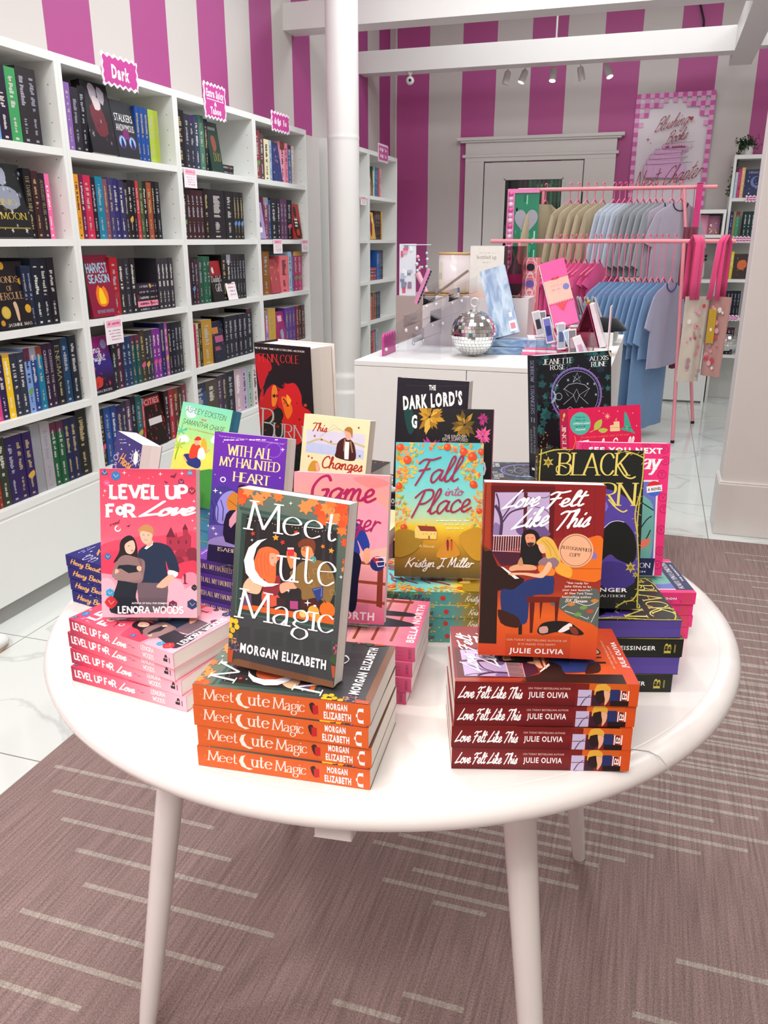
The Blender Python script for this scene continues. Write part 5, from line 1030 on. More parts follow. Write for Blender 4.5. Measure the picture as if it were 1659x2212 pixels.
fill(M0,0,T3,.33,['4ab0ea/26^21',('face',.175,.235,.032,'1a1518',herc,'black book with tan lettering and archer figure, face out, third shelf, leftmost bookcase',-.0),('gap',-.03),'18243c/26^20*2','101a28/44^24','0f1420/44^24','0e0e16/40^24'])
fill(M0,0,T4,.17,['c02a3a/30','1a1430/34','1c1430/24^20','d2407e/34^21','2a1c4a/28^21','eec21e/28^21.5','2a2e40/30^21','2c3242/30^21','7a9ad4/26^22','1f3f80/28^22','0f7294/28^22','2c1634/24^22.5=CROSSING THE','2c1634/24^22.5=CROSSING THE','121420/40^25=ENIGMA','123a5c/38^25','0f1626/38^25.5'])
fill(M0,0,T5,.12,['20301f/34^25','d8e0d4/30^25','1c2018/28^24','8a2a1a/14^26','2c3424/34^25','2c1a52/36^24.5','2c1a52/34^24.5','2c1a52/36^24.5','8f8f94/40^26','a09aa0/42^26','14502f/30^25*2','1a1c44/30^25*2','101012/52^27'])
stalk=fc('232730',[('t','STALKERS',.1,.92,.22,.36,'f2f0ee','sans'),('t','ANONYMOUS',.1,.92,.4,.53,'f2f0ee','sans'),('c',.5,.58,.14,'7a2a6a'),('c',.28,.72,.17,'8a4a9a'),('c',.28,.72,.14,'8ac0f0'),('b',[(.22,.72),(.28,.64),(.34,.72),(.36,.82),(.22,.82)],'1c2c5a'),('c',.74,.72,.17,'8a4a9a'),('c',.74,.72,.14,'8ac0f0'),('b',[(.68,.72),(.74,.64),(.8,.72),(.82,.82),(.68,.82)],'1c2c5a')])
clown=fc('1c1a20',[('b',[(.25,.08),(.4,.02),(.55,.1),(.5,.25),(.35,.3)],'b4aab8'),('b',[(.2,.35),(.5,.3),(.7,.42),(.75,.7),(.4,.75),(.25,.6)],'6a2430'),('b',[(.35,.2),(.6,.22),(.62,.36),(.4,.38)],'d8c8cc'),('b',[(.62,.05),(.85,.12),(.75,.3),(.58,.2)],'b9b4c4'),('s',6,10,['4a2430','8a8090'],.5,.9)])
fill(M1,1,T1,.025,['22202a/28^22','8a62ac/26^22','2c2832/36^21','16161c/34^22',('face',.17,.27,.04,'1c1a20',clown,'dark book with pale masked figure in red, face out under the Dark sign',.0),('face',.155,.225,.03,'232730',stalk,'charcoal book with two blue ovals, face out under the Dark sign',.0),('gap',-.0),'1c4a94/24^20*3','a8bc3c/34^20','9cb038/26^20'])
fill(M1,1,T2,.025,['8a1440/30^22','dc9a2a/24^22','6a1c4c/22^22','c4284a/38^22','2a1420/26^21.5','0f7a96/40^22','7a4a5c/26^21.5','3a3a6c/28^22','2c2a62/32^22','30305c/32^21.5','2a2428/24^21','1a181c/26^22','1c1a1c/22^22','c0343e/20^22','3a5232/24^22','1c201c/26^22','9a4a32/32^22','16161a/22^22.5','1c2024/30^22.5'])
harv=fc('8a1c38',[('t','HARVEST',.1,.9,.14,.28,'8ac4d8','slab'),('t','SEASON',.1,.9,.32,.44,'8ac4d8','slab'),('b',[(.3,.78),(.28,.6),(.42,.48),(.5,.56),(.62,.5),(.74,.62),(.7,.78),(.5,.84)],'e8781e'),('b',[(.38,.78),(.4,.6),(.5,.52),(.6,.66),(.62,.78)],'f4c81e'),('t','BRYNNE WEAVER',.2,.85,.88,.94,'7aa0b8','sans')])
fill(M1,1,T3,.025,['1c3c34/30^21',('face',.17,.25,.03,'8a1c38',harv,'dark red book with campfire and blue title, face out, third shelf, Dark sign bookcase',-.004),('gap',-.01),'a81c26/36^22','2c282c/28^21.5','2a2a30/26^21.5','201e22/26^21.5',('lay',['1c1a20','e88aa4','1c1a20','231c2a','2c2030'],.165,.13),'302e36/22^21*4'])
night=fc((('0'and 0,'b02a7a'),(.4,'3a2a8a'),(.75,'2a1430'),(1,'14101a')),[('t','king',.1,.6,.12,.27,'f2eef2','script'),('t','Knight',.05,.75,.3,.42,'f2eef2','script'),('c',.78,.14,.13,'9a9ac8'),('b',[(.1,.75),(.3,.68),(.45,.75),(.4,.86),(.15,.88)],'c83a24'),('s',9,14,['b83a5a','8a2a4a'],.5,.9),('t','MACINTIRE',.1,.8,.93,.97,'d8d4d8','nib')])
fill(M1,1,T4,.025,[('face',.155,.235,.03,'2a1430',night,'magenta and indigo book with white script, face out, fourth shelf, Dark sign bookcase',-.004),('gap',-.0),'1c2c2c/28^20','4a1c34/32^20','1c3458/28^20*2','1c4a4c/26^20*2','3a3426/32^21.5','2a2a32/26^21','34343c/26^21','7a2a8c/26^21*2','1c1f60/30^24.5','a0508c/20^24.5','16182a/26^22.5','16182c/26^22.5','1e2228/24^22.5*2'])
fire=fc('1c0f10',[('r',.1,.05,.9,.2,'b02a2a'),('t','CITIES',.15,.85,.07,.18,'f0d8d8','sans'),('r',.2,.45,.85,.58,'d8d0d0'),('s',3,24,['b8281e','8a1c18'],.2,.95)])
fill(M1,1,T5,.03,['8a1c24/18^24','24242a/24^23','1f4a94/34^23','1c3c80/30^23','2c2058/32^24','30303c/24^25','5a3a5c/26^25','16141c/28^26','1c5a5c/34^25.5','b42430/14^22',('face',.165,.245,.03,'1c0f10',fire,'red and black book, face out on the bottom shelf, Dark sign bookcase',-.0),'2a1418/30^24','a82030/30^24','5a2a2c/34^24','2c2c30/26^24','7a2c34/30^23'])
tarp=fc('1c3a32',[('r',.1,.1,.8,.16,'8a9a92'),('b',[(.3,.3),(.6,.28),(.7,.5),(.4,.6)],'8a4a3a'),('t','DUO',.35,.9,.62,.78,'a89a3c','nib')])
fill(M2,2,T1,.025,['e0d0c4/10^22','17181e/60^23','2c2f38/34^22','2c2f3c/34^22','33425a/34^22','4a7a62/36^23','1c2026/28^22',('face',.12,.235,.03,'1c3a32',tarp,'dark green book leaning face out on top shelf, two-line sign bookcase',0),('lay',['1c201e','2a2622'],.13,.12)])
fill(M2,2,T2,.025,['2c2428/22^21*2','3a1c20/26^21*4','101114/34^22','1a1a20/110^22','14161e/60^22','1e1c20/24^22*3'])
daddy=fc((('0'and 0,'9a2028'),(.35,'8a1c24'),(.4,'1a181a'),(1,'1a181a')),[('b',[(.2,.2),(.35,.15),(.4,.3),(.25,.3)],'d8c8c8'),('t','Daddys',.1,.95,.38,.52,'e6dcdc','nib'),('t','Girl',.35,.9,.58,.76,'e6dcdc','nib')])
fill(M2,2,T3,.025,['3c1c34/44^21','1f1c22/22^21','4a1c2c/22^20','1c4a38/30^21','1c5a40/30^21','1c4a38/20^21',('face',.12,.205,.03,'1a181a',daddy,'black and red book with white blackletter title, face out, two-line sign bookcase',0),'16161a/36^21.5','202024/30^21.5','26262a/22^21.5*3','1c1c20/24^21.5*2'])
cls=fc('202438',[('r',.1,.14,.6,.3,'c07a3a'),('r',.25,.36,.9,.52,'b0567a'),('r',.15,.62,.55,.72,'a04a5a'),('s',5,10,['4a6a8a','7a4a6a'],.1,.9)])
fill(M2,2,T4,.03,['a82448/34^20','c9b8a0/12^20','2c281c/14^20','b88a2c/56^21',('face',.13,.21,.03,'202438',cls,'navy book with orange and pink bars, face out, fourth shelf, two-line sign bookcase',0),'16161e/26^21','1c1a2a/28^21*4','12141c/34^23'])
fill(M2,2,T5,.03,['2c4a78/60^21','4a4238/60^21','4a3048/26^22','26263a/26^22','14151e/44^24','c8a8b8/44^22','b8a8c4/34^22','9ab8a8/30^22','e0c8cc/34^22'])
red=fc('a82420',[('b',[(.3,.1),(.6,.1),(.6,.35),(.35,.35)],'1c1214'),('b',[(.1,.5),(.6,.4),(.9,.6),(.9,.95),(.3,.95)],'2a1214'),('r',.3,.42,.65,.47,'e8d8d4'),('r',.3,.51,.65,.56,'e8d8d4'),('r',.3,.6,.6,.65,'e8d8d4'),('b',[(.4,.75),(.7,.72),(.75,.88),(.45,.9)],'c8381e')])
blu=fc('2c3c74',[('s',8,30,['9a5a44','c8a08a','4a6aa8'],.05,.95)])
fill(M3,3,T1,.025,['2c2a50/24^26','8a3c44/34^25','5a4448/28^22','e8e0b8/40^20','a8c4e0/16^20',('face',.12,.215,.03,'2c3c74',blu,'blue patterned book leaning face out, top shelf of bookcase nearest the column',0),'eca0b4/36^21','e488a4/24^20.5','4a6a9a/30^20','c8b4ac/26^20'])
lil=fc('a898c8',[('r',.1,.2,.7,.32,'e8d04a'),('c',.5,.6,.14,'4a3a4a'),('b',[(.3,.7),(.7,.7),(.65,.82),(.35,.82)],'f0f0f0')])
fill(M3,3,T2,.025,[('face',.11,.20,.03,'a898c8',lil,'lilac book with yellow title, face out, second shelf of bookcase nearest the column',0),'7a4058/28^21','28467a/14^20','1c2430/40^21','2a2030/20^21','5a3458/22^21*2','17151c/34^21',('face',.13,.21,.03,'a82420',red,'red and black book face out, second shelf of bookcase nearest the column',0)])
flw=fc('b04a54',[('s',12,22,['c9983a','8a2434','e0b878'],.05,.6)])
fill(M3,3,T3,.025,['7a1c2c/34^24','8a5a28/48^24',('face',.13,.20,.03,'b04a54',flw,'rose book with golden flowers, face out, third shelf of bookcase nearest the column',0),'e07078/70^20','9ac8dc/24^22','6a5a9a/14^21','b8306a/34^22*2'])
pnk=fc('9a2c68',[('r',.3,.12,.75,.3,'e0b4c8'),('b',[(.4,.6),(.7,.55),(.75,.85),(.5,.9)],'8aa0b8'),('s',2,14,['c84a7a','7a1c4a'],.1,.9)])
fill(M3,3,T4,.03,['c86428/30^20','b07ab0/20^20','c8a040/50^21',('face',.13,.20,.03,'9a2c68',pnk,'magenta book face out on fourth shelf of bookcase nearest the column',0),'5a3c8c/26^20*3','8a2c3c/22^20','241c1c/24^20','5a2828/22^20'])
# far pair of bookcases
M4,M5=LEFT(5.595),LEFT(6.40)
UN=U+['left far bookcase','right far bookcase']
bookcase(M4,.80,'far white bookcase half hidden by the column',ZS,group='tall white bookcases along the side wall',holes=False); bookcase(M5,.74,'farthest white bookcase beside the corner of the room',ZS,group='tall white bookcases along the side wall',holes=False)
rom=fc('7a5a44',[('b',[(.2,.1),(.7,.05),(.8,.5),(.3,.6)],'e8d0b8'),('b',[(.3,.55),(.7,.5),(.6,.95),(.4,.95)],'c8a8a0')])
gold=fc('e0b04a',[('b',[(.1,.1),(.5,.05),(.6,.5),(.3,.9),(.1,.8)],'7a1c28'),('c',.7,.3,.16,'f4dc8a')])
colr=fc((('0'and 0,'d8704a'),(.6,'a83a4a'),(.68,'e0d03a'),(.82,'e0d03a'),(.84,'4a8a5a'),(1,'3a7a5a')),[('c',.5,.3,.16,'e8b89a')])
sky=fc((('0'and 0,'8ab4dc'),(.5,'c86a4a'),(1,'3a3a44')),[('t','in',.3,.7,.55,.75,'f4f0e8','script')])
fill(M4,4,T1,.42,['6a1c28/34^21','b8384a/30^21','8a5a3a/20^19'])
fill(M4,4,T2,.40,['2c3444/34^20',('face',.12,.20,.03,'a83a4a',colr,'red and yellow book face out, second shelf of the half hidden far bookcase',0)])
fill(M4,4,T3,.44,['8a7ab8/30^20*4']); fill(M4,4,T4,.42,[('face',.13,.21,.03,'c86a4a',sky,'sky blue and rust book face out, fourth shelf, half hidden far bookcase',0)]); fill(M4,4,T5,.50,['16282c/28^22','8ab0b4/10^22','101c28/40^22','1c4448/36^22'])
fill(M5,5,T1,.025,[('face',.13,.21,.03,'7a5a44',rom,'brown and cream book face out, top shelf of the farthest bookcase',0),'3a4a2c/30^20','d8d44a/16^20','8accd8/24^20','2c6a9c/34^20*2','8a4a3a/36^20','d86a8a/26^20','e8a0b8/24^20'])
fill(M5,5,T2,.025,['b89acc/36^20','c8acd4/26^20',('face',.13,.205,.03,'e0b04a',gold,'golden book with dark red figure face out, second shelf of the farthest bookcase',0),'3a1c24/28^20','2a1f2c/26^20*5','dc9a2c/24^20','e8b83a/18^20'])
fill(M5,5,T3,.025,['2a2026/40^22','5a2424/44^21',('lay',['7a2c28','b83c38','3a3c5a','b03434'],.16,.12),'2c60ac/36^21*2','1c5090/26^21','16181c/34^21*2'])
fill(M5,5,T4,.03,['2c3c5c/30^19','4a6a9a/28^19','8a8a94/28^19','c8443c/40^20','7a4a34/34^20','8a6a44/26^20','9a3a34/26^20','1c3a34/26^20','2a4a3a/26^20','1c3464/34^20*2'])
fill(M5,5,T5,.03,['d8d02a/56^21','2c3424/40^21','8a2c3c/34^21','c83a5a/30^21','e0982c/24^21','3a6aa8/26^21','8a9ac0/30^21','a8c8d8/28^21'])

# scalloped pink category signs clipped on the bookcases and small tags
def sign(M,u,z,w_,h_,lines,label,name='category_sign',cat='sign',n=6):
    mb=MB(); pts=[]; k=n*4
    def wav(i,m): return .006*math.sin(2*PI*n*i/m)
    for i in range(k): pts.append((w_*i/k,h_+wav(i,k)))
    for i in range(12): pts.append((w_+.004*math.sin(2*PI*3*i/12),h_*(1-i/12)))
    for i in range(k): pts.append((w_*(1-i/k),wav(i,k)))
    for i in range(12): pts.append((.004*math.sin(2*PI*3*i/12),h_*i/12))
    def slabp(sc,y0,y1,col):
        q=[(w_/2+(x-w_/2)*sc[0],h_/2+(zz-h_/2)*sc[1]) for x,zz in pts]; m=len(q)
        tr=tessellate_polygon([[Vector((a,b,0)) for a,b in q]])
        mb.mesh_([(a,y0,b) for a,b in q]+[(a,y1,b) for a,b in q],[tuple(t) for t in tr]+[tuple(m+i for i in t[::-1]) for t in tr]+[(i,(i+1)%m,m+(i+1)%m,m+i) for i in range(m)],col)
    slabp((1,1),0,.004,'f6e4ee'); slabp((1-.02/w_,1-.02/h_),-.0006,0,'c8479a')
    a=Art(mb,(0,-.0008,h_),(1,0,0),(0,0,-1),w_,h_)
    for t,v0,v1,x0,x1 in lines:
        if t=='-': a.rect(x0,v0,x1,v1,'f6dcea')
        elif t=='~': a.marks(x0,x1,v0,v1-v0,'fbeef4',3)
        else: a.text(t,(x0,v1),(x1,v1),(x0,v0),'fbeef4','sans',bold=.05)
    o=mb.build(name,INK); o.matrix_world=M@Matrix.Translation((u,-.006,z)); return tag(o,label,cat,'pink scalloped signs on the bookcases')
sign(M1,.265,1.955,.245,.115,[('Dark',.3,.72,.25,.75)],'pink scalloped sign reading Dark on top of the second bookcase')
sign(M2,.265,1.935,.215,.155,[('Extra Spicy',.16,.38,.1,.9),('-',.44,.47,.1,.9),('&',.5,.62,.44,.56),('Taboo',.66,.86,.25,.75)],'tall pink scalloped sign with two lines of lettering on the third bookcase')
sign(M3,.22,1.96,.245,.10,[('~',.3,.72,.14,.86)],'pink scalloped sign with one line on the bookcase nearest the column')
sign(M5,.22,1.955,.25,.125,[('~',.18,.44,.12,.88),('~',.55,.8,.15,.85)],'pink scalloped sign on the farthest bookcase',n=8)
sign(M4,.42,1.955,.15,.08,[('~',.3,.72,.14,.86)],'pink scalloped sign peeping out beside the column')
sign(M0,.08,1.985,.2,.10,[('~',.3,.72,.14,.86)],'pink scalloped sign cut by the left edge of view')
def card(M,u,z,w_,h_,label,seed,tilt=0,y=-.004,top='f2b4c8'):
    mb=MB(); mb.box((0,0,0),(w_,.0012,h_),'f6eef2'); a=Art(mb,(0,-.0002,h_),(1,0,0),(0,0,-1),w_,h_)
    a.rect(.08,.06,.92,.34,top); a.marks(.15,.85,.14,.1,'c83a7a',seed)
    for i in range(4): a.marks(.15+.05*i%3,.85,.44+.12*i,.05,'d88aa8' if i%2 else '9a8a9a',seed+i)
    o=mb.build('shelf_card',INK); o.matrix_world=M@Matrix.Translation((u,y,z))@Matrix.Rotation(R(-tilt),4,'X'); return tag(o,label,'shelf card','small pink and white cards on the shelf edges')
card(M2,.03,1.60,.115,.088,'small pink and white card hanging under the top shelf, two-line sign bookcase',1)
card(M3,.18,1.285,.125,.082,'small card hanging under the second shelf, bookcase nearest the column',2)
card(M3,.60,1.29,.11,.075,'small card at the right end under the second shelf, bookcase nearest the column',3)
card(M1,.115,.94,.12,.105,'pink gingham card hanging under the third shelf, Dark sign bookcase',4)
card(M4,.60,1.615,.13,.06,'small pale card under the top shelf of the half hidden far bookcase',5)
card(M2,.43,1.052,.11,.16,'tall pink and white card leaning in front of books on the third shelf',6,12,.012)

# ---------------------------------------------------------------- counter and what stands on it
CZ=.90
c=empty('counter_cabinet','white counter cabinet with two doors behind the round table','cabinet',(-1.138,3.13,0))
q=MB(); q.box((.001,.02,.08),(.999,1.30,.878)); q.build('body',LAM,c)
q=MB(); q.box((0,0,.88),(1.0,1.32,.90)); q.build('top',LAM,c,bevel=.002)
q=MB(); q.box((.03,.05,.0066),(.97,1.25,.08)); q.build('base',mat('grey_kick','9c9b98',.5),c)
for x0,x1 in ((.0,.4625),(.4655,1.0)): q=MB(); q.box((x0,.0005,.085),(x1,.0185,.8785)); q.build('door',LAM,c,bevel=.001)
# disco ball
def mirror_mat():
    m,nt,b=newmat('mirror_tiles'); b.inputs['Metallic'].default_value=1; b.inputs['Roughness'].default_value=.06
    nz=N(nt,'ShaderNodeTexNoise'); nz.inputs['Scale'].default_value=50; mr=N(nt,'ShaderNodeMapRange'); mr.inputs[3].default_value=.8; mr.inputs[4].default_value=.95
    nt.links.new(nz.outputs[0],mr.inputs[0]); nt.links.new(mr.outputs[0],b.inputs['Base Color']); return m
def disco(loc,r,label,nlat=20):
    b=empty('disco_ball',label,'disco ball',loc)
    q=MB(); q.ball((0,0,r),r*.975,'8a8a8c',24); part(q.build('core',mat('grey_grout','9a9c9c',.6),b),'grey core between the tiles')
    q=MB(); g=random.Random(8)
    for i in range(1,nlat):
        th=PI*i/nlat; n=max(4,int(2*PI*math.sin(th)*r/(PI*r/nlat)))
        for j in range(n):
            ph=2*PI*(j+.5)/n; N_=Vector((math.sin(th)*math.cos(ph),math.sin(th)*math.sin(ph),math.cos(th))); E=Vector((-math.sin(ph),math.cos(ph),0)); F=N_.cross(E)
            N2=(N_+Vector([g.uniform(-.03,.03) for _ in range(3)])).normalized(); E2=(E-N2*E.dot(N2)).normalized(); F2=N2.cross(E2); h=PI*r/nlat*.46; wv=2*PI*math.sin(th)*r/n*.46
            c0=N_*r+Vector((0,0,r)); q.face([c0+E2*a*wv+F2*b_*h for a,b_ in ((-1,-1),(1,-1),(1,1),(-1,1))])
    q.build('mirror_tiles',mirror_mat(),b)
    q=MB(); q.tube([(0,0,2*r-.004),(0,0,2*r+.012)],.012,'cfcfd2',16); q.tube([(.017*math.cos(k*PI/8),0,2*r+.03+.017*math.sin(k*PI/8)) for k in range(17)],.0035,'e6e6e8',8); q.build('hanging_ring',CHROME,b)
    return b
disco((-.708,3.405,CZ+.001),.0935,'silver mirrored disco ball on the white counter')
# candle jar on riser
q=MB(); q.box((-1.01,3.70,CZ),(-.53,4.02,1.118),'c8c0be'); 
tag(q.build('display_riser',mat('pale_riser','e2dad8',.4)),'pale boxy riser on the counter under the candle and boxed gift','riser')
k=empty('candle_jar','large white glazed candle jar with wooden lid on the riser','candle',(-.895,3.84,1.119))
def jar_mat():
    m,nt,b=newmat('two_tone_glaze'); tc=N(nt,'ShaderNodeTexCoord'); sp=N(nt,'ShaderNodeSeparateXYZ'); nt.links.new(tc.outputs['Generated'],sp.inputs[0]); cr=N(nt,'ShaderNodeValToRGB'); e=cr.color_ramp.elements
    e[0].position=.0; e[0].color=lin('d9c4ac')+(1,); e[1].position=.4; e[1].color=lin('ece4e6')+(1,); nt.links.new(sp.outputs[2],cr.inputs[0]); nt.links.new(cr.outputs[0],b.inputs['Base Color']); b.inputs['Roughness'].default_value=.15; return m
q=MB(); q.lathe([(.06,.008),(.07,.012),(.0755,.03),(.076,.05),(.076,.178),(.074,.18)],(0,0,0),40); q.build('jar',jar_mat(),k)
WOOD=mat('light_wood','c09a62',.5,noise=.15,scale=30)
q=MB(); q.lathe([(.078,.1803),(.079,.183),(.078,.188),(.01,.189)],(0,0,0),40); part(q.build('lid',WOOD,k),'wooden rim of the lid'); q=MB(); q.lathe([(.082,0),(.083,.004),(.078,.0078)],(0,0,0),40); part(q.build('wooden_base',WOOD,k),'wooden base ring')
q=MB()
for i in range(5): a0=-2.55+i*.08; q.face([(.0765*math.cos(a),.0765*math.sin(a),z) for a,z in ((a0,.03),(a0+.08,.03),(a0+.08,.15),(a0,.15))],'ece6d4')
q.face([(.0768*math.cos(a),.0768*math.sin(a),z) for a,z in ((-2.48,.07),(-2.25,.07),(-2.25,.1),(-2.48,.1))],'6a6a5c'); part(q.build('label',INK,k),'cream paper label')
# boxed item with window
k=empty('gift_box','cream box with clear side window and the words bottled up, on the riser','box',(-.80,3.72,1.1185))
q=MB(); q.box((0,0,0),(.15,.09,.218),'f0eee6'); a=Art(q,(0,-.0003,.218),(1,0,0),(0,0,-1),.15,.218); a.bg((0,'f2f0e8'),(.75,'f2efe8'),(1,'f0c8b8')); a.text('bottled up',(.2,.25),(.78,.25),(.2,.17),'8a8468','sans'); a.marks(.25,.75,.125,.015,'b8b4a4',1); a.marks(.35,.65,.31,.015,'b8b4a4',2); q.build('carton',INK,k)
q=MB(); q.box((.1505,.002,0),(.235,.088,.218)); part(q.build('clear_window',clear('tinted_window','c8b4b8',.15),k),'clear plastic window'); 
q=MB(); q.lathe([(.02,.01),(.032,.03),(.036,.08),(.03,.12),(.012,.15),(.010,.16)],(.193,.045,0),20,'6a5a62'); q.lathe([(.0365,.06),(.0372,.075),(.0365,.1)],(.193,.045,0),20,'d8408c'); q.tube([(.193,.045,.16),(.178,.045,.20),(.205,.045,.205),(.193,.045,.16)],.0015,'c86a94',6); part(q.build('bottle',PLASTIC,k),'grey bottle with a pink band inside the box')
# tiered clear acrylic shelf stands with screws
def acry(loc,rz,label,sc=1):
    r=empty('acrylic_rack',label,'acrylic stand',loc,rz,'clear acrylic racks on the counter'); T=.003
    def plate(n,pts,d=(0,0,T)):
        q=MB(); m=len(pts); P_=[Vector(p)*sc for p in pts]; D=Vector(d); q.face(P_[::-1]); q.face([p+D for p in P_])
        for i in range(m): q.face([P_[i],P_[(i+1)%m],P_[(i+1)%m]+D,P_[i]+D])
        return q.build(n,ACR,r)
    for y in (0,.2): plate('side_plate',[(0,y,0),(.26,y,0),(.26,y,.31),(.17,y,.27),(.17,y,.2),(.09,y,.15),(.0,y,.06)],(0,T,0))
    for x,z in ((.02,.03),(.10,.12),(.18,.21)):
        plate('shelf_plate',[(x,T,z),(x+.09,T,z+.035),(x+.09,.2,z+.035),(x,.2,z)]); plate('front_lip',[(x,T,z),(x,T,z+.05),(x,.2,z+.05),(x,.2,z)],(T,0,0))
    for y in (-.003,):
        for x,z in ((.03,.03),(.075,.045),(.115,.11),(.16,.12),(.2,.205),(.24,.215)): q=MB(); q.lathe([(.0065,0),(.0075,.001),(.005,.0045),(.0005,.005)],(0,0,0),12); o=q.build('screw',CHROME,r); o.location=(x*sc,y,z*sc); o.rotation_euler=(R(90),0,0)
    return r
acry((-1.075,3.27,CZ+.001),0,'clear tiered acrylic rack with screws at the front left of the counter')
acry((-1.02,3.487,CZ+.001),0,'clear tiered acrylic rack farther back on the counter')
q=MB(); 
q.loft([[(x,y,.0) for x,y in ((0,0),(.006,0))],[(x,y,.06) for x,y in ((0,0),(.006,0))]],closed=False)
mb=MB(); pts=[(0,0)]+[(.17*i/30,.078+.012*abs(math.sin(PI*i/6))) for i in range(31)]+[(.17,0)]
tr=tessellate_polygon([[Vector((a_,b_,0)) for a_,b_ in pts]]); m_=len(pts); mb.mesh_([(0,a_,b_) for a_,b_ in pts]+[(.008,a_,b_) for a_,b_ in pts],[tuple(t) for t in tr]+[tuple(m_+i for i in t) for t in tr]+[(i,(i+1)%m_,m_+(i+1)%m_,m_+i) for i in range(m_)],'d24a98')
o=mb.build('scalloped_notebook',PLASTIC); o.location=(-1.068,3.278,.9015); tag(o,'magenta scalloped-edge notebook standing in the front acrylic rack','notebook'); 
k=empty('notepad','pink pad with a checked back, leaning in the rear acrylic rack','notepad',(-.965,3.42,1.106)); k.rotation_euler=(0,R(22),R(20))
q=MB(); q.box((0,0,0),(.006,.09,.15),'e88ac0'); q.build('pad',PLASTIC,k)
q=MB(); q.box((.0065,.001,.002),(.013,.089,.148),'2c2450')
for i in range(10):
    for j in range(6):
        if (i+j)%2==0: q.box((.0131,.001+j*.0148,.002+i*.0146),(.0134,.0155+j*.0148,.0166+i*.0146),'c8c06a' if (i*j)%3 else 'a89ae0')
        q.box((.002+.001*j,.0002,.002+i*.0146),(.012,.0009,.008+i*.0146),'c8c06a' if (i+j)%2 else '5a4a9a')
part(q.build('checked_back',PLASTIC,k),'navy, lilac and yellow checks')
q=MB(); q.box((-.005,-.03,-.01),(.19,.03,.0)); o=q.build('wooden_slat',mat('brown_grey_wood','8a7d72',.5,noise=.15,scale=20)); o.location=(-.90,3.60,1.225); o.rotation_euler=(0,R(-36),R(12)); o.location=(-.93,3.55,1.13); tag(o,'brown-grey slat lying slanted over the rear acrylic rack','tray')
# blue marbled notebooks
def marble_blue():
    m,nt,b=newmat('blue_marbled_cover'); tc=N(nt,'ShaderNodeTexCoord'); mp=N(nt,'ShaderNodeMapping'); mp.inputs['Scale'].default_value=(9,4,3); mp.inputs['Rotation'].default_value=(0,.5,0); nt.links.new(tc.outputs['Object'],mp.inputs[0])
    nz=N(nt,'ShaderNodeTexNoise'); nz.inputs['Scale'].default_value=4; nz.inputs['Detail'].default_value=6; nz.inputs['Distortion'].default_value=1; nt.links.new(mp.outputs[0],nz.inputs['Vector'])
    cr=N(nt,'ShaderNodeValToRGB'); e=cr.color_ramp.elements; e[0].position=.38; e[0].color=lin('6a8cb8')+(1,); e[1].position=.62; e[1].color=lin('b4cbe0')+(1,); nt.links.new(nz.outputs[0],cr.inputs[0]); nt.links.new(cr.outputs[0],b.inputs['Base Color']); b.inputs['Roughness'].default_value=.25; return m
MBL=marble_blue()
def bluebook(M,label):
    r=empty('wrapped_notebook',label,'notebook',M=M,group='blue marbled notebooks on the counter')
    q=MB(); q.box((0,0,0),(.105,.003,.29)); q.box((0,.026,0),(.105,.029,.29)); q.box((-.003,0,0),(0,.029,.29)); q.build('cover',MBL,r)
    q=MB(); q.box((.0005,.0035,.003),(.101,.0255,.287)); q.build('pages',PAGES['w'],r)
    q=MB(); q.box((.07,-.0006,.01),(.1,-.0001,.055),'efeaf0'); q.box((.075,-.0009,.02),(.095,-.0006,.045),'d88aa0'); q.box((.078,-.0009,.07),(.09,-.0001,.09),'f4f4f4'); part(q.build('sticker',INK,r),'white and pink sticker'); return r
bb=bluebook(stand_m(-.632,3.485,CZ+.066,2,14,17),'blue marbled notebook leaning upright on two others on the counter')
dup(bb,M=lay(-.675,3.47,CZ+.0015,14,.29,.029)@Matrix.Translation((0,0,.0)),label='blue marbled notebook lying flat, lower of the two on the counter'); dup(bb,M=lay(-.69,3.49,CZ+.033,4,.29,.029),label='blue marbled notebook lying flat, upper of the two on the counter')
# sticker board, planner, tent, papers
k=empty('sticker_board','tall pink board with round motif stickers standing behind the blue notebook','board',(-.60,3.9,CZ+.001)); q=MB(); q.box((0,0,0),(.085,.012,.385),'e8808c'); 
a=Art(q,(0,-.0003,.385),(1,0,0),(0,0,-1),.085,.385)
for i,cc in enumerate(('2c2c3c','6a6ac0','d82a6a','d82a4a','5a8ac8')): a.ring((.5,.12+.19*i),.33,.03,'f6dde2',20); 
a.setq([(0,0),(1,0),(1,4.53),(0,4.53)])
for i,cc in enumerate(('2c2c3c','6a6ac0','d82a6a','d82a4a','5a8ac8')):
    a.ring((.5,.5+.86*i),.36,.03,'f6dde2',24); a.blob([(.3,.4+.86*i),(.5,.3+.86*i),(.7,.4+.86*i),(.66,.66+.86*i),(.34,.66+.86*i)],cc,2)
q.build('board',INK,k)
k=empty('planner','hot pink planner with peach band and red zigzag, leaning upright on the counter','planner',M=stand_m(-.405,3.66,CZ+.097,6,14,17))
q=MB(); q.box((0,0,0),(.105,.022,.285),'f45aa6'); a=Art(q,(0,-.0003,.285),(1,0,0),(0,0,-1),.105,.285,d=.0002); a.rect(0,.28,1,.62,'f6bfae'); a.marks(.2,.75,.36,.03,'ee9a9a',1); a.marks(.2,.75,.42,.03,'ee9a9a',2); a.circ((.83,.43),.13,'7a7ac8')
for i in range(9): a.poly([(i/9,.61),((i+1)/9,.61),((i+.5)/9,.65)],'f6bfae')
for i in range(9): a.poly([(i/9+.03,.655),(i/9+.06,.63),(i/9+.09,.655)],'b8343c')
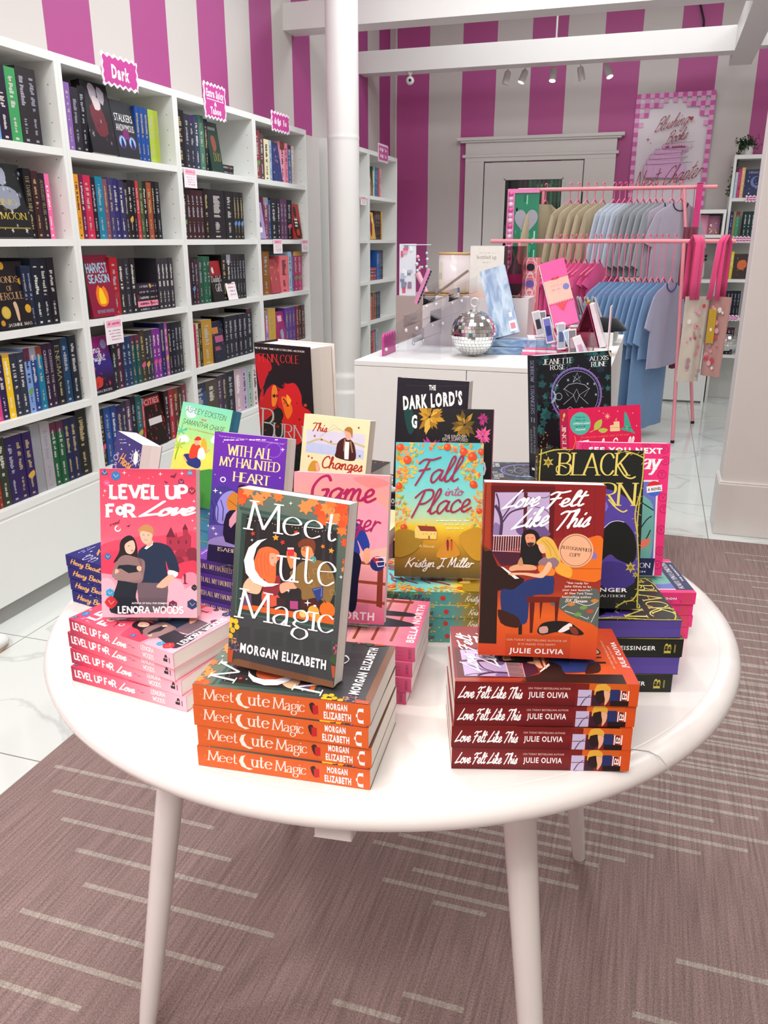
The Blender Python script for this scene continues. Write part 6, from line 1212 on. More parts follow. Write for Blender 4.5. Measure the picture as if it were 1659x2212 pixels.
a.poly([(.3,.66),(.72,.65),(.5,.77)],'e8383c'); a.blob([(.3,.27),(.4,.25),(.48,.27),(.56,.25),(.66,.27),(.5,.285)],'d82a3c',2); q.build('cover',INK,k); q=MB(); q.box((-.004,.003,.003),(-.0005,.019,.282),'e8e4e8'); q.build('pages',PAGES['w'],k)
q=MB(); q.box((-.09,0,0),(.14,.12,.094),'f090b8'); o=q.build('pink_riser',clear('pink_tint_acrylic','f4b4cc',.2)); o.location=(-.40,3.66,CZ+.0005); tag(o,'small translucent pink riser under the hot pink planner','riser')
for i in range(3):
    q=MB(); q.box((0,0,0),(.15,.13,.012),'f27aa8'); q.box((.003,.003,.012),(.147,.127,.022),'f4ecf0'); o=q.build('memo_pad',INK); o.location=(-.52+.012*i,3.50,CZ+.001+.0235*i); o.rotation_euler=(0,0,.1*i); tag(o,'pink memo pad, %s of three beneath the card holders'%('lowest','middle','topmost')[i],'notepad','pink memo pads on the counter')
k=empty('desk_calendar','dark pink folded tent calendar on the counter','calendar',(-.35,3.84,CZ+.001))
q=MB(); 
for s in (-1,1): q.mesh_([(.06+s*.062,0,0),(.06,0,.19),(.06,.12,.19),(.06+s*.062,.12,0),(.06+s*.062+.003,0,0),(.063,0,.19),(.063,.12,.19),(.06+s*.062+.003,.12,0)],[(0,1,2,3),(7,6,5,4),(0,4,5,1),(3,2,6,7)],'c83a74')
q.mesh_([(.06-.058,.118,0),(.06,.118,.18),(.06+.058,.118,0)],[(0,1,2)],'7a1438'); q.build('tent_panels',INK,k)
q=MB(); q.mesh_([(.13,0,0),(.07,0,.188),(.07,.12,.188),(.13,.12,0),(.155,0,.005),(.088,0,.19),(.088,.12,.19),(.155,.12,.005)],[(0,1,2,3),(7,6,5,4),(0,4,5,1),(3,2,6,7),(1,5,6,2)],'f0ecf2'); q.build('page_block',INK,k)
q=MB()
for i in range(10): q.tube([(.06+.008*math.cos(t),.006+.012*i,.192+.008*math.sin(t)) for t in [kk*PI/4 for kk in range(9)]],.0012,'c8b060',5)
part(q.build('wire_binding',mat('brass','c8a850',.3,1),k),'brass wire binding')
for i in range(7):
    q=MB(); q.box((0,0,0),(.003,.09,.15),['8a8a94','6a6a74','a4a0ac'][i%3]); q.box((.003,0,0),(.0042,.09,.15),'d8d4dc'); o=q.build('card_sleeve',INK); o.location=(-.335+.018*i,4.12,CZ+.06); o.rotation_euler=(0,R(-22+3*(i%2)),0); tag(o,'grey clear-sleeved card, %s in the row behind the tent calendar'%ORD[i],'card','sleeved cards behind the tent calendar')
q=MB(); q.box((-.39,4.10,0),(-.16,4.24,.06),'e8e2e6'); o=q.build('card_tray',LAM); o.location=(0,0,CZ); tag(o,'low white tray holding the sleeved cards','tray')
q=MB(); q.loft([[( -.215+.10*math.cos(t)*s,4.02+.07*math.sin(t)*s,CZ+.062+z) for t in [kk*PI/8 for kk in range(16)]] for s,z in ((1,.0),(1.02,.006),(.8,.03),(.55,.055),(.1,.06))],'14161c'); o=q.build('black_cap',CLOTH); tag(o,'black cap lying behind the tent calendar','cap')
q=MB(); q.box((-.33,3.93,CZ),(-.17,4.06,CZ+.058),'e2dce0'); o=q.build('small_box',LAM); tag(o,'small white box under the black cap','box')
k=empty('greeting_card','magenta and white card standing at the right edge of the counter','card',(-.175,3.56,CZ+.001)); q=MB(); q.box((0,0,0),(.0035,.12,.20),'f2e8ee'); q.box((-.0008,.001,.001),(0,.119,.199),'e84a98'); q.box((-.0012,.01,.07),(-.0008,.1,.14),'f4b4d4'); q.build('folded_card',INK,k)
# clear card holders with bookmarks / cards
def holder(x,y,z,h_,cards,label,rz=0):
    r=empty('card_holder',label,'card holder',(x,y,z),rz,'clear card holders on the counter')
    q=MB(); q.box((0,0,0),(.055,.0018,h_*.7)); q.box((0,.03,0),(.055,.032,h_)); q.box((0,.0018,0),(.0018,.03,h_*.7)); q.box((.0532,.0018,0),(.055,.03,h_*.7)); q.box((0,0,0),(.055,.032,.0018)); q.build('clear_pocket',ACR,r)
    for i,(cc,c2,an) in enumerate(cards):
        q=MB(); q.box((0,0,0),(.032,.0015,.105),'f4f2f2'); q.box((.003,-.0004,.006),(.029,0,.099),cc); q.box((.007,-.0007,.03),(.025,-.0004,.07),c2)
        o=q.build('bookmark_card',INK); o.location=(x+.008+.01*i,y+.006+.008*i,z+.003); o.rotation_euler=(0,R(an),rz); tag(o,'%s card, %s in the clear holder %s'%(cname(cc),ORD[i],label.split('holder ')[-1]),'card','small cards in the clear holders')
ho=[(-.462,3.47,.0,[('c8c8d0','3a3a44',-16),('8a8a94','c8a8b8',-8)],'clear card holder nearest the blue notebooks'),(-.415,3.42,.0,[('7a7ac8','3a4a8a',-14),('e8806a','f0b8a0',-20)],'clear card holder holding a blue and an orange card'),(-.365,3.36,-.0,[('b8bcd0','5a6a94',-4),('2c2c34','8a8a94',-14)],'clear card holder in the middle of the group'),(-.315,3.33,-.0,[('8a8088','c8a8b4',-6),('a8d0ec','d8ecf8',-24)],'clear card holder holding a pale blue card'),(-.265,3.30,-.0,[('e8e4ec','d8a8c8',-22),('d8d8e4','5a5a6a',-28)],'clear card holder at the right end of the group')]
for i,(x,y,z,cs,lb) in enumerate(ho):
    zt=(.075,.055,.04,.02,.0)[i]
    q=MB(); 
    holder(x,y,CZ+.001+zt,.10,cs,lb,.2)
q=MB(); sp=[(ho[i][0]+.005,ho[i][1]+.004,(.075,.055,.04,.02)[i]) for i in range(4)]
k=empty('stepped_base','clear stepped base of four blocks under the card holders','display base',(sp[0][0],sp[0][1],CZ))
for x,y,zt in sp: q=MB(); q.box((x-sp[0][0],y-sp[0][1],.0005),(x-sp[0][0]+.045,y-sp[0][1]+.024,zt+.0005)); q.build('step_block',ACR,k)
# taupe box with sticker cards far left behind the counter
q=MB(); q.box((-1.46,4.75,0),(-1.19,5.15,1.05)); o=q.build('taupe_plinth',mat('taupe_paint','b09c98',.5)); tag(o,'taupe display plinth behind the left end of the counter','plinth')
k=empty('sticker_display','white grid display of cards and charms on the taupe plinth','display',(-1.452,4.79,1.0505)); q=MB(); q.box((0,0,0),(.10,.006,.29),'e4e6f0'); a=Art(q,(0,-.0003,.29),(1,0,0),(0,0,-1),.10,.29,d=.0003); g=random.Random(3)
for i in range(16): x=g.uniform(.02,.7); y=g.uniform(.02,.85); a.rect(x,y,x+g.uniform(.12,.3),y+g.uniform(.05,.12),g.choice(['e0a8b8','4a4448','b8c0d8','d86a8a','8a90a8','f4f4f6','6a6a74']))
q.build('grid_panel',INK,k)
q=MB(); g=random.Random(4)
for i in range(11): q.ball((.105+.075*g.random(),.0,.14+.13*g.random()),g.uniform(.006,.013),g.choice(['a8d4b0','e8a8a8','c8d8e8','e8b48a']),8)
q.tube([(.11,0,.13),(.17,0,.015)],[.018,.012],'e8b4c4',10); q.tube([(.02,0,.285),(.19,0,.285)],.003,'d8d8e0',6); part(q.build('charms',PLASTIC,k),'pastel charms and a pink tube')

# ---------------------------------------------------------------- clothing racks
def rack(name,label,y,z,x0,x1,px,feet,grp='pink clothing racks'):
    r=empty(name,label,'clothing rack',(x0,y,0),group=grp)
    q=MB(); q.tube([(0,0,z),(x1-x0,0,z)],.014,'f29aa4',14); q.build('rail',PINKM,r)
    for (xa,xb,yb) in feet:
        q=MB(); q.tube([(xa-x0,0,z-.012),(xb-x0,yb-y,.02)],.0125,'f29aa4',12); q.build('leg',PINKM,r)
        q=MB(); q.tube([(xb-x0,yb-y,.02),(xb-x0,yb-y,0)],.014,'17171a',10); part(q.build('foot_cap',BLACKM,r),'black foot cap')
    return r
rack('clothing_rack','nearer, lower pink clothing rack with blue garments',6.05,1.355,-1.157,.459,None,[(.14,.208,5.99),(-.95,-1.0,5.99)])
rack('clothing_rack','farther, taller pink clothing rack with sweatshirts',6.8,1.73,-1.098,.344,None,[(.118,.365,6.72),(-.905,-.93,6.85)])
def hanger_mb(e=0):
    q=MB(); q.tube([(.0,0,-.055-e),(0,0,-.03)]+[(.016*math.sin(t),0,.002+.016*math.cos(t)*1.0) for t in [math.pi-.3-k*PI/6 for k in range(9)]],.0038,'e8708f',6)
    q.tube([(0,0,-.05-e),(.05,0,-.10-e),(.19,0,-.155-e)],.005,'e8708f',6); q.tube([(0,0,-.05-e),(-.05,0,-.10-e),(-.19,0,-.155-e)],.005,'e8708f',6); q.tube([(-.19,0,-.155-e),(.19,0,-.155-e)],.004,'e8708f',6); return q
HG={}
def hanger(x,y,z,rz,label,grp,e=0):
    if e not in HG: o=HG[e]=hanger_mb(e).build('clothes_hanger',PINKP)
    else: o=HG[e].copy(); COL.objects.link(o)
    o.location=(x,y,z+.012); o.rotation_euler=(0,0,R(rz)); return tag(o,label,'hanger',grp)
def garment(kind,col,L,seed,sl=.24,neck='2a3a6a',wd=1.0,tk=1.0):
    """hanging garment: folded body tube with drooping sleeves"""
    g=random.Random(seed); q=MB(); n=36; ph=g.uniform(0,6)
    def ring(z,wx,dy,amp):
        out=[]
        for k in range(n):
            t=2*PI*k/n; x=wx*wd*math.cos(t); y=tk*dy*math.sin(t)+tk*amp*(math.sin(6*math.cos(t)*1.3+ph+z*4)+.5*math.sin(11*math.cos(t)+ph*2-z*3)); out.append((x,y,z+.01*amp*20*math.sin(3*t+ph)))
        return out
    R_=[ring(-.098,.075,.016,0),ring(-.115,.10,.022,.0),ring(-.145,.17,.026,.001),ring(-.175,.215,.03,.002),ring(-.24,.225,.034,.005)]
    for i in range(1,11): zz=-.24-(L-.24)*i/10; f_=min(1,(-zz-.24)/.5); R_.append(ring(zz,.225+.02*f_*(1.3 if kind=='dress' else 1),.034+.010*f_,.006+.011*f_))
    q.loft(R_,col,0,True,False)
    for s in (-1,1):
        S=[]
        for i in range(6):
            t=i/5; cx=s*(.195+.075*t)*wd; cz=-.20-sl*t; rx=.034+.02*t*(1-t)*2+.012*t; ry=tk*(.03+.008*math.sin(3*t+ph))
            S.append([(cx+rx*math.cos(a)-s*.01,ry*math.sin(a)+tk*.006*math.sin(4*a+ph),cz-.02*s*math.cos(a)*s) for a in [2*PI*k/14 for k in range(14)]])
        q.loft(S,col,0,True,False)
    if neck: q.tube([(.07*math.cos(a),-.02*tk-.004,-.10+(-.055*abs(math.sin(a)))) for a in [PI*k/10+PI for k in range(11)]],.004,neck,6)
    return q
def hang(name,label,grp,kind,col,L,x,y,z,rz,seed,**k):
    o=garment(kind,col,L,seed,**k).build(name,CLOTH); o.location=(x,y,z+.012); o.rotation_euler=(0,0,R(rz)); hanger(x,y,z,rz,'pink hanger carrying the %s'%label.split(', ')[0] if ', ' in label else 'pink hanger','pink hangers on the racks'); return tag(o,label,'sweatshirt' if 'sweat' in label else 't-shirt' if 't-shirt' in label else 'garment',grp)
PROTO={}
def hangset(name,lab,grp,kind,col,L,xs,y,z,rz,jit=2,nv=3,e=0,hl='pink hanger, %s from left among those of the %s',**k):
    g=random.Random(int(xs[0]*1000)); cat={'sweatshirt':'sweatshirt','t_shirt':'t-shirt','long_shirt':'shirt','dress':'dress','tank_top':'top'}[name]
    P_=[]
    for i,x in enumerate(xs):
        if i<nv: o=garment(kind,col,L,i*7+(5 if nv==1 else len(grp)),**k).build(name,CLOTH); P_.append(o)
        else: o=P_[i%nv].copy(); COL.objects.link(o)
        a=rz+g.uniform(-jit,jit)*.3; o.location=(x,y,z+.028-e); o.rotation_euler=(0,0,R(a)); tag(o,lab%ORD[i],cat,grp)
        hanger(x,y,z,a,hl%(ORD[i],grp.split(' on')[0]),'pink hangers of the '+grp,e)
ZR,ZF=1.744,1.369
hangset('sweatshirt','tan sweatshirt, %s from left among the tan ones on the tall rack','tan sweatshirts on the tall rack','tee','b8a98c',.60,[-.885,-.70,-.64,-.575,-.515,-.455],6.8,ZR,58,3,e=.05,neck=None,sl=.34,tk=.42)
hangset('sweatshirt','pale blue-grey sweatshirt, %s from left among the pale ones on the tall rack','pale blue-grey sweatshirts on the tall rack','tee','c2cbd8',.62,[-.375,-.335,-.295,-.255],6.8,ZR,58,0,1,e=.05,neck=None,sl=.36,tk=.34)
hangset('sweatshirt','grey sweatshirt, %s from left among the grey ones on the tall rack','grey sweatshirts on the tall rack','tee','9ea3aa',.62,[-.21,-.165,-.12,-.075,-.03],6.8,ZR,57,0,1,e=.05,neck=None,sl=.36,tk=.36)
hangset('t_shirt','lavender grey v-neck t-shirt, %s from left at the right end of the tall rack','lavender grey t-shirts on the tall rack','tee','b3acbc',.72,[.04,.10],6.8,ZR,42,0,1,e=.05,neck='2a2438',sl=.2,tk=.3)
hangset('tank_top','hot pink top, %s from left on the lower rack','hot pink tops on the lower rack','tee','ec4f9e',.44,[-.70,-.665,-.63,-.595,-.56,-.525,-.49],6.05,ZF,68,0,1,e=.09,neck=None,sl=.05,wd=.8,tk=.28)
hangset('tank_top','bright pink top, %s of two hanging apart on the lower rack','bright pink tops on the lower rack','tee','e0408e',.42,[-.435,-.40],6.05,ZF,68,0,1,e=.09,neck=None,sl=.05,wd=.7,tk=.28)
BX=[-.345+.038*i for i in range(11)]
hangset('long_shirt','blue shirt, %s from left on the lower rack','blue shirts on the lower rack','tee','7ea3cc',.60,BX[::2],6.05,ZF,60,0,1,e=.21,neck=None,sl=.30,tk=.29)
hangset('dress','long blue dress, %s from left among the blue garments of the lower rack','long blue dresses on the lower rack','dress','6f95c0',1.10,BX[1::2],6.05,ZF,60,0,1,e=.21,neck=None,sl=.30,tk=.29)
hangset('t_shirt','lilac t-shirt with dark neckline, %s one right of the blue garments','lilac t-shirts on the lower rack','tee','a9a8c4',.66,[.085],6.05,ZF,63,0,1,e=.21,neck='1c3a8a',sl=.2,tk=.29)
# maroon cloth hanging in shade behind the rack leg
q=MB(); q.loft([[(.14+.1*k/12,6.5+.02*math.sin(k*1.7),z) for k in range(13)]+[(.24-.1*k/12,6.53+.02*math.sin(k*1.7),z) for k in range(13)] for z in (.45,.8,1.2,1.45)],'8a4456'); q.tube([(.19,6.515,1.45),(.19,6.77,1.722)],.003,'8a4456',5)
tag(q.build('scarf',CLOTH),'dusty maroon cloth hanging between the two racks','scarf')
# tote bags
def tote(x,y,zt,w_,h_,rz,col,label,strapx,strapz,seed,tagc=None):
    r=empty('tote_bag',label,'tote bag',(x,y,zt-h_),rz,'canvas tote bags on the lower rack')
    q=MB(); n=10; A=[];
    for z,d in ((0,.012),(.05,.02),(h_*.5,.018),(h_,.008)):
        A.append([(w_*k/n*(1-.12*(1-z/h_)),-d*math.sin(PI*k/n)-.006*math.sin(k+seed),z) for k in range(n+1)]+[(w_*(1-k/n)*(1-.12*(1-z/h_)),d*math.sin(PI*k/n)+.004,z) for k in range(n+1)])
    q.loft(A,col,0,True,False); q.face(A[0],col)
    g=random.Random(seed)
    for i in range(20):
        u=g.uniform(.15,.8)*w_; z=g.uniform(.06,.9)*h_; s=g.uniform(.005,.016); cc=g.choice(['d8a0b0','c84050','e6ddd6','a88890','c87888','d8909c'])
        q.mesh_([(u+s*math.cos(t),-.0275,z+s*math.sin(t)*1.2) for t in [k*PI/4 for k in range(8)]],[tuple(range(8))],cc)
    q.build('canvas_body',CLOTH,r)
    for (sx,dx,dy) in strapx:
        s=MB(); top=strapz-(zt-h_); pth=[(sx,dy,h_-.02),(sx+dx*.5,dy,h_+.1),(sx+dx,dy,top-.03),(sx+dx,0,top+.018),(sx+dx,-dy,top-.03),(sx+dx*.4,-dy,h_+.1),(sx-.0,-dy,h_-.02)]
        v=[]
        for p in pth: v+=[(p[0]-.019,p[1],p[2]),(p[0]+.019,p[1],p[2])]
        s.mesh_(v,[(2*i,2*i+1,2*i+3,2*i+2) for i in range(len(pth)-1)],'e2487f',0,True); o=s.build('strap',CLOTH,r); sm=o.modifiers.new('thick','SOLIDIFY'); sm.thickness=.003
    if tagc: s=MB(); s.box((w_*.2,-.034,h_-.30),(w_*.2+.055,-.032,h_-.08),tagc); s.box((w_*.2+.02,-.0345,h_-.22),(w_*.2+.035,-.034,h_-.2),'efe6da'); part(s.build('hang_tag',INK,r),'mustard hang tag')
    return r
tote(.185,5.88,1.01,.17,.56,R(25),'c9bcae','cream printed canvas tote bag with pink straps, left one on the lower rack',[(.055,-.0,.035),(.02,-.0,.05)],1.374,3)
tote(.335,5.97,1.01,.16,.52,R(-35),'b98a84','dusty rose canvas tote bag with mustard tag, right one on the lower rack',[(.075,.0,.035),(.03,.03,.05)],1.374,5,'c09a34')
q=MB(); q.box((.205,6.76,1.16),(.245,6.763,1.755),'d8417f'); q.box((.205,6.837,1.16),(.245,6.84,1.755),'d8417f'); q.box((.205,6.76,1.752),(.245,6.84,1.756),'d8417f'); tag(q.build('strap_loop',CLOTH),'magenta fabric strap looped over the tall rack rail','strap')
# framed mirror with heart
k=empty('heart_frame','pink scalloped frame with grey heart standing at the left end of the racks','frame',(-1.15,6.62,0))
q=MB(); q.box((0,0,.02),(.055,.03,1.73),'f08cc0'); g=random.Random(6)
for i in range(44): q.ball((.0275,-.002,.04+.0385*i),.021,['f8b8dc','f06cb0','fcd4ea'][i%3],8)
q.box((.055,0,1.70),(.24,.025,1.73),'f08cc0'); q.box((.055,0,.02),(.24,.025,.05),'f08cc0'); q.build('scalloped_border',PLASTIC,k)
q=MB(); q.box((.055,.012,.05),(.24,.016,1.70),'1f8a66'); g=random.Random(7)
for i in range(26): x=g.uniform(.06,.22); z=g.uniform(1.2,1.68); q.box((x,.010,z),(x+.01,.012,z+g.uniform(.02,.08)),g.choice(['2fae84','17704e','8ae0c0','c8f0e0']))
part(q.build('green_foil',PLASTIC,k),'shiny green foil backing')
q=MB(); P_=[(.148+.088*math.sin(t)**3,.008,1.50+.0065*(13*math.cos(t)-5*math.cos(2*t)-2*math.cos(3*t)-math.cos(4*t))*1.05) for t in [2*PI*i/40 for i in range(40)]]
q.face(P_,'a9a9b4'); q.face([(x,.0078+.001,z) for x,y,z in P_][::-1],'a9a9b4'); part(q.build('heart',INK,k),'grey heart')

# ---------------------------------------------------------------- right end of the far wall
RM=frame_m((.495,7.7,0),(1,0,0))
bookcase(RM,.80,'tall white bookcase at the right end of the far wall, half hidden by the pillar',[.42,.735,1.05,1.365,1.69],plinth=None,holes=False,group='white shelving on the far wall')
UN=['x','right-hand shelving']
def fr(z,toks,row): shelf_fill(RM,.025,z,toks,'bookcase behind the square pillar',row)
moon=fc('232a58',[('c',.6,.45,.3,'6a7ab0'),('c',.68,.42,.24,'232a58'),('t','DRACO',.2,.85,.08,.15,'c8ccdc','nib'),('s',4,12,['8a9ac8','d8d8e8'],.2,.9)])
glowb=fc('3a2c28',[('b',[(.3,.3),(.7,.25),(.8,.5),(.5,.65),(.25,.55)],'d8683c'),('s',4,12,['c89a4a','5a4a3a'],.1,.9)])
fr(1.69,['b8d0e8/22^21','c83a74/24^20','e8b87a/26^21',('face',.15,.215,.03,'232a58',moon,'dark blue book with crescent moon face out, bookcase behind the square pillar',0),'2c3c5c/26^20*3'],'top')
fr(1.365,['2c2a70/24^20','9a8a4a/20^20','2a9a6a/28^20',('gap',.03),'1c3a3c/30^20*3'],'second')
fr(1.05,['34344a/26^20','1c1a28/18^20','e0d02a/24^20',('face',.13,.20,.03,'3a2c28',glowb,'dark book with glowing orange figure face out, bookcase behind the square pillar',0)],'third')
fr(.735,['d8848a/26^20','1c2230/26^20*5'],'fourth'); fr(.42,['1a1c24/30^21*4','3a2c40/26^21'],'bottom')
for z,u in ((1.345,.06),(1.66,.12),(.71,.02)): sign(RM,u,z,.17,.045,[('-',.4,.6,.1,.9)],'narrow pink scalloped shelf strip %s on the bookcase behind the square pillar'%{1.345:'second from top',1.66:'topmost',.71:'lowest'}[z],'shelf_strip','shelf strip',6)
LM=frame_m((-.32,7.62,0),(1,0,0))
bookcase(LM,.80,'lower white shelving unit behind the racks with pink bags on it',[.50,1.045,1.405],d=.34,top=1.60,plinth=(.02,.50),holes=False,group='white shelving on the far wall')
# open-topped look: side posts only are seen; pouches on it
def pouch(u,z,w_,h_,col,label,seed,grp='printed pouches on the low shelving'):
    q=MB(); g=random.Random(seed); q.loft([[(w_*(.5+.5*math.cos(t)*(1 if abs(math.cos(t))>.7 else 1)),.05*math.sin(t)*s,zz) for t in [2*PI*k/20 for k in range(20)]] for s,zz in ((.7,0),(1,.02),(1,h_*.7),(.5,h_))],col)
    for i in range(9): x=g.uniform(.2,.75)*w_; zz=g.uniform(.1,.75)*h_; s=g.uniform(.005,.011); q.mesh_([(x+s*math.cos(t),-.052,zz+s*math.sin(t)) for t in [k*PI/3 for k in range(6)]],[tuple(range(6))],g.choice(['e8506a','f8e8f0','e8b060','d83a50']))
    o=q.build('pouch',CLOTH); o.matrix_world=LM@Matrix.Translation((u,.12,z+.0005)); return tag(o,label,'pouch',grp)
pouch(.52,1.405,.16,.155,'f0a0c0','light pink printed pouch on the low shelving, left of the mauve one',3); pouch(.67,1.405,.10,.15,'b07a94','mauve pouch beside the light pink one on the low shelving',4)
for i in range(4):
    q=MB(); q.box((0,0,0),(.014,.10,.18),'e874a4'); q.box((.0141,.002,.002),(.02,.098,.178),'f6ecf0'); o=q.build('slim_journal',INK); o.matrix_world=LM@Matrix.Translation((.40+.027*i,.04,1.4062)); tag(o,'slim pink journal, %s from left on the low shelving'%ORD[i],'journal','slim pink journals on the low shelving')
q=MB(); q.loft([[(.045*math.cos(t)*s,.03*math.sin(t)*s,zz) for t in [2*PI*k/16 for k in range(16)]] for s,zz in ((.6,0),(1,.02),(1.05,.08),(.95,.13),(.8,.14))],'c82a8c'); o=q.build('magenta_cap',CLOTH); o.matrix_world=LM@Matrix.Translation((.49,.15,1.046)); o.scale=(1.6,1.6,1.6); tag(o,'magenta cap on the middle shelf behind the tote straps','cap')
q=MB(); g=random.Random(9); q.loft([[(.05*math.cos(t)*s,.04*math.sin(t)*s,zz) for t in [2*PI*k/16 for k in range(16)]] for s,zz in ((.8,0),(1,.03),(.9,.15),(.4,.22))],'e8e0dc')
for i in range(16): t=g.uniform(PI,2*PI); q.ball((.052*math.cos(t),.042*math.sin(t),g.uniform(.02,.2)),.012,g.choice(['2c2a2c','c84a5a','8a8a8a']),6)
o=q.build('plush_bag',CLOTH); o.matrix_world=LM@Matrix.Translation((.64,.15,1.046)); tag(o,'white printed drawstring bag on the middle shelf of the low shelving','bag')
disco((.62,7.80,.4215),.10,'large glass-like silver ball on the bottom shelf behind the square pillar',14)
# trailing plant
k=empty('potted_plant','small white pot with a trailing green plant on top of the right bookcase','plant',(.60,7.80,2.0155)); q=MB(); q.lathe([(.028,0),(.034,.01),(.036,.075),(.033,.08),(.03,.07)],(0,0,0),20); q.build('pot',mat('white_ceramic','e6e6e4',.3),k)
q=MB(); g=random.Random(10)
for i in range(620):
    if i<300: p=Vector((g.gauss(-.02,.04),g.gauss(-.03,.025),.075+g.gauss(.02,.022)))
    else:
        t=g.random(); p=Vector((-.04-.075*t+g.gauss(0,.01),-.02-.02*t+g.gauss(0,.012),.10-.04*t-.36*t*t+g.gauss(0,.01)))
    a_=Vector((g.uniform(-1,1),g.uniform(-1,1),g.uniform(-1,.3))).normalized()*.014; b_=a_.cross(Vector((g.uniform(-1,1),g.uniform(-1,1),1))).normalized()*.006; q.face([p-a_,p+b_,p+a_,p-b_],g.choice(['2c4a2c','1c3820','3f6238','24422a']))
part(q.build('foliage',PLASTIC,k),'dense trailing leaves')

# ---------------------------------------------------------------- wall poster
W_,H_=.63,.99
k=empty('wall_poster','translucent gingham poster with stacked books and red script on the striped wall','poster',(-.322,7.985,1.545))
pm,nt,b=newmat('translucent_print'); a_=N(nt,'ShaderNodeAttribute',attribute_name='Col'); nt.links.new(a_.outputs['Color'],b.inputs['Base Color']); b.inputs['Roughness'].default_value=.35; b.inputs['Alpha'].default_value=.85
q=MB(); q.box((0,0,0),(W_,.002,H_),'f2eaf2'); q.build('sheet',pm,k)
q=MB(); a=Art(q,(0,-.0004,H_),(1,0,0),(0,0,-1),W_,H_,d=.0003)
a.setq([(0,0),(W_,0),(W_,H_),(0,H_)])
c_=W_/17
def inside(x,y):
    x/=W_; y/=H_
    if y>.93: return False
    return .085<x<.915 and (y>.34 or ((x-.5)/.415)**2+((y-.34)/.26)**2<1)
for i in range(17):
    for j in range(27):
        x=(i+.5)*c_; y=(j+.5)*c_
        if y>H_ or inside(x,y): continue
        if i%2==0 and j%2==0: cc='cf5fa8'
        elif i%2==0 or j%2==0: cc='e6a6d0'
        else: continue
        a.rect(i*c_,j*c_,(i+1)*c_,min(H_,(j+1)*c_),cc)
a.up()
rc='94303f'
a.text('Blushing',(.17,.30),(.43,.245),(.22,.19),rc,'script',.036); a.text('Books',(.27,.40),(.43,.36),(.31,.30),rc,'script',.036); a.blob([(.44,.20),(.45,.19),(.457,.2),(.465,.19),(.475,.2),(.457,.225)],'a8283a',2)
for x0,x1,y0,y1 in ((.25,.50,.40,.44),(.19,.46,.44,.48),(.15,.46,.48,.52),(.13,.46,.52,.56),(.11,.50,.56,.66)):
    a.poly([(x0,y0),(x0+.01,y1),(x1-.06,y1+.01),(x1-.05,y0+.01)],'dfb0da'); a.line([(x0+.01,y1),(x0-.005,(y0+y1)/2),(x0+.005,y0),(x1,y0-.015)],.004,'b0709c'); a.line([(x0,y1),(x1-.06,y1+.01),(x1,y1-.02)],.004,'b0709c')
    for kx in range(5): a.line([(x0+.03+kx*.05,y0+.003),(x0+.035+kx*.05,y1)],.003,'d8a4cc')
a.marks(.27,.43,.413,.018,rc,4); a.star((.125,.36),.02,'a8283a'); a.star((.15,.39),.009,'a8283a')
a.text('Next',(.05,.76),(.24,.72),(.07,.62),rc,'script',.03); a.text('Chapter',(.27,.73),(.57,.66),(.33,.58),rc,'script',.03)
a.text('COMING SOON',(.2,.885),(.5,.885),(.2,.86),rc,'sans'); q.build('print',INK,k)

# ---------------------------------------------------------------- ceiling track light, camera dome, cable, shoe
k=empty('track_light','white five-lamp track light hanging below the far beam','track light',(-1.34,7.3,2.675))
q=MB(); q.box((0,-.012,0),(.84,.012,.018)); q.build('track_bar',WPAINT,k); q=MB(); q.lathe([(.065,.018),(.07,.022),(.068,.045),(.03,.05)],(.40,0,0),28); q.tube([(.40,0,.05),(.40,0,.725)],.008); q.build('ceiling_mount',WPAINT,k)
EM=glow('lamp_glow','fff0d0',9); 
for i,(x,dx,dy,lit) in enumerate(((.03,-.02,-.01,False),(.17,-.035,-.02,True),(.395,-.005,-.03,True),(.60,.02,.02,False),(.80,.04,-.03,True))):
    d=Vector((dx,dy,-.095)).normalized(); p=Vector((x,0,-.035)); h=MB(); h.tube([(x,0,0),(x,0,-.035)],.004,'3a3a3c',8); h.tube([p-d*.012,p+d*.002,p+d*.085],[.018,.026,.027],'ffffff',20); o=h.build('lamp_head',WPAINT,k)
    e=MB(); e.tube([p+d*.0855,p+d*.088],.0235,'ffffff',20); e.build('lamp_lens',EM if lit else WPAINT,o)
    if lit:
        l=bpy.data.lights.new('track_lamp','SPOT'); l.energy=24; l.spot_size=R(80); l.shadow_soft_size=.03; l.color=(1,.95,.86); lo=bpy.data.objects.new('track_lamp',l); COL.objects.link(lo); P0=Vector((-1.34,7.3,2.675))+p+d*.1; lo.location=P0; lo.rotation_euler=d.to_track_quat('-Z','Y').to_euler()
k=empty('security_camera','small white security camera under the far beam','camera',(-2.05,7.03,2.64)); q=MB(); q.lathe([(.022,0),(.022,-.012),(.012,-.02),(.012,-.03)],(0,0,0),20); q.build('mount',WPAINT,k); q=MB(); q.ball((0,0,-.062),.033,'f0f0f0',20); o=q.build('housing',WPAINT,k); q=MB(); q.ball((.008,-.031,-.064),.012,'101014',12); part(q.build('lens',mat('black_glass','0c0c10',.1),k),'black lens')
q=MB(); q.tube([(.02,7.96,3.36),(.10,7.97,3.2),(.15,7.96,3.05),(.16,7.97,2.92),(.155,7.98,2.8)],.008,'17171a',8); tag(q.build('cable',BLACKM),'loose black cable running down the far wall near the ceiling','cable')
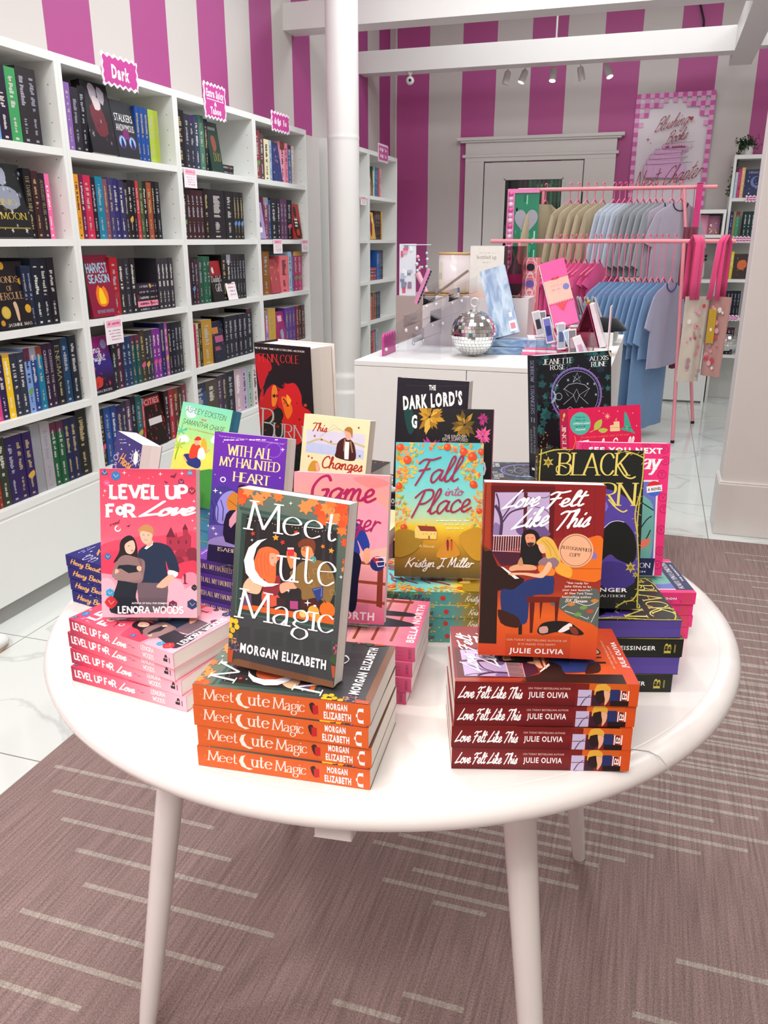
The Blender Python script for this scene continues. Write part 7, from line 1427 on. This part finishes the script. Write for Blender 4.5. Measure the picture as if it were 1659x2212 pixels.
# sneaker at the left edge of view
k=empty('sneaker','white sneaker whose toe shows at the left edge by the leftmost bookcase','shoe',(-2.092,1.795,0),R(88))
def sr(x,w_,z0,h_): return [(x,w_*math.cos(t),z0+(h_ if math.sin(t)>0 else 0)*abs(math.sin(t))**.7) for t in [2*PI*i/20 for i in range(20)]]
q=MB(); q.loft([sr(x,w_,.022,h_) for x,w_,h_ in ((.0,.018,.05),(.012,.032,.075),(.06,.036,.085),(.11,.04,.08),(.15,.044,.06),(.2,.048,.042),(.245,.042,.032),(.268,.028,.02),(.276,.008,.008))],'eeeeec'); q.build('upper',CLOTH,k)
q=MB()
q.loft([[(.138+.146*math.sin(t),(.046 if math.sin(t)>0 else .036)*math.cos(t)*(1-.15*math.sin(t)**2),z) for t in [2*PI*i/28 for i in range(28)]] for z in (.0005,.004,.022,.026)],'c9a48c'); part(q.build('sole',PLASTIC,k),'tan rubber sole')
q=MB()
for i in range(5): q.tube([(.11+.018*i,-.026,.10-.010*i),(.11+.018*i,0,.107-.011*i),(.11+.018*i,.026,.10-.010*i)],.003,'f8f8f8',6)
part(q.build('laces',PLASTIC,k),'white laces')

# ---------------------------------------------------------------- the farthest shelf books beyond the 300 that show largest become one object
bs=[o for o in COL.objects if o.parent is None and o.get('category')=='book']
bpy.context.view_layer.update()
bs.sort(key=lambda o:(o.matrix_world.translation-cam.location).length)
rest=[o for o in bs[300:] if o.matrix_world.translation.y>4.4]
if rest:
    mb=MB(); pm=[INK]+list(PAGES.values()); kill=[]
    for o in rest:
        for c in o.children:
            me=c.data; W=o.matrix_world@c.matrix_basis; b=len(mb.v); mb.v+=[tuple(W@v.co) for v in me.vertices]; ca=me.color_attributes['Col'].data; mt=me.materials[0]; mi=pm.index(mt)
            for p in me.polygons:
                mb.f.append(tuple(b+i for i in p.vertices)); mb.c.append(tuple(ca[p.loop_start].color)[:3]); mb.m.append(mi); mb.sm.append(False)
            kill.append(c)
        kill.append(o)
    for o in kill: bpy.data.objects.remove(o)
    tag(mb.build('distant_books',pm),'rows of small upright books on the farthest white bookcases','books',None,'stuff')
